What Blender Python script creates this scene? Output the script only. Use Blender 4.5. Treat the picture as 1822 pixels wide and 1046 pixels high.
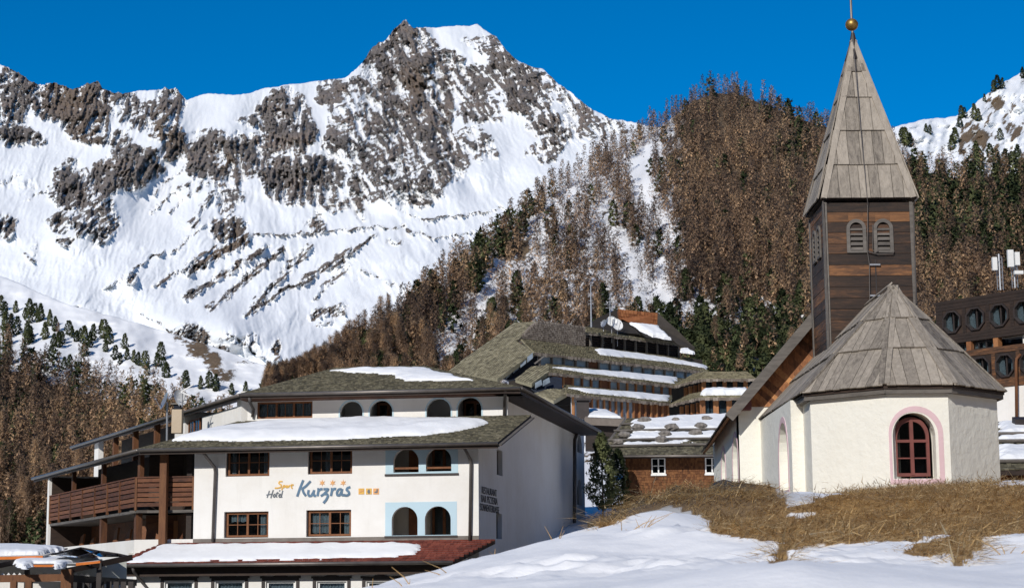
import bpy, bmesh, math, random
import numpy as np
from mathutils import Vector, Matrix
from mathutils.geometry import tessellate_polygon
R = math.radians
random.seed(7)
for o in list(bpy.data.objects): bpy.data.objects.remove(o)
SC = bpy.context.scene
COL = SC.collection

# ------------------------------------------------------------------ camera
F = 3310.0; CX, CY = 911.0, 523.0            # focal length and centre in photo pixels
TILT = math.atan(522.0 / F); ROLL = 0.008
fwd = Vector((0, math.cos(TILT), math.sin(TILT)))
up0 = Vector((0, -math.sin(TILT), math.cos(TILT))); rt0 = Vector((1, 0, 0))
RT = rt0 * math.cos(ROLL) - up0 * math.sin(ROLL)
UP = up0 * math.cos(ROLL) + rt0 * math.sin(ROLL)
cd = bpy.data.cameras.new('camera'); cam = bpy.data.objects.new('camera', cd); COL.objects.link(cam)
cam.matrix_world = Matrix(((RT.x, UP.x, -fwd.x, 0), (RT.y, UP.y, -fwd.y, 0), (RT.z, UP.z, -fwd.z, 0), (0, 0, 0, 1)))
cd.sensor_width = 36; cd.lens = 36 * F / 1822.0
cd.clip_start = 0.3; cd.clip_end = 30000
cd.dof.use_dof = True; cd.dof.focus_distance = 70; cd.dof.aperture_fstop = 10
SC.camera = cam

# ------------------------------------------------------------------ light
SUN_AZ, SUN_EL = R(25), R(30)                # sun stands left of and behind the camera
sdir = Vector((-math.sin(SUN_AZ) * math.cos(SUN_EL), -math.cos(SUN_AZ) * math.cos(SUN_EL), math.sin(SUN_EL)))
sl = bpy.data.lights.new('sun', 'SUN'); sl.energy = 3.75; sl.angle = R(0.53); sl.color = (1.0, 0.955, 0.89)
so = bpy.data.objects.new('sun', sl); COL.objects.link(so)
so.rotation_euler = sdir.to_track_quat('Z', 'Y').to_euler(); so.location = (-30, -40, 60)
W = bpy.data.worlds.new('World'); SC.world = W; W.use_nodes = True
nt = W.node_tree; bg = nt.nodes['Background']
sky = nt.nodes.new('ShaderNodeTexSky'); sky.sky_type = 'NISHITA'; sky.sun_disc = False
sky.sun_elevation = SUN_EL; sky.sun_rotation = math.atan2(sdir.x, sdir.y)
sky.altitude = 2600; sky.air_density = 1.0; sky.dust_density = 0.0; sky.ozone_density = 4.0
hs = nt.nodes.new('ShaderNodeHueSaturation'); hs.inputs['Saturation'].default_value = 1.45
nt.links.new(sky.outputs[0], hs.inputs['Color']); nt.links.new(hs.outputs[0], bg.inputs[0]); bg.inputs[1].default_value = 0.107
SC.view_settings.view_transform = 'Standard'; SC.view_settings.look = 'None'
SC.view_settings.exposure = 0.0; SC.view_settings.gamma = 1.0; SC.view_settings.use_curve_mapping = False
SC.render.engine = 'CYCLES'
SC.cycles.use_denoising = True
SC.cycles.max_bounces = 6; SC.cycles.transparent_max_bounces = 40

# ------------------------------------------------------------------ pixel helpers
def ray(px, py):
    return fwd + RT * ((px - CX) / F) + UP * ((CY - py) / F)
def atY(px, py, Y):
    d = ray(px, py); return d * (Y / d.y)
def onplane(px, py, P, N):
    d = ray(px, py); return d * (P.dot(N) / d.dot(N))
def rays_np(px, py):
    a = (px - CX) / F; b = (CY - py) / F
    return [fwd[i] + RT[i] * a + UP[i] * b for i in range(3)]
def project_np(P):
    x, y, z = P
    c = x * fwd.x + y * fwd.y + z * fwd.z
    return CX + F * (x * RT.x + y * RT.y + z * RT.z) / c, CY - F * (x * UP.x + y * UP.y + z * UP.z) / c

# ------------------------------------------------------------------ noise (numpy)
_rs = np.random.RandomState(11)
_perm = np.concatenate([_rs.permutation(512)] * 3)
_g = np.stack([np.cos(np.arange(512) * 2.39996), np.sin(np.arange(512) * 2.39996)], -1)
def perlin(x, y, seed=0):
    x = np.asarray(x, float) + seed * 17.31; y = np.asarray(y, float) - seed * 9.73
    xi = np.floor(x).astype(int); yi = np.floor(y).astype(int); xf = x - xi; yf = y - yi
    u = xf ** 3 * (xf * (xf * 6 - 15) + 10); v = yf ** 3 * (yf * (yf * 6 - 15) + 10)
    def gd(ix, iy, dx, dy):
        h = _perm[_perm[ix & 511] + (iy & 511)]
        g = _g[h]; return g[..., 0] * dx + g[..., 1] * dy
    a = gd(xi, yi, xf, yf); b = gd(xi + 1, yi, xf - 1, yf); c = gd(xi, yi + 1, xf, yf - 1); d = gd(xi + 1, yi + 1, xf - 1, yf - 1)
    return 1.5 * (a + u * (b - a) + v * ((c + u * (d - c)) - (a + u * (b - a))))
def fbm(x, y, oct=5, seed=0, gain=0.5):
    s = 0; a = 1.0; f = 1.0
    for i in range(oct): s = s + a * perlin(x * f, y * f, seed + i * 3); a *= gain; f *= 2.03
    return s
def ridged(x, y, oct=5, seed=0, gain=0.55):
    s = 0; a = 1.0; f = 1.0
    for i in range(oct): s = s + a * (1 - np.abs(perlin(x * f, y * f, seed + i * 3)) * 1.8); a *= gain; f *= 2.07
    return s
def sstep(a, b, x):
    t = np.clip((x - a) / (b - a), 0, 1); return t * t * (3 - 2 * t)

# ------------------------------------------------------------------ object helpers
def empty(name, loc, label=None, cat=None, group=None, kind=None):
    o = bpy.data.objects.new(name, None); COL.objects.link(o); o.location = loc; o.empty_display_size = 0.3
    return tag(o, label, cat, group, kind)
def tag(o, label=None, cat=None, group=None, kind=None):
    if label: o['label'] = label
    if cat: o['category'] = cat
    if group: o['group'] = group
    if kind: o['kind'] = kind
    return o
_wl = {}
def wloc(o):
    v = Vector((0, 0, 0))
    while o is not None: v = v + Vector(o.location); o = o.parent
    return v
def link_mesh(name, me, mat, parent=None, loc=None):
    o = bpy.data.objects.new(name, me); COL.objects.link(o)
    if mat is not None:
        for m in (mat if isinstance(mat, (list, tuple)) else [mat]): me.materials.append(m)
    if parent is not None: o.parent = parent
    if loc is not None: o.location = loc
    return o
def np_mesh(name, V, Fc, n=4):
    V = np.asarray(V, np.float32); Fc = np.asarray(Fc, np.int32)
    me = bpy.data.meshes.new(name); me.vertices.add(len(V)); me.vertices.foreach_set('co', V.ravel())
    k = Fc.shape[1]; me.loops.add(Fc.size); me.loops.foreach_set('vertex_index', Fc.ravel())
    me.polygons.add(len(Fc)); me.polygons.foreach_set('loop_start', np.arange(0, Fc.size, k, dtype=np.int32))
    me.polygons.foreach_set('loop_total', np.full(len(Fc), k, np.int32)); me.update(calc_edges=True); return me
def vattr(me, name, arr):
    a = me.attributes.new(name, 'FLOAT', 'POINT'); a.data.foreach_set('value', np.asarray(arr, np.float32).ravel())
def grid_faces(nr, nc):
    i = np.arange(nr - 1)[:, None] * nc + np.arange(nc - 1)[None, :]
    i = i.ravel(); return np.stack([i, i + 1, i + nc + 1, i + nc], -1)

class Frame:
    """vertical plane: U along, N outward, z up"""
    def __init__(s, O, U, N=None):
        s.O = Vector(O); s.U = Vector(U).normalized()
        n = Vector((s.U.y, -s.U.x, 0)); s.N = n if N is None else Vector(N).normalized()
        if N is None and n.dot(-s.O) < 0: s.N = -n
    def pt(s, u, n, z): p = s.O + s.U * u + s.N * n; return Vector((p.x, p.y, z))
    def px(s, x, y, n=0.0):
        p = onplane(x, y, s.O + s.N * n, s.N); return (p - s.O).dot(s.U), p.z
    def rect(s, x0, y0, x1, y1, n=0.0):
        """pixel rectangle -> u0,u1,z0,z1 (middle heights)"""
        xm, ym = (x0 + x1) / 2, (y0 + y1) / 2
        u0 = s.px(x0, ym, n)[0]; u1 = s.px(x1, ym, n)[0]
        z1 = s.px(xm, y0, n)[1]; z0 = s.px(xm, y1, n)[1]
        return min(u0, u1), max(u0, u1), z0, z1

class MB:
    def __init__(s): s.v = []; s.f = []
    def add(s, vs, fs):
        k = len(s.v); s.v += [Vector(p) for p in vs]; s.f += [tuple(i + k for i in f) for f in fs]; return s
    def hexa(s, p): # 8 points: bottom 4 ccw, top 4
        return s.add(p, [(3, 2, 1, 0), (4, 5, 6, 7), (0, 1, 5, 4), (1, 2, 6, 5), (2, 3, 7, 6), (3, 0, 4, 7)])
    def box(s, fr, u0, u1, n0, n1, z0, z1):
        return s.hexa([fr.pt(u0, n0, z0), fr.pt(u1, n0, z0), fr.pt(u1, n1, z0), fr.pt(u0, n1, z0),
                       fr.pt(u0, n0, z1), fr.pt(u1, n0, z1), fr.pt(u1, n1, z1), fr.pt(u0, n1, z1)])
    def beam(s, a, b, w, h, upv=(0, 0, 1)):
        a = Vector(a); b = Vector(b); d = (b - a).normalized(); upv = Vector(upv)
        r = d.cross(upv); r = (Vector((1, 0, 0)) if r.length < 1e-4 else r).normalized(); t = r.cross(d).normalized()
        p = []
        for q in (a, b):
            p.append([q - r * w / 2 - t * h / 2, q + r * w / 2 - t * h / 2, q + r * w / 2 + t * h / 2, q - r * w / 2 + t * h / 2])
        return s.hexa(p[0] + p[1])
    def tube(s, pts, r, n=8, cap=True):
        pts = [Vector(p) for p in pts]; rings = []; k0 = len(s.v)
        rr = r if isinstance(r, (list, tuple)) else [r] * len(pts)
        prev = None
        for i, p in enumerate(pts):
            d = (pts[min(i + 1, len(pts) - 1)] - pts[max(i - 1, 0)]).normalized()
            a = Vector((0, 0, 1)) if abs(d.z) < 0.9 else Vector((1, 0, 0))
            if prev is not None: a = prev
            x = (a - d * a.dot(d)).normalized(); y = d.cross(x); prev = x
            for j in range(n):
                t = 2 * math.pi * j / n; s.v.append(p + (x * math.cos(t) + y * math.sin(t)) * rr[i])
        for i in range(len(pts) - 1):
            for j in range(n):
                a = k0 + i * n + j; b = k0 + i * n + (j + 1) % n; s.f.append((a, b, b + n, a + n))
        if cap:
            s.f.append(tuple(k0 + j for j in reversed(range(n)))); s.f.append(tuple(k0 + (len(pts) - 1) * n + j for j in range(n)))
        return s
    def sphere(s, c, r, nu=16, nv=10, sc=(1, 1, 1), jit=0, rnd=None):
        c = Vector(c); k0 = len(s.v); vs = [c + Vector((0, 0, -r * sc[2]))]
        for i in range(1, nv):
            ph = math.pi * i / nv
            for j in range(nu):
                t = 2 * math.pi * j / nu; q = 1 + (rnd.uniform(-jit, jit) if rnd else 0)
                vs.append(c + Vector((math.sin(ph) * math.cos(t) * r * sc[0] * q, math.sin(ph) * math.sin(t) * r * sc[1] * q, -math.cos(ph) * r * sc[2] * q)))
        vs.append(c + Vector((0, 0, r * sc[2]))); fs = []
        for j in range(nu): fs.append((0, 1 + (j + 1) % nu, 1 + j)); fs.append((len(vs) - 1, 1 + (nv - 2) * nu + j, 1 + (nv - 2) * nu + (j + 1) % nu))
        for i in range(nv - 2):
            for j in range(nu):
                a = 1 + i * nu + j; b = 1 + i * nu + (j + 1) % nu; fs.append((a, b, b + nu, a + nu))
        return s.add(vs, fs)
    def slab(s, poly, off):
        """polygon of 3D points extruded by the vector off (top = poly + off)"""
        n = len(poly); off = Vector(off); poly = [Vector(p) for p in poly]
        vs = poly + [p + off for p in poly]
        tr = tessellate_polygon([poly]) if n > 4 else ([tuple(range(n))])
        fs = [tuple(reversed(t)) for t in tr] + [tuple(i + n for i in t) for t in tr]
        fs += [(i, (i + 1) % n, (i + 1) % n + n, i + n) for i in range(n)]
        return s.add(vs, fs)
    def wall(s, fr, outer, holes=(), thick=0.3, n=0.0):
        """outer / holes: lists of (u,z); a plate of given thickness behind n"""
        loops = [list(outer)] + [list(h) for h in holes]
        flat = [p for l in loops for p in l]
        tr = tessellate_polygon([[Vector((p[0], p[1], 0)) for p in l] for l in loops])
        k = len(flat); vs = [fr.pt(u, n, z) for u, z in flat] + [fr.pt(u, n - thick, z) for u, z in flat]
        fs = [tuple(t) for t in tr] + [tuple(i + k for i in reversed(t)) for t in tr]; b = 0
        for l in loops:
            m = len(l); fs += [(b + i, b + (i + 1) % m, b + (i + 1) % m + k, b + i + k) for i in range(m)]; b += m
        return s.add(vs, fs)
    def build(s, name, mat, parent=None, smooth=False, loc=None):
        me = bpy.data.meshes.new(name); base = wloc(parent) if parent is not None else Vector((0, 0, 0))
        if loc is not None: base = Vector(loc)
        me.from_pydata([tuple(p - base) for p in s.v], [], s.f); me.validate()
        bm = bmesh.new(); bm.from_mesh(me); bmesh.ops.recalc_face_normals(bm, faces=bm.faces); bm.to_mesh(me); bm.free()
        if smooth:
            me.polygons.foreach_set('use_smooth', [True] * len(me.polygons))
        return link_mesh(name, me, mat, parent, loc if parent is None else None)

def rect_loop(u0, u1, z0, z1): return [(u0, z0), (u1, z0), (u1, z1), (u0, z1)]
def arch_loop(u0, u1, z0, z1, n=12, rise=None):
    """round-headed opening; z1 = crown"""
    w = (u1 - u0) / 2; rise = min(w, z1 - z0 - 0.01) if rise is None else rise; c = (u0 + u1) / 2; zs = z1 - rise
    return [(u0, z0), (u1, z0)] + [(c + w * math.cos(math.pi * i / n), zs + rise * math.sin(math.pi * i / n)) for i in range(n + 1)]
def gothic_loop(u0, u1, z0, z1, n=7, rise=None, k=0.62):
    w = (u1 - u0) / 2; c = (u0 + u1) / 2; rise = w * 1.2 if rise is None else rise; zs = z1 - rise; pts = []
    for i in range(n + 1):
        t = i / n; pts.append((c + w * (1 - t ** 1.75), zs + rise * math.sin(t * math.pi / 2) ** 0.95))
    return [(u0, z0), (u1, z0)] + pts + [(2 * c - p[0], p[1]) for p in reversed(pts[:-1])]

def clip_poly(poly, clip):
    """convex clip in 2D (Sutherland-Hodgman), both ccw"""
    out = list(poly)
    for i in range(len(clip)):
        a = clip[i]; b = clip[(i + 1) % len(clip)]; inp = out; out = []
        if not inp: break
        def ins(p): return (b[0] - a[0]) * (p[1] - a[1]) - (b[1] - a[1]) * (p[0] - a[0]) >= -1e-9
        for j in range(len(inp)):
            p = inp[j]; q = inp[(j + 1) % len(inp)]
            if ins(p): out.append(p)
            if ins(p) != ins(q):
                d1 = (b[0] - a[0]) * (p[1] - a[1]) - (b[1] - a[1]) * (p[0] - a[0])
                d2 = (b[0] - a[0]) * (q[1] - a[1]) - (b[1] - a[1]) * (q[0] - a[0])
                t = d1 / (d1 - d2); out.append((p[0] + t * (q[0] - p[0]), p[1] + t * (q[1] - p[1])))
    return out
class Plane3:
    """a sloping facet: O at one eave end, A along the eave, S up the slope, M outward normal"""
    def __init__(s, p0, p1, p2):
        s.O = Vector(p0); s.A = (Vector(p1) - s.O).normalized()
        w = Vector(p2) - s.O; s.S = (w - s.A * w.dot(s.A)).normalized(); s.M = s.A.cross(s.S).normalized()
        if s.M.z < 0: s.M = -s.M
    def loc(s, p): w = Vector(p) - s.O; return (w.dot(s.A), w.dot(s.S))
    def pt(s, a, b, m=0.0): return s.O + s.A * a + s.S * b + s.M * m
def ccw(poly):
    ar = sum(poly[i][0] * poly[(i + 1) % len(poly)][1] - poly[(i + 1) % len(poly)][0] * poly[i][1] for i in range(len(poly)))
    return poly if ar > 0 else list(reversed(poly))
# ------------------------------------------------------------------ materials
MATS = {}
class NT:
    def __init__(s, name):
        s.m = bpy.data.materials.new(name); s.m.use_nodes = True; s.t = s.m.node_tree; s.b = s.t.nodes['Principled BSDF']
        s.tc = s.t.nodes.new('ShaderNodeTexCoord'); MATS[name] = s.m
    def n(s, typ, **kw):
        nd = s.t.nodes.new(typ)
        for k, v in kw.items():
            if k in nd.inputs: nd.inputs[k].default_value = v
            else: setattr(nd, k, v)
        return nd
    def l(s, a, b): s.t.links.new(a, b)
    def mapped(s, scale=(1, 1, 1), rot=(0, 0, 0), src='Object'):
        mp = s.n('ShaderNodeMapping'); mp.inputs['Scale'].default_value = scale; mp.inputs['Rotation'].default_value = rot
        s.l(s.tc.outputs[src], mp.inputs[0]); return mp.outputs[0]
    def noise(s, vec, scale, detail=5, rough=0.6, dist=0.0):
        nd = s.n('ShaderNodeTexNoise'); nd.inputs['Scale'].default_value = scale; nd.inputs['Detail'].default_value = detail
        nd.inputs['Roughness'].default_value = rough; nd.inputs['Distortion'].default_value = dist
        if vec is not None: s.l(vec, nd.inputs['Vector'])
        return nd.outputs['Fac']
    def ramp(s, fac, stops):
        r = s.n('ShaderNodeValToRGB'); e = r.color_ramp.elements
        while len(e) < len(stops): e.new(0.5)
        for i, (p, c) in enumerate(stops): e[i].position = p; e[i].color = (*c, 1) if len(c) == 3 else c
        s.l(fac, r.inputs[0]); return r.outputs[0]
    def mix(s, f, a, b, blend='MIX'):
        m = s.n('ShaderNodeMix', data_type='RGBA', blend_type=blend)
        for i, x in ((0, f), (6, a), (7, b)):
            if isinstance(x, (int, float)): m.inputs[i].default_value = x
            elif isinstance(x, tuple): m.inputs[i].default_value = (*x, 1)
            else: s.l(x, m.inputs[i])
        return m.outputs[2]
    def math(s, op, a, b=0.0, c=None):
        m = s.n('ShaderNodeMath', operation=op)
        for i, x in enumerate((a, b) if c is None else (a, b, c)):
            if isinstance(x, (int, float)): m.inputs[i].default_value = x
            else: s.l(x, m.inputs[i])
        return m.outputs[0]
    def bump(s, h, strength=0.3, dist=0.02):
        b = s.n('ShaderNodeBump'); b.inputs['Strength'].default_value = strength; b.inputs['Distance'].default_value = dist
        s.l(h, b.inputs['Height']); s.l(b.outputs[0], s.b.inputs['Normal'])
    def col(s, c):
        if isinstance(c, tuple): s.b.inputs['Base Color'].default_value = (*c, 1)
        else: s.l(c, s.b.inputs['Base Color'])
    def rough(s, r):
        if isinstance(r, (int, float)): s.b.inputs['Roughness'].default_value = r
        else: s.l(r, s.b.inputs['Roughness'])
    def rand(s): return s.n('ShaderNodeObjectInfo').outputs['Random']
    def attr(s, a): return s.n('ShaderNodeAttribute', attribute_name=a).outputs['Fac']

def m_plaster(name, base, dirt=0.12, bump=0.25, bscale=9.0):
    t = NT(name); v = t.mapped()
    a = t.noise(v, 0.45, 6, 0.65); b = t.noise(v, 3.0, 4, 0.6)
    c = t.mix(t.math('MULTIPLY', t.ramp(a, [(0.42, (0, 0, 0)), (0.75, (1, 1, 1))]), dirt * 2), base, tuple(x * y for x, y in zip(base, (0.80, 0.77, 0.72))))
    st = t.noise(t.mapped((2.2, 2.2, 0.16)), 1.6, 5, 0.6)
    c = t.mix(t.math('MULTIPLY', t.ramp(st, [(0.55, (0, 0, 0)), (0.8, (1, 1, 1))]), dirt), c, tuple(x * 0.7 for x in base))
    t.col(c); t.rough(0.9); t.bump(t.math('ADD', t.noise(v, bscale, 5, 0.6), t.math('MULTIPLY', b, 0.6)), bump, 0.03); return t.m
def m_wood(name, stops, along=(1, 1, 1), scale=1.0, var=0.25, bump=0.4, rough=0.75):
    """grain runs along the axis that is given the small number in `along`"""
    t = NT(name); v = t.mapped(along); rn = t.rand()
    off = t.n('ShaderNodeVectorMath', operation='ADD'); t.l(v, off.inputs[0]); cmb = t.n('ShaderNodeCombineXYZ')
    for i, k in enumerate((37.0, 91.0, 53.0)): t.l(t.math('MULTIPLY', rn, k), cmb.inputs[i])
    t.l(cmb.outputs[0], off.inputs[1]); v = off.outputs[0]
    a = t.noise(v, 3.0 * scale, 8, 0.68, 0.6); b = t.noise(v, 14 * scale, 4, 0.6); g = t.noise(t.mapped((0.4, 0.4, 0.4)), 1.0, 3)
    f = t.math('ADD', t.math('MULTIPLY', a, 0.75), t.math('MULTIPLY', b, 0.25))
    f = t.math('ADD', f, t.math('MULTIPLY', t.math('SUBTRACT', rn, 0.5), var))
    f = t.math('ADD', f, t.math('MULTIPLY', t.math('SUBTRACT', g, 0.5), 0.25))
    t.col(t.ramp(f, stops)); t.rough(rough); t.bump(f, bump, 0.02); return t.m
def m_plain(name, c, rough=0.6, var=0.12, metal=0.0, scale=2.5):
    t = NT(name); a = t.noise(t.mapped(), scale, 5, 0.6)
    t.col(t.ramp(a, [(0.3, tuple(x * (1 - var) for x in c)), (0.7, tuple(min(1, x * (1 + var)) for x in c))])); t.rough(rough); t.b.inputs['Metallic'].default_value = metal
    t.bump(a, 0.1, 0.01); return t.m
def m_glass(name, tint=(0.55, 0.62, 0.65), fac=0.16, rough=0.03):
    t = NT(name); t.t.nodes.remove(t.b); out = t.t.nodes['Material Output']
    tr = t.n('ShaderNodeBsdfTransparent'); tr.inputs[0].default_value = (*tint, 1)
    gl = t.n('ShaderNodeBsdfGlossy'); gl.inputs['Roughness'].default_value = rough
    gl.inputs['Color'].default_value = (0.9, 0.95, 1, 1)
    bp = t.n('ShaderNodeBump'); bp.inputs['Strength'].default_value = 0.06; bp.inputs['Distance'].default_value = 0.05
    t.l(t.noise(t.mapped(), 1.2, 2), bp.inputs['Height']); t.l(bp.outputs[0], gl.inputs['Normal'])
    fr = t.n('ShaderNodeFresnel'); fr.inputs[0].default_value = 1.5
    f = t.math('ADD', fr.outputs[0], fac); mx = t.n('ShaderNodeMixShader'); t.l(f, mx.inputs[0]); t.l(tr.outputs[0], mx.inputs[1]); t.l(gl.outputs[0], mx.inputs[2])
    t.l(mx.outputs[0], out.inputs[0]); return t.m
def m_snow(name, base=(0.86, 0.88, 0.92), bscale=3.0, bump=0.25, bd=0.05):
    t = NT(name); v = t.mapped(); a = t.noise(v, bscale, 6, 0.55); b = t.noise(v, bscale * 14, 3, 0.5)
    c = t.mix(t.ramp(t.noise(v, bscale * 0.4, 5, 0.6), [(0.4, (0, 0, 0)), (0.8, (0.5, 0.5, 0.5))]), base, tuple(x * 0.9 for x in base))
    t.col(c); t.rough(0.6); t.b.inputs['Specular IOR Level'].default_value = 0.25
    t.bump(t.math('ADD', a, t.math('MULTIPLY', b, 0.12)), bump, bd); return t.m
def m_shingle(name, stops, scale=1.0):
    t = NT(name); v = t.mapped(); a = t.noise(v, 1.1 * scale, 6, 0.7); b = t.noise(v, 9 * scale, 3, 0.6)
    w = t.n('ShaderNodeTexWhiteNoise'); ri = t.n('ShaderNodeNewGeometry').outputs['Random Per Island']
    f = t.math('ADD', t.math('MULTIPLY', a, 0.5), t.math('MULTIPLY', b, 0.15)); f = t.math('ADD', f, t.math('MULTIPLY', ri, 0.36))
    t.col(t.ramp(f, stops)); t.rough(0.9); t.bump(b, 0.4, 0.02); return t.m

WHITE = m_plaster('white_plaster', (0.82, 0.805, 0.77), 0.27, 0.3)
CHWHITE = m_plaster('chapel_plaster', (0.82, 0.80, 0.715), 0.16, 0.8, 4.5)
BLUEPL = m_plaster('pale_blue_plaster', (0.50, 0.66, 0.74), 0.1, 0.2)
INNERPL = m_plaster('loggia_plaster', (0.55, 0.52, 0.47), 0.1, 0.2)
PINK = m_plaster('pink_paint', (0.70, 0.50, 0.53), 0.3, 0.5, 5)
GREY_WOOD_V = m_wood('weathered_boards', [(0.22, (0.06, 0.05, 0.041)), (0.42, (0.215, 0.185, 0.15)), (0.62, (0.34, 0.295, 0.24)), (0.85, (0.46, 0.405, 0.335))], (2.2, 2.2, 0.35), 1.6, 0.28)
TOWER_WOOD = m_wood('tower_boards', [(0.30, (0.012, 0.007, 0.005)), (0.48, (0.040, 0.021, 0.012)), (0.60, (0.11, 0.050, 0.022)), (0.78, (0.30, 0.13, 0.045))], (0.35, 0.35, 3.0), 1.3, 0.26)
TOWER_WOOD_LIGHT = m_wood('tower_light_boards', [(0.28, (0.07, 0.032, 0.014)), (0.5, (0.2, 0.088, 0.032)), (0.75, (0.34, 0.16, 0.06))], (0.35, 0.35, 3.0), 1.3, 0.2)
GABLE_WOOD = m_wood('gable_boards', [(0.3, (0.09, 0.034, 0.014)), (0.5, (0.28, 0.11, 0.04)), (0.75, (0.52, 0.25, 0.095))], (1.8, 1.8, 0.8), 1.2, 0.35)
BROWN_WOOD = m_wood('brown_wood', [(0.25, (0.045, 0.015, 0.007)), (0.5, (0.13, 0.045, 0.018)), (0.8, (0.24, 0.095, 0.036))], (0.6, 0.6, 2.2), 1.2, 0.3)
POST_WOOD = m_wood('post_wood', [(0.25, (0.05, 0.018, 0.008)), (0.5, (0.13, 0.05, 0.018)), (0.8, (0.22, 0.095, 0.035))], (2.2, 2.2, 0.4), 1.2, 0.25)
ORANGE_WOOD = m_wood('orange_wood', [(0.25, (0.14, 0.05, 0.018)), (0.5, (0.30, 0.125, 0.045)), (0.8, (0.44, 0.21, 0.085))], (2.2, 2.2, 0.4), 1.2, 0.3)
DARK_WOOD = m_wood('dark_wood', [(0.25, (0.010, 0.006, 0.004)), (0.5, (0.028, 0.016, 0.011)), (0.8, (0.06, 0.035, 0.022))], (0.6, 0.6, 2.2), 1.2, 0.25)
FRAME_WOOD = m_wood('window_wood', [(0.25, (0.09, 0.032, 0.013)), (0.5, (0.18, 0.068, 0.024)), (0.8, (0.27, 0.115, 0.045))], (1, 1, 1), 1.5, 0.15)
FASCIA = m_wood('grey_fascia', [(0.25, (0.06, 0.052, 0.046)), (0.5, (0.13, 0.115, 0.10)), (0.8, (0.22, 0.195, 0.17))], (0.4, 0.4, 2.0), 1.4, 0.2)
RED_FRAME = m_plain('red_paint', (0.165, 0.048, 0.038), 0.6, 0.25)
METAL = m_plain('gutter_metal', (0.17, 0.15, 0.135), 0.45, 0.2, 0.6)
PIPE = m_plain('downpipe_metal', (0.105, 0.095, 0.09), 0.5, 0.2, 0.3)
GALV = m_plain('galvanised_metal', (0.45, 0.46, 0.48), 0.4, 0.15, 0.7)
BLACK = m_plain('dark_interior', (0.010, 0.015, 0.029), 0.9, 0.3)  # navy tone stands in for blue sky mirrored in the panes
DARKPAINT = m_plain('dark_paint', (0.03, 0.022, 0.02), 0.6, 0.3)
GOLD = m_plain('old_gold', (0.33, 0.2, 0.055), 0.45, 0.45, 0.75, 9)
GLASS = m_glass('window_glass', (0.55, 0.6, 0.62), -0.012)
GLASS2 = m_plain('sky_tint_glass', (.21, .25, .29), .12, .5, 0, .6)  # opaque grey-blue, the sky reflection put into the pane colour
CHGLASS = m_glass('old_glass', (0.5, 0.5, 0.5), -.015, 0.05)
CURTAIN = m_plain('lace_curtain', (0.78, 0.78, 0.79), 0.9, 0.2, 0, 12)
WHITEPAINT = m_plain('white_paint', (0.78, 0.78, 0.76), 0.5, 0.05)
SNOW = m_snow('roof_snow', (0.84, 0.85, 0.865), 2.2, 0.5, 0.08)
SHINGLE = m_shingle('wood_shingles', [(0.2, (0.02, 0.018, 0.013)), (0.42, (0.085, 0.077, 0.053)), (0.6, (0.15, 0.137, 0.092)), (0.85, (0.29, 0.262, 0.19))])
SHINGLE_T = m_shingle('mossy_shingles', [(0.2, (0.06, 0.05, 0.035)), (0.42, (0.19, 0.168, 0.108)), (0.6, (0.29, 0.26, 0.17)), (0.85, (0.43, 0.38, 0.27))], 0.5)
SHINGLE_D = m_shingle('dark_shingles', [(0.2, (0.008, 0.007, 0.006)), (0.5, (0.025, 0.02, 0.016)), (0.85, (0.06, 0.05, 0.04))], 0.5)
SHINGLE_O = m_shingle('orange_shingles', [(0.2, (0.10, 0.03, 0.01)), (0.45, (0.28, 0.10, 0.035)), (0.8, (0.45, 0.19, 0.075))], 0.5)
SHINGLE_B = m_shingle('brown_wall_shingles', [(0.2, (0.045, 0.016, 0.006)), (0.45, (0.13, 0.05, 0.017)), (0.8, (0.24, 0.105, 0.038))], 0.8)
SHINGLE_G = m_shingle('grey_wall_shingles', [(0.2, (0.05, 0.036, 0.027)), (0.45, (0.15, 0.12, 0.095)), (0.8, (0.34, 0.29, 0.24))], 0.4)
TILE = m_shingle('red_tiles', [(0.2, (0.07, 0.016, 0.011)), (0.5, (0.17, 0.038, 0.024)), (0.85, (0.28, 0.08, 0.05))])
STONE = m_plain('field_stone', (0.20, 0.18, 0.16), 0.9, 0.5, 0, 3)
ORANGE = m_plain('orange_cloth', (0.62, 0.17, 0.025), 0.8, 0.15)

SKY_BACKING = m_plain('sky_tint_backing', (.30, .33, .37), .9, .45, 0, .7)  # pale backing stands in for sky mirrored in the window bands
# ------------------------------------------------------------------ terrain materials
def m_mountain(name, rock_stops, sc=1.0, snow=(0.81, 0.81, 0.81)):
    t = NT(name); v = t.mapped()
    r = t.attr('rock'); n1 = t.noise(v, 0.035 * sc, 8, 0.72); n2 = t.noise(v, 0.26 * sc, 4, 0.65)
    f = t.math('ADD', r, t.math('MULTIPLY', t.math('SUBTRACT', n1, 0.5), 0.8)); f = t.math('ADD', f, t.math('MULTIPLY', t.math('SUBTRACT', n2, 0.5), 1.0))
    f = t.ramp(f, [(0.42, (0, 0, 0)), (0.56, (1, 1, 1))])
    rc = t.ramp(t.noise(v, 0.012 * sc, 9, 0.75), rock_stops)
    rc = t.mix(t.math('MULTIPLY', t.attr('warm'), 0.7), rc, (0.20, 0.135, 0.085))
    rc = t.mix(0.75, rc, t.ramp(n2, [(0.3, (0.35, 0.35, 0.35)), (0.68, (1.35, 1.35, 1.35))]), 'MULTIPLY')
    t.col(t.mix(f, snow, rc)); t.rough(0.85); t.b.inputs['Specular IOR Level'].default_value = 0.15
    t.bump(t.math('MULTIPLY', t.math('ADD', n1, t.math('MULTIPLY', n2, .5)), t.math('ADD', t.math('MULTIPLY', f, .985), .015)), 0.7, 8.0 / sc); return t.m
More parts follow.
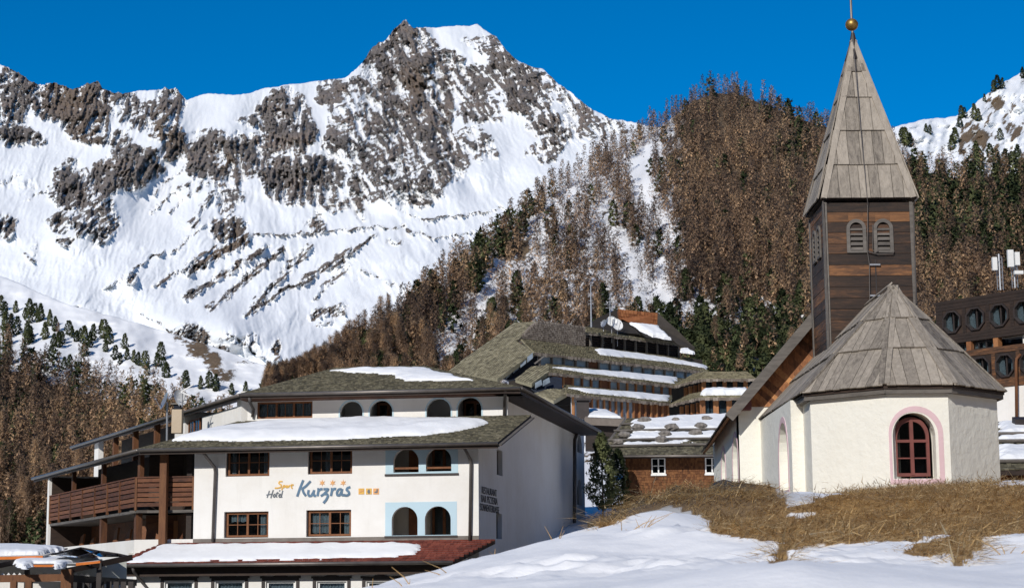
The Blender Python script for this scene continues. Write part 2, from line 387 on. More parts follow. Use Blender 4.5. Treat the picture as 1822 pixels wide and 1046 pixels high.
MOUNT = m_mountain('rock_and_snow', [(0.3, (0.09, 0.08, 0.077)), (0.5, (0.21, 0.182, 0.165)), (0.62, (0.265, 0.21, 0.178)), (0.75, (0.35, 0.305, 0.268))])
HILLM = m_mountain('forest_floor', [(0.3, (0.06, 0.045, 0.03)), (0.5, (0.15, 0.11, 0.07)), (0.75, (0.22, 0.18, 0.13))], 5.0)

def seg_dist(px, py, pts):
    d = np.full(px.shape, 1e9)
    for (x0, y0), (x1, y1) in zip(pts[:-1], pts[1:]):
        dx, dy = x1 - x0, y1 - y0; t = np.clip(((px - x0) * dx + (py - y0) * dy) / (dx * dx + dy * dy), 0, 1)
        d = np.minimum(d, np.hypot(px - x0 - t * dx, py - y0 - t * dy))
    return d
def depth_sheet(name, sil, ybot, k, s, x0, x1, nx, ny, mat, relief, rockf, jag=0.0, gap=None, back=True, bias=1.0):
    """terrain sheet: for every direction the slope's distance follows from its gradient s and foot distance k"""
    xs = np.linspace(x0, x1, nx); ys = np.interp(xs, [p[0] for p in sil], [p[1] for p in sil])
    if jag: ys = ys + jag * (fbm(xs / 22.0, xs * 0, 5, 5, 0.62)) * np.interp(xs, [p[0] for p in sil], [p[2] if len(p) > 2 else 1 for p in sil])
    t = np.linspace(0, 1, ny)[:, None] ** bias; PX = np.repeat(xs[None], ny, 0); PY = ybot + (ys[None] - ybot) * t
    rx, ry, rz = rays_np(PX, PY); tan = rz / ry
    D = k / np.clip(1 - tan / s, 0.08, 5) * relief(PX, PY)
    X = rx / ry * D; Y = D; Z = tan * D
    rock, warm = rockf(PX, PY)
    if back:
        for m in (1, 2, 3):
            q = 1 + 0.05 * m * m
            X = np.vstack([X, X[ny - 1:ny] * q]); Y = np.vstack([Y, Y[ny - 1:ny] * q]); Z = np.vstack([Z, Z[ny - 1:ny] - 0.045 * (m - 1) ** 2 * Y[ny - 1:ny] * 1.2])
            rock = np.vstack([rock, rock[ny - 1:ny]]); warm = np.vstack([warm, warm[ny - 1:ny]])
    me = np_mesh(name, np.stack([X, Y, Z], -1).reshape(-1, 3), grid_faces(X.shape[0], nx)); vattr(me, 'rock', rock); vattr(me, 'warm', warm)
    me.polygons.foreach_set('use_smooth', [True] * len(me.polygons))
    o = link_mesh(name, me, mat); o['kind'] = 'structure'; return o

# ------------------------------------------------------------------ the snow mountain
SIL = [(-400, 60), (-150, 70), (-60, 88), (0, 112), (20, 126), (50, 144), (75, 150), (100, 147), (130, 158), (150, 150), (175, 148), (190, 158), (205, 168), (230, 164, .5), (260, 163, .5), (300, 158), (312, 158), (325, 172), (332, 180), (345, 173, .3), (370, 167, .3), (420, 170, .4), (440, 166, .4), (470, 158, .3), (500, 153, .3), (540, 148, .2), (575, 143, .2), (615, 138, .3), (640, 115, .7), (660, 92), (685, 68), (705, 48), (722, 37), (735, 48), (748, 46), (760, 50, .3), (790, 48, .3), (830, 46, .3), (850, 44, .3), (862, 52, .5), (885, 70, .6), (900, 90, .6), (920, 108, .5), (945, 120, .4), (965, 124, .4), (990, 145, .6), (1010, 162, .6), (1030, 178, .6), (1050, 192, .6), (1075, 205, .6), (1090, 212, .5), (1120, 218, .4), (1160, 225, .4), (1400, 260, .4)]
BLOBS = [(40,150,45,30,.8),(20,185,30,40,.75),(95,180,35,32,.95),(150,195,42,48,1),(120,160,40,18,.9),(185,170,25,25,.9),(232,178,16,22,.7),(305,178,26,24,.9),(262,208,48,26,.7),(30,240,34,16,.85),(60,250,20,10,.7),(160,232,38,20,.55),(200,245,30,12,.6),(215,255,16,12,.8),(300,235,36,8,.45),(310,255,24,30,.85),(242,298,36,36,1),(272,288,14,24,.9),(225,275,28,22,.8),(125,335,32,42,.95),(185,320,26,30,.9),(150,360,40,20,.6),(178,390,28,36,.85),(112,395,24,14,.8),(115,428,14,9,.8),(142,400,10,22,.75),
(500,215,40,46,1),(540,245,18,48,1.05),(470,215,40,12,.8),(376,280,40,38,1),(440,262,46,24,.75),(430,290,40,24,.6),(415,310,22,18,.7),(592,165,28,22,.95),(612,205,26,34,.55),(600,245,26,36,.7),(510,318,40,36,.95),(572,302,38,26,.95),(556,345,44,16,.7),(590,365,28,12,.75),(470,290,24,14,.5),(402,345,28,34,.5),(352,335,60,8,.3),(406,408,30,20,.9),(562,397,14,16,.85),(640,352,12,30,.75),(628,330,12,24,.7),
(720,70,26,34,1.05),(700,115,46,40,.9),(752,110,26,50,.9),(690,150,40,34,.7),(660,110,24,24,.7),(650,150,34,18,.6),(735,170,34,44,1),(745,215,34,38,1),(765,255,34,34,.95),(705,205,28,34,.75),(690,250,26,40,.7),(660,215,30,40,.6),(640,260,26,40,.6),(800,280,30,38,.8),(790,180,18,50,.85),(775,285,40,22,.7),(820,135,22,12,.7),(800,110,22,18,.7),(825,160,34,24,.55),(850,190,34,28,.6),(845,150,20,26,.8),(840,250,30,28,.55),(870,265,16,20,.5),(895,105,26,24,.8),(930,150,34,36,.95),(905,135,40,30,.6),(930,180,30,22,.85),(880,200,20,20,.5),(870,80,30,14,.5),(850,72,26,10,.45),(968,170,18,30,.6),(970,222,26,20,.85),(990,245,24,26,.75),(965,270,30,14,.6),(1022,200,20,30,.65),(1040,215,18,34,.5),(1062,232,26,26,.45),(985,140,20,16,.5),(1005,165,14,14,.6),(1085,225,26,18,.5),
(690,300,40,30,.6),(720,335,36,26,.6),(755,345,30,22,.6),(690,345,26,12,.6),(640,290,34,26,.5),(780,320,20,20,.5),(660,345,20,20,.4),(700,280,24,22,.7),(760,310,18,26,.6),(20,300,60,10,.15),(30,330,40,8,.3),(10,405,16,20,.8),(60,440,8,14,.3),
(335,592,30,14,.6),(352,612,22,18,.9),(378,632,20,18,.95),(492,620,9,20,.9),(500,648,6,8,.6),(400,658,22,18,.5),(430,605,40,8,.4),(588,553,22,9,.9),(605,470,14,22,.35),(700,430,18,8,.4),(650,405,30,6,.3),(235,497,12,9,.8)]
STROKES = [(289,445,184,516,3,.6),(384,436,279,509,4,.75),(439,424,340,482,8,1),(473,438,333,530,6,.9),(500,445,374,550,7,.85),(548,441,449,547,9,.7),(620,446,439,560,5,.95),(620,485,575,509,6,.5),(669,417,540,506,4,.95),(608,482,560,533,6,.6),(605,543,558,563,7,.8),(363,303,269,376,4,.6),(392,308,300,376,4,.5),(385,332,341,401,9,.55),(330,300,270,345,3,.4),(438,421,560,412,2,.7),(560,412,656,405,2,.7),(656,405,717,404,2,.7),(717,404,761,422,3,.7),(761,422,860,414,2,.6),(740,392,860,378,2,.6),(820,385,900,372,2,.55),(690,360,760,400,2,.4),(0,222,60,235,3,.3),(0,330,40,312,2,.5),(45,355,110,322,2,.5),(40,450,62,468,3,.6),(130,545,190,575,2,.5),(0,500,70,528,2,.5),(250,560,330,600,2,.5),(330,600,400,655,2,.4),(400,590,500,660,2,.6),(640,480,700,505,3,.5),(690,498,740,520,3,.5),(560,580,600,565,5,.4),(300,455,330,430,3,.5),(330,425,365,400,3,.6),(735,300,790,335,4,.5)]
_mc = {}
def mnt_ribs(PX, PY):
    """ribs and gullies along the fall line: down-right on the peak, straight in the middle, down-left at the left"""
    if 'ribs' in _mc: return _mc['ribs']
    wr = sstep(540, 640, PX); wl = sstep(430, 330, PX); wm = 1 - wr - wl; out = 0
    for wgt, (dx, dy), sd in ((wr, (.46, .89), 90), (wm, (.06, 1.0), 190), (wl, (-.30, .95), 290)):
        u = PX * dy - PY * dx; w = PX * dx + PY * dy; out = out + wgt * ridged((u + 5 * fbm(PX / 40, PY / 40, 2, sd + 1)) / 19, w / 58, 6, sd, .64)
    _mc['ribs'] = out; return out
def mnt_rock(PX, PY):
    if 'r' in _mc: return _mc['r']
    wx = PX + 9 * fbm(PX / 34, PY / 34, 4, 21); wy = PY + 9 * fbm(PX / 34, PY / 34, 4, 44)
    reg = np.zeros(PX.shape); warm = np.zeros(PX.shape)
    for x, y, a, b, v in BLOBS:
        q = ((wx - x) / (a * 1.12)) ** 2 + ((wy - y) / (b * 1.12)) ** 2; reg = np.maximum(reg, v * np.clip(1.35 - q, 0, 1) ** 0.6)
    sx = PX + 5 * fbm(PX / 26, PY / 26, 3, 8); sy = PY + 5 * fbm(PX / 26, PY / 26, 3, 9)
    for x0, y0, x1, y1, w, v in STROKES:
        d = seg_dist(sx, sy, [(x0, y0), (x1, y1)]); reg = np.maximum(reg, v * np.exp(-(d / (w * 1.05)) ** 2))
    low = sstep(370, 440, PY + 0.12 * (700 - PX)); rg = mnt_ribs(PX, PY)
    u2 = PX * 0.62 + PY * 0.78; w2 = PX * 0.78 - PY * 0.62; nB = fbm(u2 / 5.5, w2 / 26, 5, 6, 0.62)
    fine = fbm(PX / 6.0, PY / 5.0, 4, 31, .62); led = fbm((PX * .3 + PY * .95) / 6.0, (PX * .95 - PY * .3) / 22, 4, 57, .6)
    n = (1 - low) * (0.70 * (rg - 1.08) + .42 * led + .28 * fine) + low * (.75 * nB + .25 * fine)
    r = reg * 0.98 + n * 1.0 * np.clip(reg * 2.4, 0, 1) - (0.27 - .10 * low)
    r = np.where(reg < 0.04, -0.7 + 0.62 * sstep(1.05, 1.5, fbm(PX / 30, PY / 22, 5, 51, .6) + .35 * fbm(PX / 4, PY / 3, 2, 61)), r)
    for x, y, q in ((160, 225, 40), (352, 612, 40), (378, 632, 30), (290, 235, 40), (430, 430, 30), (395, 455, 40), (492, 620, 20), (130, 170, 60), (405, 290, 20), (745, 150, 30)):
        warm = np.maximum(warm, 0.9 * np.exp(-((PX - x) ** 2 + (PY - y) ** 2) / q ** 2))
    mnt_rock.reg = reg; _mc['r'] = (r, warm)
    return r, warm
def mnt_relief(PX, PY):
    rel = 0.016 * fbm(PX / 210, PY / 170, 3, 77) + 0.0045 * fbm(PX / 80, PY / 80, 2, 70)
    for pts, w, a in (([(722, 37), (715, 110), (742, 180), (765, 250), (800, 312)], 34, -.014), ([(500, 165), (525, 230), (545, 290)], 26, -.013), ([(640, 120), (620, 190), (650, 270), (705, 335)], 36, -.010),
                      ([(292, 228), (250, 290), (180, 350), (130, 420)], 46, -.02), ([(895, 90), (930, 160), (985, 235)], 36, -.011), ([(430, 180), (385, 260), (350, 310)], 30, -.01),
                      ([(775, 60), (800, 130), (785, 190), (815, 290), (840, 340)], 16, .007), ([(360, 190), (330, 280), (250, 390)], 40, .014), ([(575, 160), (580, 230), (600, 300)], 18, .006), ([(840, 130), (900, 250), (900, 320)], 40, .008),
                      ([(150, 150), (150, 230)], 22, -.009), ([(305, 158), (290, 215)], 18, -.008), ([(400, 575), (470, 610), (540, 660)], 40, -.03), ([(330, 580), (400, 600)], 40, -.03), ([(690, 40), (668, 140), (690, 260)], 14, -.006), ([(760, 60), (752, 130), (775, 200)], 12, -.006)):
        rel = rel + a * np.exp(-(seg_dist(PX, PY, pts) / w) ** 2)
    mnt_rock(PX, PY); reg = np.clip(mnt_rock.reg, 0, 1)
    rg = mnt_ribs(PX, PY); rel = rel - 0.0115 * (rg - 1.05) * (.12 + .88 * sstep(.1, .7, reg)) - 0.0036 * reg * fbm(PX / 9, PY / 10, 4, 33, .62)
    u2 = PX * 0.62 + PY * 0.78; w2 = PX * 0.78 - PY * 0.62; low = sstep(380, 430, PY)
    rel = rel + low * 0.0016 * fbm(u2 / 26, w2 / 120, 4, 14) + 0.00022 * fbm(PX / 14, PY / 10, 3, 99, .5)
    return 1 + rel * sstep(0, 8, 1e3)
mountain = depth_sheet('mountain', SIL, 790, 1800, .55, -330, 1330, 880, 370, MOUNT, mnt_relief, mnt_rock, jag=5.0)
mountain['label'] = 'high rocky mountain with snow fields and a pointed brown summit'

# ------------------------------------------------------------------ nearer slopes
HSIL = [(380, 840), (440, 800), (500, 745), (560, 702), (600, 668), (660, 625), (720, 570), (760, 540), (800, 506), (850, 464), (880, 432), (920, 398), (960, 360), (1000, 332), (1050, 302), (1100, 264), (1150, 240), (1190, 216), (1230, 182), (1270, 166), (1310, 167), (1350, 182), (1400, 202), (1450, 222), (1500, 236), (1560, 258), (1600, 285), (1640, 305), (1700, 318), (1760, 315), (1822, 310), (2300, 300)]
HK, HS = 430.0, .45
def hill_relief(PX, PY): return 1 + 0.02 * fbm(PX / 150, PY / 150, 4, 5) + 0.006 * ridged(PX / 60 + PY / 120, PY / 90, 4, 7)
def hill_rock(PX, PY):
    n = fbm(PX / 10, PY / 12, 5, 3, .62)
    op = np.maximum.reduce([np.exp(-(seg_dist(PX, PY, [(1150, 260), (1135, 330), (1180, 430)]) / 28) ** 2), np.exp(-(seg_dist(PX, PY, [(1040, 345), (950, 430), (870, 530), (780, 640)]) / 40) ** 2), .8 * np.exp(-(seg_dist(PX, PY, [(1100, 420), (1150, 500), (1220, 560)]) / 50) ** 2)])
    r = 0.42 - 0.50 * op + n * 0.5 + .75 * sstep(1190, 1260, PX) * sstep(560, 480, PY) * (1 - op)
    cl = np.exp(-(((PX - 915) / 40) ** 2 + ((PY - 440) / 28) ** 2)); r = np.maximum(r, cl * 1.2 + n * .3 - .15); return r, np.clip(0.35 + .2 * n, 0, 1)
hill = depth_sheet('wooded_hill', HSIL, 850, HK, HS, 380, 2300, 400, 170, HILLM, hill_relief, hill_rock, jag=2)
hill['label'] = 'steep wooded hillside with patchy snow behind the village'
LSIL = [(-500, 330), (-200, 400), (-60, 458), (0, 490), (60, 516), (120, 541), (200, 562), (260, 580), (320, 598), (400, 624), (470, 650), (540, 676), (640, 712)]
LK, LS = 520.0, .40
def left_relief(PX, PY): return 1 + 0.02 * fbm(PX / 160, PY / 120, 3, 15) + 0.003 * fbm(PX / 30, PY / 14, 4, 17)
def left_rock(PX, PY):
    n = fbm(PX / 22, PY / 9, 5, 23, .6); edge = np.interp(PX, [-500, 0, 120, 290, 420, 640], [520, 628, 664, 726, 776, 830])
    r = -0.45 + 1.6 * sstep(-10, 50, PY - edge) + 0.35 * n + .5 * np.exp(-(((PX - 12) / 22) ** 2 + ((PY - 505) / 12) ** 2))
    for x, y, a, b, q in ((335, 606, 30, 7, .8), (354, 622, 20, 16, 1.25), (378, 642, 18, 16, 1.3), (330, 598, 40, 4, .6), (492, 672, 10, 14, 1.1), (402, 668, 22, 16, .9), (440, 645, 40, 5, .6)): r = np.maximum(r, q * np.exp(-((PX + 8 * n - x) / a) ** 2 - ((PY + 6 * n - y) / b) ** 2) + .3 * n - .1)
    return r, np.clip(0.6 + .3 * n, 0, 1)
leftslope = depth_sheet('left_slope', LSIL, 1000, LK, LS, -500, 640, 320, 200, HILLM, left_relief, left_rock, jag=1.5)
leftslope['label'] = 'snow slope with scattered pines above the brown larch wood'
RSIL = [(1380, 300), (1480, 262), (1560, 238), (1595, 224), (1640, 213), (1700, 208), (1722, 200), (1740, 180), (1760, 165), (1790, 146), (1822, 126), (1900, 80), (2100, 20), (2300, 0)]
RK, RS = 900.0, .50
def right_relief(PX, PY): return 1 + 0.02 * fbm(PX / 90, PY / 80, 4, 35) - 0.008 * ridged((PX + PY) / 45, (PX - PY) / 60, 4, 37)
def right_rock(PX, PY):
    u = PX * .8 + PY * .6; w = PX * .6 - PY * .8; n = fbm(w / 22, u / 11, 5, 41, .62); far = sstep(1735, 1690, PX + (PY - 210) * .4)
    b = np.maximum(.9 * np.exp(-(((PX - 1735) / 36) ** 2 + ((PY - 245) / 26) ** 2)), .9 * np.exp(-(((PX - 1775) / 16) ** 2 + ((PY - 185) / 14) ** 2)))
    b = np.maximum(b, .6 * np.exp(-(((PX - 1810) / 26) ** 2 + ((PY - 235) / 18) ** 2)))
    return -0.02 + b + 0.75 * n * (1 - .6 * far) - .3 * far, np.clip(.5 + .5 * n, 0, 1)
rightridge = depth_sheet('rocky_ridge', RSIL, 420, RK, RS, 1380, 2300, 300, 120, HILLM, right_relief, right_rock, jag=2)
rightridge['label'] = 'rocky snow ridge with a few pines right of the spire'

# ------------------------------------------------------------------ the ground sheet
_cp = []
def cp(px, py, Y): p = atY(px, py, Y); _cp.append((p.x, p.y, p.z))
for a in [(520,1062,11),(600,1047,11.2),(700,1019,11.6),(800,995,12),(900,973,12.4),(1000,953,12.8),(1080,934,13.2),(1130,915,13.6),(1180,906,13.8),(1230,915,14),(1262,931,13.6),
          (1262,962,12),(1180,945,11),(1000,988,10),(800,1032,9.5),(1100,1046,7),(1400,1046,6.5),(1822,1046,6),(2100,1046,6),(1500,992,9),(1822,992,9),(1300,990,10),
          (1400,968,14),(1320,952,15),(1550,958,15),(1690,948,15),(1822,952,14),(2000,950,14),(1450,935,20),(1600,925,20),(1800,920,20),(1300,905,19),(1200,895,19),(1120,908,18),
          (1060,955,19),(1090,925,20),(1115,893,21.5),(1150,874,23),(1200,862,24),(1280,859,25),(1350,862,25),(1374,878,25.5),(1398,912,28),(1450,899,33),(1500,888,35),(1560,874,36),(1620,868,36.5),(1700,871,36.5),(1800,875,37),(2000,885,36)]: cp(*a)
for (a, b, c) in [(520,1062,11),(600,1047,11.2),(700,1019,11.6),(800,995,12),(900,973,12.4),(1000,953,12.8),(1060,940,13.1)]:
    for dy, dz in ((1.6, .10), (3.5, .55), (6.5, 1.3)):
        p = atY(a, b, c); q = p * ((c + dy) / c); _cp.append((q.x, q.y, p.z - dz))
_cp += [(-40,20,-2.5),(0,25,-2.0),(3,22,-1.2),(-5,40,-2.3),(-30,60,-2.6),(0,60,-2.2),(-20,80,-2.6),(-20,92,-2.4),(-40,84,-2.6),(2,78,-1.8),(5,88,-.8),(3,105,3.2),(6,115,4.5),(14,108,4.4),(0,130,6),(20,130,7),(45,110,7),(30,80,4),(15,62,1.9),(24,62,2.4),
        (8,41,1.75),(9,50,1.75),(6,46,1.72),(12,42,1.75),(14,50,1.75),(16,40,1.6),(3.6,47,.9),(4.4,38,1.2),(0,170,11),(60,170,14),(-60,170,-2),(-60,250,0),(-30,130,-1),(0,300,14),(80,250,22),(160,250,30),(-150,200,-4),(-200,400,-2),(0,460,22),(150,460,45),(200,600,60),(-200,600,0),
        (0,0,-1.55),(-3,0,-1.6),(3,0,-1.5),(0,3,-.9),(2,3,-.85),(-4,6,-.9),(-10,8,-1.8),(-20,0,-2.2),(20,0,-1),(12,6,.1),(30,20,1.2),(40,40,2),(0,-20,-3),(-40,-20,-4),(40,-20,-2)]
_cp = np.array(_cp); _n = len(_cp)
_A = np.zeros((_n + 3, _n + 3)); _A[:_n, :_n] = np.hypot(_cp[:, None, 0] - _cp[None, :, 0], _cp[:, None, 1] - _cp[None, :, 1]); _A[:_n, _n] = 1; _A[:_n, _n + 1] = _cp[:, 0]; _A[:_n, _n + 2] = _cp[:, 1]; _A[_n:, :_n] = _A[:_n, _n:].T
_w = np.linalg.solve(_A + 1e-6 * np.eye(_n + 3), np.concatenate([_cp[:, 2], [0, 0, 0]]))
def in_poly(x, y, poly):
    c = np.zeros(np.shape(x), bool); n = len(poly)
    for i in range(n):
        (x0, y0), (x1, y1) = poly[i], poly[(i + 1) % n]
        c ^= ((y0 > y) != (y1 > y)) & (x < (x1 - x0) * (y - y0) / (y1 - y0 + 1e-12) + x0)
    return c
def ground_base(X, Y):
    sh = np.shape(X); X = np.ravel(X).astype(float); Y = np.ravel(Y).astype(float); z = np.zeros(X.size)
    for i in range(_n): z += _w[i] * np.hypot(X - _cp[i, 0], Y - _cp[i, 1])
    z += _w[_n] + _w[_n + 1] * X + _w[_n + 2] * Y; return z.reshape(sh)
def ground_z(X, Y):
    z = ground_base(X, Y); near = sstep(30, 8, Y); mid = sstep(60, 20, Y)
    z = z + near * (0.05 * fbm(X / 1.6, Y / 2.2, 2, 4) + 0.016 * fbm(X / .42, Y / .6, 4, 12) - .02 * np.clip(ridged(X / .8 + .3 * Y, Y / 1.1, 2, 14) - 1.15, 0, 1)) + mid * 0.05 * fbm(X / 3.0, Y / 3.0, 3, 19)
    z = z + sstep(14.5, 18, Y) * sstep(40, 37, Y) * sstep(1.4, 2.2, X) * (.05 * fbm(X / .38, Y / .5, 3, 83) + .035 * fbm(X / 1.1, Y / 1.3, 2, 85))
    # trampled, wind-cut patches in the snow
    for cx, cy, rx, ry, am in ((1.7, 12.0, .9, .7, .10), (1.4, 11.2, .7, .4, .08), (0.5, 9.8, 1.0, .5, .05), (1.5, 9.0, .9, .5, .05), (2.7, 10.5, .9, .5, .07)):
        q = ((X - cx) / rx) ** 2 + ((Y - cy) / ry) ** 2
        z = z + am * np.exp(-q) * (ridged(X / .55, Y / .38, 3, 60) - 1.2)
    return z
GRASS = [(1058,940),(1085,905),(1110,885),(1150,866),(1200,856),(1380,858),(1396,903),(1500,878),(1600,858),(1822,862),(2300,862),(2300,952),(1822,948),(1745,958),(1745,978),(1712,1004),(1690,1004),(1700,988),(1640,990),(1612,982),(1618,972),(1680,960),(1692,948),(1660,950),(1620,957),(1545,962),(1500,966),(1440,968),(1410,976),(1400,1000),(1370,1000),(1382,980),(1395,968),(1320,956),(1262,948),(1258,926),(1230,913),(1180,903),(1130,912),(1085,934)]
BALD = [(1402,912,26,9),(1788,888,0,0)]
def grass_mask(X, Y, Z):
    px, py = project_np((X, Y, Z)); jx = 9 * fbm(X / .5, Y / .7, 3, 66); jy = 5 * fbm(X / .5, Y / .7, 3, 67)
    g = in_poly(px + jx, py + jy, GRASS).astype(float) * (Y < 39.2) * (Y > 7)
    g *= 1 - (((px - 1420) / 26) ** 2 + ((py - 915) / 6) ** 2 < 1)
    g = np.maximum(g, (Y > 39.2) * (Y < 98) * (X > 3.0 + .03 * (Y - 40)) * (X < 45) * (fbm(X / 3, Y / 5, 3, 71) > -.55))  # unseen bare grass added behind the mound to cut snow bounce
    return np.maximum(g, ((Y > 16) & (Y < 39.2) & (X > 2.2) & (py > 850) & (px > 1200) & (Y < 30)) * (py < 1e9) * in_poly(px, py - 25, GRASS))
_az = np.radians(np.linspace(-47, 47, 330)); _rr = np.concatenate([np.linspace(1.0, 8, 50), 8 * np.exp(np.linspace(0.005, math.log(45 / 8), 400)), 45 * np.exp(np.linspace(.03, math.log(640 / 45), 100))])
_X = np.sin(_az)[None] * _rr[:, None]; _Y = np.cos(_az)[None] * _rr[:, None]; _Z = ground_z(_X, _Y)
me = np_mesh('ground', np.stack([_X, _Y, _Z], -1).reshape(-1, 3), grid_faces(len(_rr), len(_az)))
vattr(me, 'grass', grass_mask(_X, _Y, _Z)); vattr(me, 'low_bounce', sstep(16, 19, _Y) * sstep(101, 96, _Y + .4 * fbm(_X / 4, _Y / 4, 3, 2)) * sstep(3.2, 2.2, _X - .13 * np.clip(_Y - 20, 0, 40)) * sstep(-75, -60, _X)); me.polygons.foreach_set('use_smooth', [True] * len(me.polygons))  # dark ground added out of sight round the hotel to cut snow bounce
t = NT('snow_ground'); v = t.mapped(); a = t.noise(v, 2.2, 7, .6); b = t.noise(v, 22, 4, .6)
gm = t.ramp(t.math('ADD', t.attr('grass'), t.math('MULTIPLY', t.math('SUBTRACT', t.noise(v, 6, 4), .5), .5)), [(.35, (0, 0, 0)), (.6, (1, 1, 1))])
soil = t.ramp(t.noise(v, 9, 6, .7), [(.3, (.17, .10, .04)), (.55, (.34, .21, .085)), (.8, (.50, .34, .15))])
low_bounce_tone = t.ramp(t.noise(v, 3, 6, .7), [(.35, (.035, .035, .036)), (.7, (.075, .07, .065))]); t.col(t.mix(t.attr('low_bounce'), t.mix(gm, (.875, .875, .88), soil), low_bounce_tone)); t.rough(.65); t.b.inputs['Specular IOR Level'].default_value = .2; t.bump(t.math('ADD', a, t.math('MULTIPLY', b, .15)), .35, .06)
ground = link_mesh('ground', me, t.m); ground['kind'] = 'structure'; ground['label'] = 'snow covered ground rising from the camera to the village'

# unseen brown slopes added beside and behind the camera to cut sky light
_az = np.radians(np.linspace(46.5, 313.5, 140)); _rr = np.concatenate([np.linspace(1, 60, 14), np.linspace(80, 950, 40)])
_X = np.sin(_az)[None] * _rr[:, None]; _Y = np.cos(_az)[None] * _rr[:, None]
_gz = ground_base(np.clip(_X, -60, 60), np.clip(_Y, -25, 60)); _ew = sstep(0, .35, _az - _az[0]) * sstep(0, .35, _az[-1] - _az)
_Z = _gz * sstep(120, 60, _rr)[:, None] + np.clip(_rr - 70, 0, None)[:, None] * ((.18 + .22 * _ew) * (1 + .6 * sstep(2.7, 2.2, _az)))[None] + sstep(70, 200, _rr)[:, None] * 14 * fbm(_X / 140, _Y / 140, 4, 9) - 4 * sstep(60, 200, _rr)[:, None]  # steeper on the right to keep sky light off the hotel gable
me = np_mesh('sky_cut_slopes', np.stack([_X, _Y, _Z], -1).reshape(-1, 3), grid_faces(len(_rr), len(_az))); vattr(me, 'rock', sstep(50, 110, np.hypot(_X, _Y)) * 2.2 - .9); vattr(me, 'warm', _X * 0 + .3)
valley = link_mesh('sky_cut_slopes', me, HILLM); valley['kind'] = 'structure'; valley['label'] = 'unseen brown slopes added beside and behind the camera to cut sky light'
# ------------------------------------------------------------------ building helpers
def planks_on(parent, pl, poly3, courses, width, mat, rnd, name='plank', thick=0.03, lift=0.035, gap=0.006, jitter=0.25):
    """boards laid on a sloping facet, one object each, clipped to the facet's outline"""
    poly = ccw([pl.loc(p) for p in poly3]); amin = min(p[0] for p in poly); amax = max(p[0] for p in poly); out = []
    for ci, (b0, b1) in enumerate(courses):
        a = amin - rnd.uniform(0, width)
        while a < amax:
            w = width * rnd.uniform(1 - jitter, 1 + jitter)
            e = rnd.uniform(-0.012, 0.012)
            c = clip_poly([(a + gap, b0 + e), (a + w - gap, b0 + e), (a + w - gap, b1), (a + gap, b1)], poly); a += w
            if len(c) < 3: continue
            ar = abs(sum(c[i][0] * c[(i + 1) % len(c)][1] - c[(i + 1) % len(c)][0] * c[i][1] for i in range(len(c)))) / 2
            if ar < 0.004: continue
            q = rnd.uniform(0, 0.008); mb = MB(); n = len(c)
            def h(p): return lift * (1 - (p[1] - b0) / (b1 - b0)) + q
            vs = [pl.pt(p[0], p[1], h(p)) for p in c] + [pl.pt(p[0], p[1], h(p) + thick) for p in c]
            mb.add(vs, [tuple(range(n - 1, -1, -1)), tuple(range(n, 2 * n))] + [(i, (i + 1) % n, (i + 1) % n + n, i + n) for i in range(n)])
            out.append(mb.build(name, mat, parent))
    return out
def shingles_on(parent, pl, poly3, course, width, mat, rnd, name='shingles', thick=0.02, tilt=0.03, ragged=0.03, rot=0.02):
    """a field of small shingles, joined"""
    poly = ccw([pl.loc(p) for p in poly3]); b0 = min(p[1] for p in poly); b1 = max(p[1] for p in poly); V = []; Fs = []
    nr = int((b1 - b0) / course) + 1
    n = len(poly)
    for r in range(nr):
        b = b0 + r * course; xs = []
        bb = min(b + course * .4, b1 - 1e-4)
        for i in range(n):
            (xa, ya), (xb, yb) = poly[i], poly[(i + 1) % n]
            if (ya > bb) != (yb > bb): xs.append(xa + (bb - ya) / (yb - ya) * (xb - xa))
        if len(xs) < 2: continue
        xs.sort(); a = xs[0] - rnd.uniform(0, width * .5)
        while a < xs[-1]:
            w = width * rnd.uniform(.6, 1.35); lo = b + rnd.uniform(-ragged, ragged); k = len(V); m = rnd.uniform(0, .012); s = rnd.uniform(-rot, rot)
            a0 = max(a, xs[0]); a1 = min(a + w * .94, xs[-1])
            if a1 - a0 > .01:
                for (x, y, z) in ((a0, lo, tilt + m), (a1, lo + s, tilt + m), (a1, b + course * 1.25, 0), (a0, b + course * 1.25, 0)):
                    V.append(pl.pt(x, min(y, b1 + .03), z)); 
                for (x, y, z) in ((a0, lo, tilt + m), (a1, lo + s, tilt + m)): V.append(pl.pt(x, y, z - thick - tilt * .8))
                Fs += [(k, k + 1, k + 2, k + 3), (k + 4, k + 5, k + 1, k), (k + 4, k, k + 3), (k + 1, k + 5, k + 2)]
            a += w
    mb = MB(); mb.v = V; mb.f = Fs; o = mb.build(name, mat, parent); o['kind'] = 'stuff'; return o
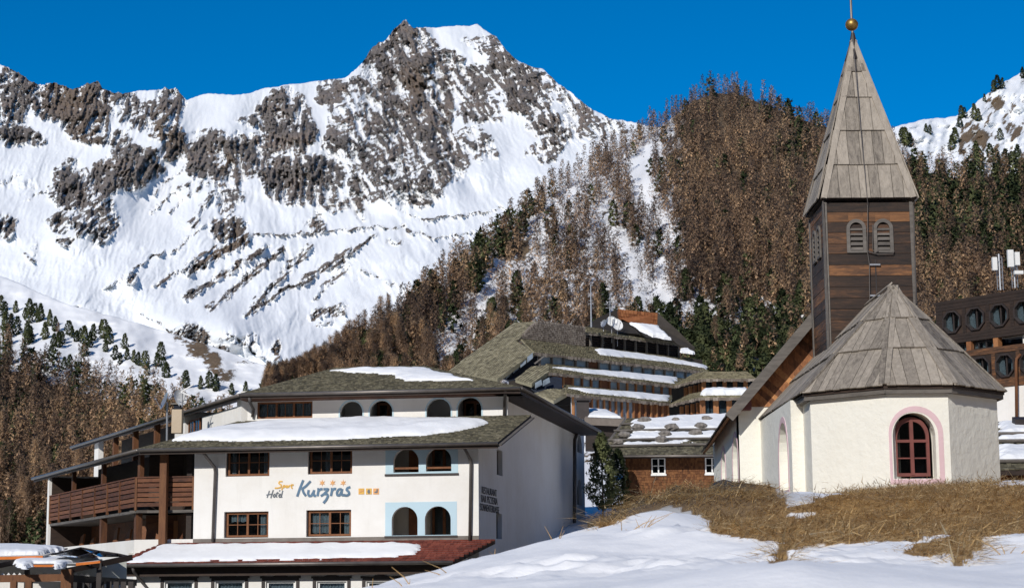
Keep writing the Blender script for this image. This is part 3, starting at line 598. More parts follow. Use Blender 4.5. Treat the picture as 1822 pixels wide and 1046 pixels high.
def snow_on(name, pl, poly3, thick, label, rnd_seed=0, cell=None, edge=0.5, wob=0.25, m0=0.03):
    """snow lying on a sloping facet, with rounded uneven rim"""
    poly = ccw([pl.loc(p) for p in poly3]); x0 = min(p[0] for p in poly) - .3; x1 = max(p[0] for p in poly) + .3; y0 = min(p[1] for p in poly) - .3; y1 = max(p[1] for p in poly) + .3
    cell = cell or max(x1 - x0, y1 - y0) / 130; nx = int((x1 - x0) / cell) + 2; ny = max(12, int((y1 - y0) / cell) + 2)
    A, B = np.meshgrid(np.linspace(x0, x1, nx), np.linspace(y0, y1, ny))
    pa = A + wob * fbm(A / (edge * 2), B / (edge * 2), 3, rnd_seed); pb = B + wob * .6 * fbm(A / (edge * 2), B / (edge * 2), 3, rnd_seed + 5)
    d = seg_dist(pa, pb, poly + [poly[0]]); ins = in_poly(pa, pb, poly); d = np.where(ins, d, -d)
    H = thick * np.sqrt(np.clip(d / edge, 0, 1)) * (1 + .18 * fbm(A / 1.4, B / 1.4, 3, rnd_seed + 9)) + m0 - .10 * (d <= 0)
    keep = d > -2.5 * cell; idx = -np.ones(A.size, int); f = grid_faces(ny, nx); kf = keep.ravel()[f].any(1) & (d.ravel()[f] > -2.5 * cell).all(1); f = f[kf]; us = np.unique(f); idx[us] = np.arange(len(us))
    O = np.array(pl.O); P = O[None] + A.ravel()[us, None] * np.array(pl.A)[None] + B.ravel()[us, None] * np.array(pl.S)[None] + H.ravel()[us, None] * np.array(pl.M)[None]
    c = P.mean(0); me = np_mesh(name, P - c, idx[f]); me.polygons.foreach_set('use_smooth', [True] * len(me.polygons))
    return tag(link_mesh(name, me, SNOW, None, tuple(c)), label, 'snow', None, 'stuff')
def window(parent, fr, u0, u1, z0, z1, n, mat, cols=2, sash=2, rows=2, fw=0.09, bar=0.035, depth=0.08, glass=None, name='window', curtain=None, rnd=random):
    """casement window: frame with sashes (part), its panes and curtains (sub-parts)"""
    mb = MB(); glass = glass or GLASS
    mb.box(fr, u0, u1, n - depth, n, z0, z0 + fw); mb.box(fr, u0, u1, n - depth, n, z1 - fw, z1)
    mb.box(fr, u0, u0 + fw, n - depth, n, z0 + fw, z1 - fw); mb.box(fr, u1 - fw, u1, n - depth, n, z0 + fw, z1 - fw)
    w = (u1 - u0 - 2 * fw) / sash; rects = []; m = fw * .55
    for s in range(sash):
        a = u0 + fw + s * w; b = a + w; c0, c1 = a + (m if s else 0), b - (m if s < sash - 1 else 0)
        if s: mb.box(fr, a - m, a + m, n - depth, n + .012, z0 + fw, z1 - fw)
        cw = (c1 - c0) / cols
        for c in range(cols):
            if c: mb.box(fr, c0 + c * cw - bar / 2, c0 + c * cw + bar / 2, n - depth * .8, n - depth * .2, z0 + fw, z1 - fw)
            for r in range(rows):
                ch = (z1 - z0 - 2 * fw) / rows; rects.append((c0 + c * cw, c0 + (c + 1) * cw, z0 + fw + r * ch, z0 + fw + (r + 1) * ch))
        for r in range(1, rows):
            zz = z0 + fw + r * (z1 - z0 - 2 * fw) / rows
            mb.box(fr, c0, c1, n - depth * .78, n - depth * .22, zz - bar / 2, zz + bar / 2)
    o = mb.build(name, mat, parent)
    for (a, b, c, d) in rects:
        q = MB().box(fr, a, b, n - depth * .55, n - depth * .45, c, d); q.build('pane', glass, o)
    for (fa, fb, fz) in (curtain or ()):
        q = MB(); a, b = u0 + fw + (u1 - u0 - 2 * fw) * fa, u0 + fw + (u1 - u0 - 2 * fw) * fb; N = max(6, int((b - a) / .05)); zt = z1 - fw; zb = zt - (zt - z0 - fw) * fz
        pts = [(a + (b - a) * i / N, n - depth - .12 - .03 * math.cos(i * 2.1)) for i in range(N + 1)]
        vs = [fr.pt(u, m_, zb + .02 * math.sin(i * 1.3)) for i, (u, m_) in enumerate(pts)] + [fr.pt(u, m_, zt) for u, m_ in pts]
        q.add(vs, [(i, i + 1, i + N + 2, i + N + 1) for i in range(N)]); q.build('curtain', CURTAIN, o)
    return o
def ring_plate(mb, fr, outer, inner, n0, n1):
    """flat ring between two loops with equal point counts"""
    k = len(outer); vs = [fr.pt(u, n1, z) for u, z in outer] + [fr.pt(u, n1, z) for u, z in inner] + [fr.pt(u, n0, z) for u, z in outer] + [fr.pt(u, n0, z) for u, z in inner]
    fs = []
    for i in range(k):
        j = (i + 1) % k; fs += [(i, j, j + k, i + k), (i + 2 * k, i + 3 * k, j + 3 * k, j + 2 * k), (i, i + 2 * k, j + 2 * k, j), (i + k, j + k, j + 3 * k, i + 3 * k)]
    mb.add(vs, fs)

# ------------------------------------------------------------------ the chapel
rnd = random.Random(3)
CHB = 1.2                                        # foot of the walls, below the grass
x1 = atY(1580, 780, 40).x; x2 = atY(1690, 780, 40).x; KO = 1.42
XC = (x1 + x2) / 2; HW = (x2 - x1) / 2 + KO     # axis of the chapel and half width of the apse
chapel = empty('chapel', (XC, 43, 1.75), 'small white chapel with dark wooden belfry and pointed board spire', 'chapel')
zE = atY(1640, 690, 39.75).z                     # eave of the apse
zW = zE + 0.03
YA = 40.0
def wallseg(a, b, z0=CHB, z1=None, thick=.45, holes=None, name='wall', mat=None):
    a = Vector((a[0], a[1], 0)); b = Vector((b[0], b[1], 0)); fr = Frame(a, b - a); L = (b - a).length
    mb = MB(); mb.wall(fr, rect_loop(0, L, z0, zW if z1 is None else z1), holes(fr) if holes else (), thick); return mb.build(name, mat or CHWHITE, chapel), fr
A = [(XC - HW, YA + KO), (x1, YA), (x2, YA), (XC + HW, YA + KO)]
wl, _ = wallseg(A[0], A[1])
frW = Frame((x1, YA, 0), (1, 0, 0))
ou0, ou1, oz0, oz1 = frW.rect(1589, 734, 1665, 851)
oW = gothic_loop(ou0, ou1, oz0, oz1, 8, rise=(ou1 - ou0) * .52)
wc, _ = wallseg(A[1], A[2], holes=lambda f: [oW]); wr, _ = wallseg(A[2], A[3])
MB().wall(Frame((XC + HW, YA + KO, 0), (0, 1, 0), (1, 0, 0)), rect_loop(0, 47.8 - YA - KO, CHB, zW), (), .45).build('wall', CHWHITE, chapel)
YS = 42.5; XS = HW + .28; YG = 47.8; XN = 2.92; YN = 53.6
wallseg(A[0], (XC - HW, YS)); wallseg((XC - HW + .02, YS - .012), (XC - XS + .012, YS - .012), z1=zW - .02, thick=.3)
def narrow(fr, a, b, za, zb): return gothic_loop(a, b, za, zb, 6, rise=(b - a) * .8)
# choir side wall with a slim blind window
frS = Frame((XC - XS, YS, 0), (0, 1, 0), (-1, 0, 0))
def side_px(px, py): p = onplane(px, py, frS.O, frS.N); return p.y - YS, p.z
sa = side_px(1402, 800)[0]; sb = side_px(1386, 800)[0]; sz0 = side_px(1398, 872)[1]; sz1 = side_px(1392, 752)[1]
mb = MB(); mb.wall(frS, rect_loop(0, YG - YS, CHB, zW), [gothic_loop(sa, sb, sz0, sz1, 6)], .45); mb.build('wall', CHWHITE, chapel)
def blind(fr, a, b, za, zb):
    m = MB(); m.box(fr, a - .2, b + .2, -.5, -.28, za - .2, zb + .2); o = m.build('blind_window', CHWHITE, chapel)
    r = MB(); ring_plate(r, fr, gothic_loop(a - .1, b + .1, za - .1, zb + .14, 6), gothic_loop(a - .003, b + .003, za - .003, zb + .003, 6), -.02, .012); r.build('painted_band', PINK, o)
blind(frS, sa, sb, sz0, sz1)
# nave: gable-end returns, side wall with two slim windows, far end
zN = atY(1300, 775, 50).z + .25
PN = R(48.8); NTILT = -.47 / 6.4
zNE = atY(1295, 744, 47.42).z                      # nave eave edge
xNE = XC - XN - .30
def nave_z(x): return zNE + (x - xNE) * math.tan(PN)      # underside of the left nave slope
zNW = nave_z(XC - XN) - .02
frN = Frame((XC - XN, YG, 0), (0, 1, 0), (-1, 0, 0))
def nave_px(px, py): p = onplane(px, py, frN.O, frN.N); return p.y - YG, p.z
holes = []
for (xa, xb, ya, yb) in ((1314, 1304, 772, 905), (1291, 1284, 797, 905)):
    a = nave_px(xa, 830)[0]; b = nave_px(xb, 830)[0]; holes.append(gothic_loop(a, b, nave_px((xa + xb) / 2, yb)[1], nave_px((xa + xb) / 2, ya + 4)[1], 6))
mb = MB(); mb.wall(frN, [(0, CHB), (YN - YG, CHB), (YN - YG, zNW + NTILT * (YN - YG)), (0, zNW)], holes, .5); mb.build('wall', CHWHITE, chapel)
for h in holes: blind(frN, h[0][0], h[1][0], h[0][1], max(p[1] for p in h))
mb = MB(); mb.wall(Frame((XC + XN, YG, 0), (0, 1, 0), (1, 0, 0)), rect_loop(0, YN - YG, CHB, zNW - .5), (), .5); mb.build('wall', CHWHITE, chapel)
frG = Frame((XC - XN, YG, 0), (1, 0, 0)); ridz = nave_z(XC)
mb = MB(); mb.wall(frG, [(0, CHB), (2 * XN, CHB), (2 * XN, zNW), (0, zNW)], (), .5, .02); mb.build('gable_wall', CHWHITE, chapel)
frF = Frame((XC - XN, YN, 0), (1, 0, 0)); mb = MB(); mb.wall(frF, [(0, CHB), (2 * XN, CHB), (2 * XN, zNW - .5), (XN, ridz - .6), (0, zNW - .5)], (), .4); mb.build('end_wall', CHWHITE, chapel)
# boarded gable above the white wall: sloping boards
plG = Plane3(frG.pt(0, .03, zNW), frG.pt(2 * XN, .03, zNW), frG.pt(XN, .03, ridz)); 
gp = MB(); gp.slab([frG.pt(0, 0, zNW), frG.pt(2 * XN, 0, zNW), frG.pt(XN, 0, ridz - .08)], frG.N * -.1); gob = gp.build('gable_boarding', DARK_WOOD, chapel)
ca, sa_ = math.cos(PN), math.sin(PN); tri = ccw([(0, zNW), (2 * XN, zNW), (XN, ridz - .08)])
off = -.5
while off < 6:                                     # boards stand square to the pitch of the roof
    w = rnd.uniform(.10, .19); q = [(off * ca + t_ * sa_, zNW + off * sa_ - t_ * ca) for off, t_ in ((off, -.5), (off + w, -.5), (off + w, 7), (off, 7))]
    c = clip_poly(ccw(q), ccw([(0, zNW), (XN, zNW), (XN, ridz - .08)])); off += w
    if len(c) < 3: continue
    m = MB(); d = .03 + rnd.uniform(0, .02); m.slab([frG.pt(u, .003, z) for u, z in c], frG.N * d); m.build('board', GABLE_WOOD, gob)
# nave roof
YV = 47.30; YR = 53.8
ov = Vector((0, 0, .05))
def nave_roof(sgn):
    hw = (XC - xNE) if sgn < 0 else XN + .1; e0 = Vector((XC + sgn * hw, YV, ridz - hw * math.tan(PN))); dz = NTILT * (YR - YV); e1 = Vector((e0.x, YR, e0.z + dz)); r0 = Vector((XC, YV, ridz)); r1 = Vector((XC, YR, ridz + dz))
    m = MB(); nn = (r0 - e0).cross(e1 - e0); nn = nn if nn.z > 0 else -nn; nn.normalize(); m.slab([e0, r0, r1, e1], nn * .05); ro = m.build('nave_roof', GABLE_WOOD, chapel)
    pl = Plane3(e0 + nn * .05, e1 + nn * .05, r0 + nn * .05); L = pl.loc(r0)[1]
    planks_on(ro, pl, [e0, e1, r1, r0], [(i * .9 - .02, min(L, (i + 1) * .9 + .12)) for i in range(int(L / .9) + 1)], .24, GREY_WOOD_V, rnd)
    b = MB(); b.beam(e0 + Vector((0, -.02, -.10)), r0 + Vector((0, -.02, -.10)), .06, .30, (0, 1, 0)); b = MB()
    dd = (r0 - e0).normalized(); b.hexa([e0 - nn * .12 + Vector((0, -.05, 0)), e0 - nn * .12 + Vector((0, .02, 0)), r0 - nn * .12 + Vector((0, .02, 0)), r0 - nn * .12 + Vector((0, -.05, 0)),
        e0 + nn * .13 + Vector((0, -.05, 0)), e0 + nn * .13 + Vector((0, .02, 0)), r0 + nn * .13 + Vector((0, .02, 0)), r0 + nn * .13 + Vector((0, -.05, 0))]); b.build('barge_board', FASCIA, ro)
    return ro
nave_roof(-1); nave_roof(1)
m = MB(); m.box(frG, .0, .30, -.6, .35, zNW - .10, zNW + .14); m.build('purlin_end', RED_FRAME, chapel)

# apse and choir roof
OV = .16; AX = Vector((XC, YA + .62 + KO, 0)); pa = atY(1590, 514, AX.y); apex = Vector((XC, AX.y, pa.z)); YC2 = 47.75
def offp(x, y, ox, oy): return Vector((x + ox, y + oy, zE))
t8 = OV * math.tan(R(22.5))
E = [Vector((XC - HW - OV - .1, YG, zE)), Vector((XC - HW - OV, YA + KO - t8, zE)), Vector((x1 - t8, YA - OV, zE)), Vector((x2 + t8, YA - OV, zE)), Vector((XC + HW + OV, YA + KO - t8, zE)), Vector((XC + HW + OV + .1, YG, zE))]
rb = Vector((XC, YC2, apex.z))
facets = [[E[0], E[1], apex, rb], [E[1], E[2], apex], [E[2], E[3], apex], [E[3], E[4], apex], [E[4], E[5], rb, apex]]
base = MB()
for fct in facets: base.slab(fct, Vector((0, 0, .04)))
croof = base.build('roof', DARK_WOOD, chapel)
cent = Vector((XC, 44, zE))
for fi, fct in enumerate(facets):
    pl = Plane3(fct[0], fct[1], fct[2]); 
    pl.O = pl.O + Vector((0, 0, .05)); L = pl.loc(fct[2])[1]
    planks_on(croof, pl, fct, [(-.03, L * .36 + .06), (L * .36, L * .665 + .06), (L * .665, L)], .235, GREY_WOOD_V, rnd, lift=.045)
for e in E[1:5]:
    m = MB(); up = Vector((0, 0, .10)); out = (e - AX); out.z = 0; out.normalize(); tn = Vector((-out.y, out.x, 0))
    for s in (-1, 1): m = MB(); m.beam(e + up + tn * s * .062 + out * .03, apex + up * .9 + tn * s * .062 - Vector((0, 0, .02)), .115, .035, out); m.build('hip_board', GREY_WOOD_V, croof)
m = MB(); m.beam(apex + Vector((-.07, 0, .1)), rb + Vector((-.07, 0, .1)), .15, .03, Vector((-.7, 0, .7))); m.build('ridge_board', GREY_WOOD_V, croof)
for i in range(5):                                 # eave cornice below the boards
    a, b = E[i], E[i + 1]; a2 = a + (AX - a) * .0; m = MB(); inn = Vector((-(b - a).y, (b - a).x, 0)).normalized()
    if inn.dot(Vector((XC, 45, 0)) - Vector((a.x, a.y, 0))) < 0: inn = -inn
    q0 = a + inn * .03; q1 = b + inn * .03; m.hexa([q0 + Vector((0, 0, -.10)), q1 + Vector((0, 0, -.10)), q1 + inn * .38 + Vector((0, 0, -.10)), q0 + inn * .38 + Vector((0, 0, -.10)), q0, q1, q1 + inn * .38, q0 + inn * .38]); m.build('eave_board', FASCIA, croof)

# apse window
win = MB(); fu0, fu1, fz0, fz1 = frW.rect(1594.5, 740.5, 1657.5, 846); rs = (fu1 - fu0) * .52
fo = gothic_loop(fu0, fu1, fz0, fz1, 8, rise=rs); fi_ = gothic_loop(fu0 + .07, fu1 - .07, fz0 + .07, fz1 - .09, 8, rise=rs * .86)
ring_plate(win, frW, fo, fi_, -.30, -.20); um = (fu0 + fu1) / 2
win.box(frW, um - .038, um + .038, -.29, -.185, fz0 + .03, fz1 - .05)
zt = frW.px(1626, 783)[1]; zt2 = frW.px(1626, 813.5)[1]; win.box(frW, fu0 + .04, fu1 - .04, -.285, -.19, zt - .03, zt + .03); win.box(frW, fu0 + .04, fu1 - .04, -.27, -.215, zt2 - .014, zt2 + .014)
aw = win.build('arched_window', RED_FRAME, chapel)
for (a, b) in ((fu0 + .05, um - .03), (um + .03, fu1 - .05)):
    for (c, d) in ((fz0 + .05, zt2), (zt2, zt)): MB().box(frW, a, b, -.25, -.244, c, d).build('pane', CHGLASS, aw)
gl = gothic_loop(fu0 + .05, fu1 - .05, fz0, fz1 - .07, 8, rise=rs * .88)
for sd in (-1, 1):
    pts = [p for p in gl[2:] if (p[0] - um) * sd >= -1e-4]; pts = [(um, zt)] + ([(fu0 + .05 if sd < 0 else fu1 - .05, zt)]) + (pts if sd > 0 else list(reversed(pts)))
    m = MB(); m.slab([frW.pt(u, -.25, z) for u, z in pts], frW.N * .006); m.build('pane', CHGLASS, aw)
m = MB(); m.box(frW, fu0 - .3, fu1 + .3, -1.6, -1.5, fz0 - .3, fz1 + .4); m.build('dark_interior', BLACK, chapel)
bu0, bu1, bz0, bz1 = frW.rect(1582, 722, 1679, 861); bi = frW.rect(1588, 733, 1669, 852)
m = MB(); ring_plate(m, frW, arch_loop(bu0, bu1, bz0, bz1, 16), arch_loop(bi[0] - .015, bi[1] + .015, bz0 + .11, bz1 - .12, 16), -.01, .008); m.build('painted_band', PINK, chapel)

# ------------------------------------------------------------------ belfry
YT = 45.0
tl = atY(1466, 380, YT).x; tr_ = atY(1623, 380, YT).x; TW = tr_ - tl; TX = (tl + tr_) / 2
zT = atY(1540, 360, YT).z; zB = 4.6
core = MB(); frT = Frame((tl, YT, 0), (1, 0, 0)); core.box(frT, .06, TW - .06, -TW + .06, -.06, zB, zT); 
tower = core.build('belfry', DARK_WOOD, chapel)
sidesT = [(Frame((tl, YT, 0), (1, 0, 0), (0, -1, 0)), 'f'), (Frame((tl, YT, 0), (0, 1, 0), (-1, 0, 0)), 'l'), (Frame((tr_, YT, 0), (0, 1, 0), (1, 0, 0)), 'r'), (Frame((tl, YT + TW, 0), (1, 0, 0), (0, 1, 0)), 'b')]
lz0 = frT.px(1545, 450)[1]; lz1 = frT.px(1545, 390)[1]
lu = [frT.rect(1506, 392, 1541, 450)[:2], frT.rect(1554, 392, 1589, 450)[:2]]
for fr, sd in sidesT:
    z = zT; i = 0
    while z > zB:
        h = rnd.uniform(.245, .29); z0 = max(zB, z - h)
        mat = TOWER_WOOD_LIGHT if (i == 1 and sd == 'f') else TOWER_WOOD
        segs = [(0.03, TW - .03)]
        if z > lz0 + .02 and z0 < lz1:             # leave room for the sound openings
            segs = [(0.03, lu[0][0] + .06), (lu[0][1] - .06, lu[1][0] + .06), (lu[1][1] - .06, TW - .03)]
        if len(segs) == 3 and z > lz1 - .12:
            for a, b in lu: MB().box(fr, a + .06, b - .06, -.05, .0, max(z0, lz1 - .14) + .006, z - .004).build('board', mat, tower)
        for a, b in segs:
            d = rnd.uniform(0, .008); MB().box(fr, a, b, -.05, .0 + d, z0 + .006, z - .004).build('board', mat, tower)
        z = z0; i += 1
    for (a, b) in lu:
        m = MB(); ring_plate(m, fr, arch_loop(a, b, lz0, lz1, 10), arch_loop(a + .085, b - .085, lz0 + .05, lz1 - .085, 10), -.02, .045); w = m.build('sound_opening', FASCIA, chapel)
        nS = 5
        for j in range(nS):
            zz = lz0 + .05 + (j + .5) * (lz1 - lz0 - .22) / nS; m = MB(); m.hexa([fr.pt(a + .08, .03, zz - .05), fr.pt(b - .08, .03, zz - .05), fr.pt(b - .08, -.055, zz + .045), fr.pt(a + .08, -.055, zz + .045), fr.pt(a + .08, .03, zz - .028), fr.pt(b - .08, .03, zz - .028), fr.pt(b - .08, -.055, zz + .067), fr.pt(a + .08, -.055, zz + .067)]); m.build('louvre_slat', FASCIA, w)
        m = MB(); m.wall(fr, arch_loop(a + .08, b - .08, lz1 - .36, lz1 - .08, 10), (), .02, .0); m.build('board', TOWER_WOOD, w)
for (x, y) in ((tl, YT), (tr_, YT), (tl, YT + TW), (tr_, YT + TW)):
    sx = -1 if x == tl else 1; sy = -1 if y == YT else 1
    f = Frame((x, y, 0), (-sx, 0, 0), (0, sy, 0)); MB().box(f, -.03, .07, -.10, .03, zB, zT).build('corner_post', FASCIA, tower)
# spire
so_ = .09; zS = atY(1545, 354, YT - so_).z; ap = Vector((TX, YT + TW / 2, atY(1521, 74, YT + TW / 2).z))
cs = [Vector((tl - so_, YT - so_, zS)), Vector((tr_ + so_, YT - so_, zS)), Vector((tr_ + so_, YT + TW + so_, zS)), Vector((tl - so_, YT + TW + so_, zS))]
m = MB(); m.v = cs + [ap]; m.f = [(0, 1, 4), (1, 2, 4), (2, 3, 4), (3, 0, 4), (3, 2, 1, 0)]; spire = m.build('spire', DARK_WOOD, chapel)
for i in range(4):
    a, b = cs[i], cs[(i + 1) % 4]; pl = Plane3(a, b, ap); L = pl.loc(ap)[1]; pl.O = pl.O + pl.M * .006
    cr = [(0, .212), (.205, .425), (.42, .635), (.63, .80), (.795, 1.0)]
    planks_on(spire, pl, [a, b, ap], [(c0 * L - (.04 if c0 == 0 else 0), c1 * L) for c0, c1 in cr], .275, GREY_WOOD_V, rnd, lift=.04, jitter=.2)
    out = (a - Vector((TX, YT + TW / 2, zS))); out.z = 0; out.normalize(); tn = (b - a).normalized(); tp = (cs[(i - 1) % 4] - a).normalized()
    for tt in (tn, tp):
        q = MB(); nrm = (ap - a).cross(tt); nrm = nrm.normalized(); nrm = nrm if nrm.dot(out) > 0 else -nrm; q.beam(a + tt * .075 + nrm * .075, ap + nrm * .055 + tt * .02, .15, .03, nrm); q.build('hip_board', GREY_WOOD_V, spire)
hat = MB(); hat.tube([ap - Vector((0, 0, .52)), ap - Vector((0, 0, .2)), ap + Vector((0, 0, .22))], [.24, .13, .045], 8); hat.build('spire_cap', DARKPAINT, spire)
bc = atY(1519.5, 44.5, ap.y); bc = Vector((TX - .02, ap.y, bc.z)); m = MB(); m.sphere(bc, .165, 20, 14, (1, 1, .97)); m.build('gilded_ball', GOLD, spire, True)
m = MB(); m.tube([ap + Vector((0, 0, .1)), bc, bc + Vector((0, 0, .72)), bc + Vector((0, 0, 1.6))], [.035, .03, .03, .02], 8); rod = m.build('finial_rod', METAL, spire)
m = MB(); m.beam(bc + Vector((-.32, 0, 1.25)), bc + Vector((.32, 0, 1.25)), .05, .05); m.build('cross_arm', GOLD, spire)
# lightning conductor and cables
def cable(pts, r, name, mat=METAL): return MB().tube(pts, r, 6).build(name, mat, tower)
up = lambda px, py, d=.07: atY(px, py, YT - d)
cable([ap + Vector((-.03, -.1, -.2)), atY(1520, 100, YT + .75), atY(1535, 270, YT + .12), up(1543, 352, so_ + .07), up(1544, 365), up(1544, 450), up(1547, 470), up(1548, 560)], .011, 'lightning_cable')
cable([up(1544, 447), up(1560, 452), up(1589, 451), up(1591, 446)], .012, 'cable_conduit'); cable([up(1553, 400), up(1553, 444), up(1557, 450), up(1563, 446)], .012, 'cable_conduit')
cable([up(1632, 354, so_ + .03), up(1628, 358, .2), up(1625, 366), up(1628, 470), up(1630, 540)], .02, 'downpipe'); cable([up(1464, 358, .1), up(1467, 400, .06), up(1476, 640, .06)], .02, 'downpipe')
for y in (471, 526): m = MB(); a, b = up(1547, y, .05), up(1566, y, .05); m.beam(a, b, .05, .04); m.build('hinge_strap', GALV, tower)
m = MB(); a = frT.rect(1558, 462, 1606, 560); m.box(frT, a[0], a[0] + .03, .0, .02, a[2], a[3]); m.build('hatch_edge', DARKPAINT, tower)
# ------------------------------------------------------------------ the white hotel
rnd = random.Random(5)
def plane_px(pl, x, y): return onplane(x, y, pl.O, pl.M)
O = atY(852, 962, 84.0); UA = Vector((-math.cos(R(8)), math.sin(R(8)), 0)); FA = Frame((O.x, O.y, 0), UA)
FG = Frame((O.x, O.y, 0), (math.sin(R(11)), math.cos(R(11)), 0), (math.cos(R(11)), -math.sin(R(11)), 0))
UL = Vector((-math.sin(R(26)), math.cos(R(26)), 0)); NL = Vector((-math.cos(R(26)), -math.sin(R(26)), 0))
hotel = empty('hotel', (O.x - 6, O.y + 5, -2.3), 'white three-storey hotel with shingle roofs, wooden balconies and blue lettering', 'hotel')
HB = -3.2
def H(name, mat, mb, smooth=False, parent=None): return mb.build(name, mat, parent or hotel, smooth)
nE2, nU, nE3, nC = 1.0, -4.6, -3.5, 2.6           # eave of the middle roof, upper wall, upper eave, canopy eave
zE2 = FA.px(570, 793, nE2)[1]; zT2 = FA.px(700, 744, nU)[1]; zE3 = FA.px(680, 695, nE3)[1]
zCt = FA.px(600, 964, 0)[1]; zCe = FA.px(500, 1001, nC)[1]
uL = FA.px(345, 880)[0]                            # left end of the front wall
# --- front wall with windows and loggias
WINS = [(406, 799, 480, 846), (552, 796, 627, 842), (403, 911, 478, 955), (549, 908, 625, 953)]
holes = []; wr_ = []
for (a, b, c, d) in WINS:
    u0, u1, z0, z1 = FA.rect(a, b, c, d, -.12); wr_.append((u0, u1, z0, z1)); holes.append(rect_loop(u0 - .02, u1 + .08, z0 - .03, z1 + .03))
ARCH = [(700, 798, 745, 840), (758, 796, 803, 838), (697, 901, 743, 952), (756, 900, 802, 951)]
ah = [arch_loop(*FA.rect(*a), 14) for a in ARCH]
mb = MB(); mb.wall(FA, rect_loop(0, uL, HB, zE2 + .25), holes + ah, .32); H('front_wall', WHITE, mb)
for i, (u0, u1, z0, z1) in enumerate(wr_):
    cu = {1: ((.5, .68, 1.0), ), 3: ((0, .16, 1.0), (.5, .97, .95)), 2: ((.55, .95, .35), (.05, .2, 1.0)), 0: ((.02, .14, 1.0), (.86, .98, 1.0))}[i]
    window(hotel, FA, u0, u1, z0, z1, -.14, FRAME_WOOD, curtain=cu, rnd=rnd)
for (px0, py0, px1, py1, hh) in ((686, 792, 815, 842, ah[:2]), (685.5, 892.5, 813, 952, ah[2:])):
    u0, u1, z0, z1 = FA.rect(px0, py0, px1, py1); z0 = min(z0, min(p[1] for p in hh[0]) - .02)
    hl = [[(p[0], p[1]) for p in h] for h in hh]
    m = MB(); m.wall(FA, rect_loop(u0, u1, z0, z1), hl, .02, .012); p = H('blue_panel', BLUEPL, m); MB().box(FA, u0 - .03, u1 + .03, -.02, .06, z0 - .09, z0 - .002).build('sill', DARKPAINT, p)
# loggia rooms
for k, (py0, py1) in enumerate(((792, 843), (893, 953))):
    u0, u1, z0, z1 = FA.rect(683, py0, 818, py1); u0 -= .1; u1 += .1; z1 += .25; z0 -= .12
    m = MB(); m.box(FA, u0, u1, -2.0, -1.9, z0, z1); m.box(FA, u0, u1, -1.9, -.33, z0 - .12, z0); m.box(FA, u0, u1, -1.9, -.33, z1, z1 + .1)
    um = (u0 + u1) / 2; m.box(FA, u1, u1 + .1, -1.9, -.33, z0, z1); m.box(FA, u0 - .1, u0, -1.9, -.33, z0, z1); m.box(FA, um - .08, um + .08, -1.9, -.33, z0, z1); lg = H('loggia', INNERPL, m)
    window(hotel, FA, u0 + .12, um - .15, z0 + .02, z1 - .25, -1.78, FRAME_WOOD, cols=1, sash=3, rows=1, fw=.12, name='balcony_door')
    m = MB(); m.box(FA, um + .15, um + .95, -1.88, -1.80, z0, z1 - .35); H('door_leaf', FRAME_WOOD, m)
    if k == 0:
        for a in ARCH[:2]:
            r_ = FA.rect(*a); zz = FA.px(750, 832)[1]; MB().box(FA, r_[0] - .03, r_[1] + .03, -.16, -.08, zz - .045, zz + .045).build('rail_bar', FRAME_WOOD, lg)
m = MB(); m.box(FA, .1, uL - .1, -1.5, -1.42, 1.2, zE2)
u_a = FA.px(683, 850)[0] + .2
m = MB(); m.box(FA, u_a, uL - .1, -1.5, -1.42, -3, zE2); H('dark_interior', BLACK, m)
MB().box(FA, .0, uL, .0, .03, zCt - .02, zCt + .22).build('base_flashing', METAL, hotel)

# --- gable wall in the shade
LG = FG.px(1040, 830)[0]
wins = [FG.rect(884, 800, 892, 845), FG.rect(883, 913, 891, 958), FG.rect(1027, 772, 1034, 805), FG.rect(1027, 852, 1034, 898)]
hl = [rect_loop(w[0], w[1] + .3, w[2], w[3]) for w in wins[:2]] + [arch_loop(w[0], w[1] + .3, w[2], w[3], 8) for w in wins[2:]]
mb = MB(); mb.wall(FG, [(0.0, HB), (LG, HB), (LG, zE3 + .1), (-nU, zE3 + .1), (-nU, zT2 - .12), (.0, zE2 + (zT2 - zE2) / (nE2 - nU) * nE2 - .12)], hl, .32, -.002); H('gable_wall', WHITE, mb)
for w in hl:
    us = [p[0] for p in w]; zs = [p[1] for p in w]; m = MB(); m.box(FG, min(us) - .1, max(us) + .1, -.3, -.22, min(zs) - .1, max(zs) + .1); H('gable_window', DARKPAINT, m)
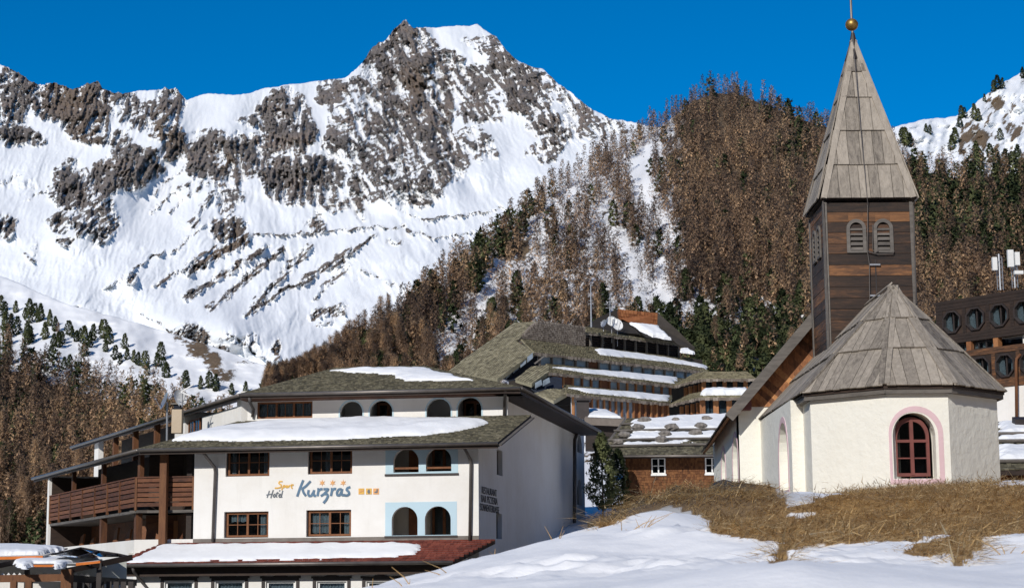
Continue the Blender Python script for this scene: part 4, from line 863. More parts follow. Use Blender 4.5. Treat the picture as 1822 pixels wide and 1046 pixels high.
# --- upper storey
uR = FA.px(903, 715, nU)[0]; uUL = FA.px(428, 720, nU)[0]
UARCH = [(605, 713.5, 645, 752), (658, 712, 698, 752), (759, 709, 802, 756), (814.5, 706.5, 856.5, 756)]
uh = []
for a in UARCH:
    r_ = FA.rect(*a, nU); uh.append(arch_loop(r_[0], r_[1], r_[2], r_[3], 14))
r_ = FA.rect(457, 714, 556, 744, nU); uw = (r_[0], r_[1], r_[2], r_[3])
mb = MB(); mb.wall(FA, rect_loop(-.3 if uR > 0 else uR, uUL, zT2 - .6, zE3 + .25), uh + [rect_loop(*uw)], .3, nU); H('upper_wall', WHITE, mb)
window(hotel, FA, *uw, nU - .12, FRAME_WOOD, cols=2, sash=3, rows=1, curtain=((.02, .3, .9), (.36, .62, .9), (.7, .98, .9)))
for i, a in enumerate(uh):
    u0, u1 = a[0][0], a[1][0]; zc = max(p[1] for p in a)
    m = MB(); ring_plate(m, FA, arch_loop(u0 - .07, u1 + .07, a[0][1], zc + .07, 14), arch_loop(u0, u1, a[0][1] + .001, zc, 14), nU + .002, nU + .012); H('arch_band', BLUEPL, m)
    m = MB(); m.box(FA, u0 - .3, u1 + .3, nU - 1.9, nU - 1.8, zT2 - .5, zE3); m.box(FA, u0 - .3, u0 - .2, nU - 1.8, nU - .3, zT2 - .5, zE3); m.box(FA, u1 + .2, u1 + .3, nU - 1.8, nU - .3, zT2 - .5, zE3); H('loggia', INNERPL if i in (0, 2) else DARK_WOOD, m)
    if i in (1, 3): window(hotel, FA, u0, u1, zT2 - .4, zE3 - .3, nU - 1.7, FRAME_WOOD, cols=1, sash=2, rows=1, fw=.12, name='balcony_door')
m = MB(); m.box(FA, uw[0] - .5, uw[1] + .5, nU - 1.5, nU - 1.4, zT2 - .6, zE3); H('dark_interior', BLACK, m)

# --- middle roof
BEND = FA.pt(FA.px(248, 799, nE2)[0], nE2, zE2)
eR = FA.pt(FA.px(886, 783, nE2)[0], nE2, zE2); tR = FA.pt(FA.px(945, 745, nU)[0], nU, zT2); tL = FA.pt(FA.px(428, 760, nU)[0], nU, zT2)
TH = Vector((0, 0, -.22))
m = MB(); m.slab([eR, BEND, tL, tR], TH); mroof = H('middle_roof', DARK_WOOD, m)
PM = Plane3(BEND, eR, tR); PM.O = PM.O + PM.M * .01; shingles_on(mroof, PM, [BEND, eR, tR, tL], .17, .13, SHINGLE, rnd)
def line_hit(px, P0, D):                           # point of a horizontal line seen in a pixel column
    best = None
    lo, hi = 0.0, 60.0
    for _ in range(60):
        mid = (lo + hi) / 2; p = P0 + D * mid; x, y = project_np((p.x, p.y, p.z))
        if x > px: lo = mid
        else: hi = mid
    return P0 + D * lo
EL = line_hit(60, BEND, UL); tLL = tL + (EL - BEND)
m = MB(); m.slab([BEND, EL, tLL, tL], TH); lroof = H('wing_roof', DARK_WOOD, m)
PWm = Plane3(EL, BEND, tL); PWm.O = PWm.O + PWm.M * .01; shingles_on(lroof, PWm, [EL, BEND, tL, tLL], .17, .13, SHINGLE, rnd)
m = MB(); m.beam(eR + TH * .5 + Vector((.02, 0, 0)), tR + TH * .5 + Vector((.02, 0, 0)), .06, .3, FG.N); m.build('barge_board', FASCIA, mroof)
# --- upper roof: hipped front, long side eave, left wing eave
eR3 = FA.pt(FA.px(926, 688, nE3)[0], nE3, zE3); B3 = FA.pt(FA.px(428, 706, nE3)[0], nE3, zE3)
def lineG(px, P0):
    lo, hi = 0.0, 60.0
    for _ in range(60):
        mid = (lo + hi) / 2; p = P0 + FG.U * mid; x, y = project_np((p.x, p.y, p.z))
        if x < px: lo = mid
        else: hi = mid
    return P0 + FG.U * lo
bR3 = lineG(1066, eR3); EL3 = line_hit(128, B3, UL)
nR = nE3 - 5.4; rR = FA.pt(FA.px(752, 652, nR)[0], nR, FA.px(752, 651, nR)[1]); rL = FA.pt(FA.px(598, 657, nR)[0], nR, rR.z)
rB = rR + FG.U * ((bR3 - eR3).length - 6); rW = rL + (EL3 - B3)
m = MB(); m.slab([B3, eR3, rR, rL], TH); uroof = H('upper_roof', DARK_WOOD, m)
PU = Plane3(B3, eR3, rR); PU.O = PU.O + PU.M * .01; shingles_on(uroof, PU, [B3, eR3, rR, rL], .17, .13, SHINGLE, rnd)
m = MB(); m.slab([eR3, bR3, rB, rR], TH); m.slab([B3, rL, rW, EL3], TH); ur2 = m.build('side_slope', DARK_WOOD, uroof)
P_ = Plane3(B3, EL3, rL); P_.O = P_.O + P_.M * .01; shingles_on(uroof, P_, [EL3, B3, rL, rW], .19, .15, SHINGLE, rnd)
P_ = Plane3(eR3, bR3, rR); P_.O = P_.O + P_.M * .01; shingles_on(uroof, P_, [eR3, bR3, rB, rR], .25, .2, SHINGLE, rnd)
# soffits, fascias, gutters
def gutter(a, b, r=.085, d=Vector((0, 0, -.06)), mat=METAL): return H('gutter', mat, MB().tube([a + d, b + d], r, 8), True)
def fascia(a, b, h=.22, d=.0): return H('fascia', DARK_WOOD, MB().beam(a + Vector((0, 0, -.14 + d)), b + Vector((0, 0, -.14 + d)), .06, h))
for a, b, out in ((BEND, eR, FA.N), (EL, BEND, NL), (B3, eR3, FA.N), (EL3, B3, NL)):
    gutter(a + out * .08, b + out * .08); fascia(a - out * .02, b - out * .02)
H('gutter', PIPE, MB().tube([eR3 + FG.N * .07 - Vector((0, 0, .05)), bR3 + FG.N * .07 - Vector((0, 0, .05))], .09, 8), True)
H('soffit', DARK_WOOD, MB().slab([eR3 + TH * 1.05, bR3 + TH * 1.05, bR3 - FG.N * 1.3 + TH * 1.05, eR3 - FG.N * 1.3 + TH * 1.05], Vector((0, 0, -.05))))
H('soffit', BROWN_WOOD, MB().slab([B3 - FA.N * .05 + TH * 1.05, eR3 - FA.N * .05 + TH * 1.05, eR3 - FA.N * 1.15 + TH * 1.05, B3 - FA.N * 1.15 + TH * 1.05], Vector((0, 0, -.05))))
# downpipes
def downpipe(pts, r=.075): return H('downpipe', PIPE, MB().tube(pts, r, 8), True)
FP = lambda x, y, n: FA.pt(FA.px(x, y, n)[0], n, FA.px(x, y, n)[1])
downpipe([FP(361, 800, .95), FP(363, 807, .9), FP(382, 831, .16), FP(383, 840, .12), FP(378.5, 963, .12)])
downpipe([FP(823, 786, .95), FP(825, 794, .9), FP(837, 818, .16), FP(838, 825, .12), FP(836, 961, .12)])
downpipe([FP(900, 692, nE3 + .05), FP(899, 698, nE3 - .1), FP(898, 712, nU + .12), FP(897, 744, nU + .12)])
downpipe([FP(444, 708, nE3 + .05), FP(444, 714, nE3 - .1), FP(451, 728, nU + .14), FP(449, 742, nU + .12)])
GPt = lambda x, y, n=.1: FG.pt(FG.px(x, y, n)[0], n, FG.px(x, y, n)[1])
downpipe([GPt(1056, 760, .9), GPt(1046, 764, .5), GPt(1026, 773, .1), GPt(1023, 782), GPt(1022, 965)], .1)

# --- left wing with balconies
nB = -.1; CB = FA.pt(FA.px(243, 850, nB)[0], nB, 0); FLr = Frame(CB, UL, NL)
zr1 = FA.px(300, 847, nB)[1]; zr0 = FA.px(300, 903, nB)[1]; zPar = FA.px(250, 959.5, .02)[1]
uB = FA.px(243, 850, nB)[0]; uW = FA.px(345, 850, nB)[0]
pL = line_hit(90, Vector((CB.x, CB.y, zr1)), UL); LW = (pL - Vector((CB.x, CB.y, zr1))).length
bal = empty('balcony', (0, 0, 0)); bal.parent = hotel; bal.location = (0, 0, 0)
def rail(fr, u0, u1, posts, nm='railing'):
    nb = 6; hgt = (zr1 - zr0 - .1) / nb; f = MB(); f.box(fr, u0, u1, -.06, .08, zr1 - .06, zr1); ro = H(nm, BROWN_WOOD, f)
    ps = [u0] + posts + [u1]
    for a, b in zip(ps[:-1], ps[1:]):
        for i in range(nb):
            z = zr0 + .05 + i * hgt; d = rnd.uniform(0, .015); MB().box(fr, a + .01, b - .01, -.02, .02 + d, z + .02, z + hgt - .03).build('board', BROWN_WOOD, ro)
    for p in ps: MB().box(fr, p - .05, p + .05, -.05, .07, zr0 - .1, zr1 - .03).build('post', POST_WOOD, ro)
    return ro
bpy.data.objects.remove(bal)
pp = [FLr.px(x, 880)[0] for x in (214, 192, 169.5, 147.6, 127, 106.6)]
rail(FLr, 0, LW, [p for p in pp if 0 < p < LW])
rail(FA_ := Frame((FA.pt(0, nB, 0).x, FA.pt(0, nB, 0).y, 0), UA), uW, uB, [FA.px(288, 850, nB)[0]])
# floor slabs, back walls, ceiling void
IN = 2.6
def strip(name, mat, z0, z1, d0, d1, nofs=0.0):     # a band that follows the front bay and the wing
    m = MB(); m.box(FA_, uW - .05, uB + .3, -d1, -d0, z0, z1); m.box(FLr, -.3, LW, -d1, -d0, z0, z1 + .004); return H(name, mat, m)
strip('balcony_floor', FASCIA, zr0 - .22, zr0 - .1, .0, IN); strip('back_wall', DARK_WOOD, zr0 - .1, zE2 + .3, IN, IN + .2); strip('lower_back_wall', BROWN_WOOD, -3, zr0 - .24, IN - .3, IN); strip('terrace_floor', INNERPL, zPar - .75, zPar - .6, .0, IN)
# upper wing wall, white stubs and window
zSt = zT2
FWu = Frame(FA.pt(uUL, nU, 0), UL, NL); PW0 = FA.pt(uUL, nU, zT2); l3 = (line_hit(160, Vector((PW0.x, PW0.y, zT2 - .2)), UL) - Vector((PW0.x, PW0.y, zT2 - .2))).length
m = MB(); m.wall(FWu, rect_loop(0, l3, zT2 - 1.2, zE3 + .2), (), .25, -2.0); H('wing_back_wall', DARK_WOOD, m)
for (x0, x1_) in ((428, 456), (312, 330), (170, 177)):
    ua = FWu.px(x1_, 750)[0] if x0 < 400 else -.2; ub = FWu.px(x0, 750)[0] if x0 < 400 else .5
    m = MB(); m.box(FWu, ua, ub, -1.9 if x0 > 200 else -.3, .02, zT2 - 1.2, zE3 + .1); H('wing_wall', WHITE, m)
m = MB(); m.box(FWu, .6, FWu.px(360, 740)[0], -.25, .0, zT2 - 1.2, zT2 + .75); H('parapet', WHITE, m)
for x in (205, 240, 278): u = FWu.px(x, 770)[0]; MB().box(FWu, u - .14, u + .14, -.2, .1, zT2 - 1.2, zE3).build('post', POST_WOOD, hotel)
r_ = FWu.px(352, 745)[0], FWu.px(332, 745)[0]; window(hotel, FWu, r_[0], r_[1], zT2 - .4, zT2 + .8, -.1, FRAME_WOOD, cols=2, sash=2, rows=1)
# posts of the wing
for x, ya, yb, n, w in ((128, 850, 885, -.25, .13), (181, 840, 870, -.25, .16), (247, 815, 860, -.25, .2)):
    u = FLr.px(x, (ya + yb) / 2, n)[0]; MB().box(FLr, u - w, u + w, n - .2, n, zr1 - .4, zE2 - .1).build('post', POST_WOOD, hotel)
for x, w in ((180.5, .17), (242, .18)):
    u = FLr.px(x, 930, -.1)[0]; MB().box(FLr, u - w, u + w, -.35, -.05, zPar - .5, zr0 - .1).build('post', POST_WOOD, hotel)
u = FA.px(291, 900, .25)[0]; zb = FA.px(291, 968, .25)[1]; MB().box(FA, u - .16, u + .16, .1, .42, zb, zE2 - .1).build('tall_post', POST_WOOD, hotel)
# white parapet below
m = MB(); m.wall(FA_, rect_loop(uW - .05, uB + .02, HB, zPar), (), .25, .05); H('parapet', WHITE, m)
m = MB(); m.wall(FLr, rect_loop(0.0, LW, HB, zPar - .012), (), .25, .046); H('parapet', WHITE, m)
# white end wall of the wing
m = MB(); m.box(FLr, LW - .02, LW + .35, -3.2, .1, HB, zE2 - .1); H('end_wall', WHITE, m); H('inner_shade_panel', DARK_WOOD, MB().box(FLr, LW - .08, LW - .021, -2.6, -.05, -2, zE2 - .2))  # dark panel stands in for shade on the end wall's inner face
u0 = FA.px(345, 900, -1)[0]; m = MB(); m.box(FA, u0 - .1, u0 + .15, -IN, -.33, HB, zE2); H('cross_wall', DARK_WOOD, m)
m = MB(); a = FA.rect(308, 926, 340, 957, -IN + .4); m.box(FA_, a[0], a[1], -IN + .36, -IN + .45, a[2], a[3]); H('cupboard', ORANGE_WOOD, m)
# added brown panels standing in for sunlit patches of the back wall
for i, (x, h) in enumerate(((120, .75), (140, .85), (158, .6), (200, .95), (222, .8), (262, .9), (275, 1.0))):
    fr = FLr if x < 243 else FA_; u = (FLr.px(x, 950, -1.2)[0] if x < 243 else FA.px(x, 950, -1.3)[0]); m = MB(); z0 = zPar - .6
    m.hexa([fr.pt(u - .4, -1.3, z0), fr.pt(u + .4, -1.3, z0), fr.pt(u + .4, -1.2, z0), fr.pt(u - .4, -1.2, z0), fr.pt(u - .38, -1.5, z0 + h + .5), fr.pt(u + .38, -1.5, z0 + h + .35), fr.pt(u + .38, -1.4, z0 + h + .35), fr.pt(u - .38, -1.4, z0 + h + .5)])
    tag(m.build('sunlit_patch_panel', FRAME_WOOD, None, loc=fr.pt(u, -1.25, z0)), 'added brown panel for a sunlit patch on the wall under the balcony', 'table', 'added sunlit panels on the lower terrace')

# --- red tiled canopy over the ground floor
cTR = FA.pt(FA.px(881, 963, .0)[0], .0, zCt); cTL = FA.pt(FA.px(288, 967, .0)[0], .0, zCt); cER = FA.pt(FA.px(740, 998, nC)[0], nC, zCe); cEL = FA.pt(FA.px(197, 1007, nC)[0], nC, zCe)
cER = FA.pt(FA.px(806, 990, nC)[0], nC, zCe)
m = MB(); m.slab([cEL, cER, cTR, cTL], Vector((0, 0, -.16))); can = H('canopy_roof', DARK_WOOD, m)
PC = Plane3(cEL, cER, cTR); PC.O = PC.O + PC.M * .01
shingles_on(can, PC, [cEL, cER, cTR, cTL], .30, .20, TILE, rnd, name='roof_tiles', thick=.03, tilt=.06, ragged=.01, rot=.0)
H('gutter', METAL, MB().tube([cEL + FA.N * .08 - Vector((0, 0, .05)), cER + FA.N * .08 - Vector((0, 0, .05))], .085, 8), True)
H('fascia', DARK_WOOD, MB().beam(cEL - Vector((0, 0, .32)) - FA.N * .5, cER - Vector((0, 0, .32)) - FA.N * .5, .2, .42))
nG = 1.75; gw = []
for (a, b) in ((291, 346), (381, 436), (471, 527), (562, 618), (650, 705)):
    u0, u1, z0, z1 = FA.rect(a, 1032, b, 1078, nG); gw.append((u0, u1, z0, z1))
m = MB(); m.wall(FA, rect_loop(FA.px(830, 1010, nG)[0], FA.px(243, 1010, nG)[0], HB, zCe + .3), [rect_loop(a + .05, b - .05, c + .05, d - .05) for a, b, c, d in gw], .3, nG); H('ground_floor_wall', WHITE, m)
for (a, b, c, d) in gw:
    m = MB(); m.box(FA, a - .12, b + .12, nG, nG + .06, d, d + .10); m.box(FA, a - .14, a, nG, nG + .05, c - .1, d); m.box(FA, b, b + .14, nG, nG + .05, c - .1, d)
    um = (a + b) / 2; m.wall(FA, [(a - .2, d + .1), (b + .2, d + .1), (b + .2, d + .2), (um + .35, d + .18), (um, d + .30), (um - .35, d + .18), (a - .2, d + .2)], (), .08, nG + .08); s = H('window_surround', DARKPAINT, m)
    window(hotel, FA, a + .05, b - .05, c + .05, d - .02, nG - .1, WHITEPAINT, cols=1, sash=1, rows=1, fw=.1, curtain=((.0, 1, 1),))
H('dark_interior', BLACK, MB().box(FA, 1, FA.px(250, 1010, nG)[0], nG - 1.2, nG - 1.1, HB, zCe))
downpipe([FP(236, 1008, nC), FP(238, 1016, nC - .1), FP(252, 1034, nG + .15), FP(262, 1046, nG + .12), FP(262, 1080, nG + .12)], .07)
# --- roof snow
def roofpts(pl, pts): return [plane_px(pl, x, y) for x, y in pts]
snow_on('roof_snow', PM, roofpts(PM, [(300, 786), (345, 785), (500, 785), (640, 781), (760, 775), (820, 765), (868, 753), (858, 748), (760, 745), (620, 746), (480, 752), (400, 760), (345, 770)]), .30, 'thick snow on the middle roof of the white hotel', 3, edge=1.1, wob=.3)
snow_on('roof_snow', PU, roofpts(PU, [(588, 661), (650, 656), (742, 655), (790, 665), (850, 677), (790, 678), (722, 677), (694, 668), (640, 664)]), .16, 'thin snow patch on the top roof of the white hotel', 5, edge=.6, wob=.35)
snow_on('roof_snow', PC, roofpts(PC, [(220, 1003), (292, 970), (345, 969), (600, 967), (728, 966), (754, 974), (738, 988), (700, 992), (500, 997), (300, 1001)]), .12, 'snow sheet on the red tiled canopy above the ground floor', 7, edge=.35, wob=.22)

# --- lettering on the front wall
def ribbon(mb, fr, pts, w, n0=.004, n1=.022):
    P = [Vector((p[0], p[1])) for p in pts]; k = len(P); L = []; Rr = []
    for i in range(k):
        d = (P[min(i + 1, k - 1)] - P[max(i - 1, 0)]).normalized(); q = Vector((-d.y, d.x)) * w / 2; L.append(P[i] + q); Rr.append(P[i] - q)
    for i in range(k - 1):
        c = [L[i], L[i + 1], Rr[i + 1], Rr[i]]; mb.hexa([fr.pt(p.x, n0, p.y) for p in c] + [fr.pt(p.x, n1 + .0004 * i, p.y) for p in c])
def spx(fr, x, y): return fr.px(x, y, 0)
SGN = m_plain('sign_blue', (0.09, 0.17, 0.26), .6, .2); SGY = m_plain('sign_yellow', (0.72, 0.42, 0.08), .6, .15); SGG = m_plain('sign_grey', (0.13, 0.15, 0.17), .6, .2); SGO = m_plain('sign_orange', (0.72, 0.36, 0.13), .6, .15)
def Z(x, y): return (450 + x / 7.288, 830 + y / 7.288)       # coordinates read from an enlarged view of the sign
sign = empty('hotel_sign', FA.pt(FA.px(570, 870)[0], 0, FA.px(570, 870)[1]), 'painted script lettering with stars and small pictograms on the hotel front', 'sign')
def stroke(pts, w, mat, nm):
    m = MB(); q = []
    for i in range(len(pts) - 1):
        for j in range(5): t = j / 5; q.append((pts[i][0] + (pts[i + 1][0] - pts[i][0]) * t, pts[i][1] + (pts[i + 1][1] - pts[i][1]) * t))
    q.append(pts[-1]); sm = [q[0]] + [((q[i - 1][0] + q[i][0] * 2 + q[i + 1][0]) / 4, (q[i - 1][1] + q[i][1] * 2 + q[i + 1][1]) / 4) for i in range(1, len(q) - 1)] + [q[-1]]
    ribbon(m, FA, [spx(FA, *Z(*p)) for p in sm], w); return m.build(nm, mat, sign)
for pts in ([(655, 172), (610, 280), (575, 385)], [(750, 185), (690, 250), (640, 285)], [(640, 280), (660, 340), (690, 378)],
            [(725, 300), (715, 345), (730, 378), (760, 375), (790, 320)], [(795, 300), (785, 345), (800, 378), (818, 372)], [(835, 290), (855, 290), (845, 340), (838, 380)], [(855, 310), (880, 288), (905, 292)],
            [(915, 290), (985, 288), (940, 335), (925, 350), (965, 355), (975, 380), (950, 430), (915, 470)], [(880, 380), (925, 352)], [(1010, 288), (1030, 288), (1020, 340), (1012, 378)], [(1030, 308), (1055, 284), (1080, 288)],
            [(1150, 290), (1115, 290), (1090, 330), (1095, 368), (1125, 370), (1150, 320)], [(1160, 285), (1148, 340), (1160, 368), (1190, 365)], [(1265, 262), (1225, 275), (1215, 300), (1245, 325), (1250, 355), (1220, 372), (1180, 366)]): stroke(pts, .112, SGN, 'letter_stroke')
for pts in ([(385, 190), (345, 190), (335, 215), (370, 235), (365, 265), (320, 275), (285, 275)], [(400, 240), (385, 275), (370, 300)], [(395, 245), (415, 240), (412, 262), (392, 268)], [(440, 240), (425, 260), (440, 272), (455, 252), (440, 240)], [(470, 238), (462, 272)], [(470, 250), (485, 238)], [(510, 222), (498, 270), (515, 280)], [(490, 240), (530, 234)]): stroke(pts, .058, SGY, 'letter_stroke')
for pts in ([(215, 310), (185, 400)], [(265, 300), (232, 405)], [(175, 365), (260, 350)], [(285, 350), (262, 375), (275, 396), (298, 372), (285, 350)], [(320, 325), (302, 385), (315, 396)], [(300, 345), (335, 340)], [(338, 378), (362, 358), (350, 350), (335, 375), (345, 396), (365, 388)], [(388, 308), (368, 390), (380, 396)], [(350, 300), (345, 318)]): stroke(pts, .05, SGG, 'letter_stroke')
for cx in (900, 1035, 1172):
    c = spx(FA, *Z(cx, 208)); m = MB(); pts = []
    for i in range(12): r = .15 if i % 2 == 0 else .06; a = math.pi / 2 + i * math.pi / 6; pts.append((c[0] + r * math.cos(a), c[1] + r * math.sin(a)))
    m.wall(FA, pts, (), .02, .024); m.build('star', SGO, sign)
for i, cx in enumerate((1407, 1504, 1598)):
    a = FA.rect(*Z(cx - 37, 280), *Z(cx + 37, 356)); m = MB(); m.box(FA, a[0], a[1], .003, .02, a[2], a[3]); tl_ = m.build('pictogram', SGY if i < 2 else SGO, sign)
    stroke({0: [(1380, 330), (1405, 312), (1435, 308)], 1: [(1504, 295), (1492, 325), (1504, 342), (1516, 325), (1504, 295)], 2: [(1578, 335), (1595, 325), (1610, 335), (1612, 290)]}[i], .06, SGO if i == 0 else SGG, 'pictogram_mark').location.y -= .012
def text_mesh(txt, size, fr, u, n, z, mat, parent, nm, flip=1):
    c = bpy.data.curves.new(nm, 'FONT'); c.body = txt; c.size = size; c.extrude = .006; c.align_x = 'LEFT'; o = bpy.data.objects.new(nm, c); COL.objects.link(o)
    dg = bpy.context.evaluated_depsgraph_get(); me = bpy.data.meshes.new_from_object(o.evaluated_get(dg)); bpy.data.objects.remove(o)
    p = fr.pt(u, n, z); X = fr.U * flip; M = Matrix(((X.x, 0, fr.N.x, 0), (X.y, 0, fr.N.y, 0), (0, 1, 0, 0), (0, 0, 0, 1))); me.transform(M); b = wloc(parent); me.transform(Matrix.Translation(p - b)); return link_mesh(nm, me, mat, parent)
gs = FG.px(858, 885)
gsign = empty('wall_lettering', FG.pt(gs[0], 0, gs[1]), 'three lines of dark capital letters on the shaded gable wall', 'sign')
for i, (tx, x, y, sz) in enumerate((('RESTAURANT', 856.5, 877, .46), ('BAR PIZZERIA', 855.8, 892, .46), ('SONNENTERRASSE', 853.8, 907, .46))):
    u, z = FG.px(x, y); o = text_mesh(tx, sz, FG, u, .015, z, DARKPAINT, gsign, 'text_line'); 
    w = max(v.co.dot(FG.U) for v in o.data.vertices) - min(v.co.dot(FG.U) for v in o.data.vertices); goal = FG.px((883, 884.5, 887.5)[i], y)[0] - u; s = goal / w
    base = FG.pt(u, .015, z) - wloc(gsign)
    for v in o.data.vertices: d = (v.co - base).dot(FG.U); v.co += FG.U * d * (s - 1)
# ------------------------------------------------------------------ chalet with stones on its roof
rnd = random.Random(12)
oc = atY(1113, 850, 110.0); FC = Frame((oc.x, oc.y, 0), (math.cos(R(2)), -math.sin(R(2)), 0)); GC = 3.0
chalet = empty('chalet', (oc.x + 4, oc.y + 3, 4.4), 'brown shingled chalet with snowy board roof weighted by stones', 'chalet')
zCE = FC.px(1160, 809, 1.0)[1]; zCT = FC.px(1200, 743, -6.6)[1]
ur = FC.px(1300, 840)[0] + 2.0
cw = [FC.rect(1159, 814, 1184, 843, 0), FC.rect(1254.5, 813, 1279.5, 842, 0)]
m = MB(); m.wall(FC, rect_loop(0, ur, GC, zCE + .3), [rect_loop(*w) for w in cw], .3); cwall = m.build('wall', BROWN_WOOD, chalet)
plw = Plane3(FC.pt(0, .005, GC), FC.pt(ur, .005, GC), FC.pt(0, .005, zCE))
us = [0] + [v for w in cw for v in (w[0] - .06, w[1] + .06)] + [ur]
for i in range(0, 6, 2): shingles_on(cwall, plw, [FC.pt(us[i], 0, GC), FC.pt(us[i + 1], 0, GC), FC.pt(us[i + 1], 0, zCE), FC.pt(us[i], 0, zCE)], .16, .11, SHINGLE_B, rnd, name='wall_shingles')
for w in cw:
    shingles_on(cwall, plw, [FC.pt(w[0] - .06, 0, GC), FC.pt(w[1] + .06, 0, GC), FC.pt(w[1] + .06, 0, w[2] - .1), FC.pt(w[0] - .06, 0, w[2] - .1)], .16, .11, SHINGLE_B, rnd, name='wall_shingles')
    wo = window(chalet, FC, *w, .02, WHITEPAINT, cols=1, sash=2, rows=2, fw=.075, bar=.05); MB().box(FC, w[0] - .04, w[1] + .04, -.02, .1, w[2] - .1, w[2]).build('window_sill', WHITEPAINT, wo)
m = MB(); m.box(FC, .2, ur, -1.3, -1.2, GC, zCE); m.build('dark_interior', BLACK, chalet)
m = MB(); m.wall(Frame(FC.pt(0, 0, 0), -FC.N, -FC.U), rect_loop(0.02, 8, GC, zCE + .2), (), .3); m.build('side_wall', DARK_WOOD, chalet)
e0 = FC.pt(FC.px(1067, 806, 1.0)[0], 1.0, zCE); e1 = FC.pt(ur + 1, 1.0, zCE); t0 = FC.pt(FC.px(1116, 743, -6.6)[0], -6.6, zCT); t1 = FC.pt(ur + 1, -6.6, zCT)
m = MB(); m.slab([e0, e1, t1, t0], Vector((0, 0, -.2))); cro = m.build('roof', DARK_WOOD, chalet)
PCH = Plane3(e0, e1, t1); PCH.O = PCH.O + PCH.M * .012; shingles_on(cro, PCH, [e0, e1, t1, t0], .24, .16, SHINGLE, rnd, tilt=.05, ragged=.05)
MB().tube([e0 + Vector((0, -.08, -.08)), e1 + Vector((0, -.08, -.08))], .07, 8).build('gutter', METAL, chalet, True)
MB().beam(e0 + Vector((-.05, 0, -.1)), t0 + Vector((-.05, 0, -.1)), .06, .35, (1, 0, 0)).build('barge_board', FASCIA, cro)
poles = []
for y, xa in ((797.5, 1067), (786.5, 1079), (770, 1092), (758, 1104)):
    a = plane_px(PCH, xa, y); b = plane_px(PCH, 1310, y - 3.5); d = PCH.M * .14; MB().tube([a + d, a * .5 + b * .5 + d + Vector((0, 0, .02)), b + d], .075, 8).build('roof_pole', FASCIA, cro); poles.append(y)
rp = lambda pts: [plane_px(PCH, x, y) for x, y in pts]
snow_on('roof_snow', PCH, rp([(1126, 750), (1200, 742), (1310, 738), (1310, 766), (1200, 768), (1122, 771)]), .22, 'upper snow field on the stone-weighted chalet roof', 21, edge=.4, wob=.25)
snow_on('roof_snow', PCH, rp([(1124, 773), (1200, 771), (1310, 768), (1310, 777), (1260, 782), (1190, 784), (1117, 784)]), .18, 'middle snow strip on the stone-weighted chalet roof', 22, edge=.35, wob=.25)
snow_on('roof_snow', PCH, rp([(1107, 789), (1150, 787), (1235, 783), (1228, 788), (1190, 793), (1150, 794), (1108, 796)]), .10, 'lowest ragged snow strip on the stone-weighted chalet roof', 23, edge=.3, wob=.4)
for i, (x, y, r, lb) in enumerate(((1099, 793, .30, 'lowest grey stone at the left on the chalet roof'), (1177, 789, .36, 'broad mossy stone in the lowest row of the chalet roof'), (1110.5, 780, .34, 'tan stone at the left end of the second row on the chalet roof'), (1184, 779, .36, 'dark grey stone in the middle of the second row on the chalet roof'), (1238, 777, .36, 'grey stone at the right of the second row on the chalet roof'),
        (1135, 767, .36, 'tan wedge-shaped stone in the third row on the chalet roof'), (1195.5, 767, .40, 'large dark stone in the middle of the third row on the chalet roof'), (1246.5, 764, .35, 'mossy stone at the right of the third row on the chalet roof'), (1146, 754.5, .38, 'flat grey stone at the left of the top row on the chalet roof'), (1202.5, 753.5, .24, 'small stone in the middle of the top row on the chalet roof'), (1257.5, 751.5, .30, 'slanting grey stone at the right of the top row on the chalet roof'))):
    p = plane_px(PCH, x, y) + PCH.M * .25; m = MB(); m.sphere(p, r, 10, 7, (1.15, .9, .62), .16, rnd); tag(m.build('roof_stone', STONE, None, False, loc=p), lb, 'stone', 'stones weighting the chalet roof')
MB().tube([FC.pt(-.05, .1, zCE - .2), FC.pt(-.02, .1, GC)], .06, 8).build('downpipe', METAL, chalet)

# ------------------------------------------------------------------ terraced hotel
rnd = random.Random(15)
UR = Vector((math.sin(R(46)), math.cos(R(46)), 0))
th = empty('terraced_hotel', (12, 176, 9), 'large terraced hotel with stepped shingle roofs and long window bands', 'hotel')
def T(name, mat, mb, parent=None, smooth=False): return mb.build(name, mat, parent or th, smooth)
K = [atY(949, 628, 174.0), atY(976, 662, 171.5), atY(1008, 700, 169.0)]
FT = [Frame((k.x, k.y, 0), UR) for k in K]
def band(fr, x0, x1, yt, yb, n, cnt, pm, every=1, glass=GLASS2, post_w=.2, solid=(), dark=None, nm='window_band'):
    """row of windows between posts below an eave; heights taken at the middle of the band"""
    xm = (x0 + x1) / 2; u0 = fr.px(x0, (yt[0] + yb[0]) / 2, n)[0]; u1 = fr.px(x1, (yt[1] + yb[1]) / 2, n)[0]
    z1 = fr.px(xm, (yt[0] + yt[1]) / 2, n)[1]; z0 = fr.px(xm, (yb[0] + yb[1]) / 2, n)[1]; h = z1 - z0; z1 += .35; z0 -= .25
    b = T(nm, dark or SKY_BACKING, MB().box(fr, u0, u1, n - .3, n - .2, z0, z1)); w = (u1 - u0) / cnt
    for i in range(cnt):
        a = u0 + i * w
        if i in solid: MB().box(fr, a + .1, a + w - .1, n - .1, n - .02, z0, z1).build('panel', BROWN_WOOD, b)
        else:
            MB().box(fr, a + .08, a + w - .08, n - .08, n - .06, z0 + .05, z1 - .05).build('pane', glass, b)
        if i % every == 0: MB().box(fr, a - post_w / 2, a + post_w / 2, n - .12, n + .12, z0, z1).build('post', pm, b)
    MB().box(fr, u1 - post_w / 2, u1 + post_w / 2, n - .12, n + .12, z0, z1).build('post', pm, b)
    return b
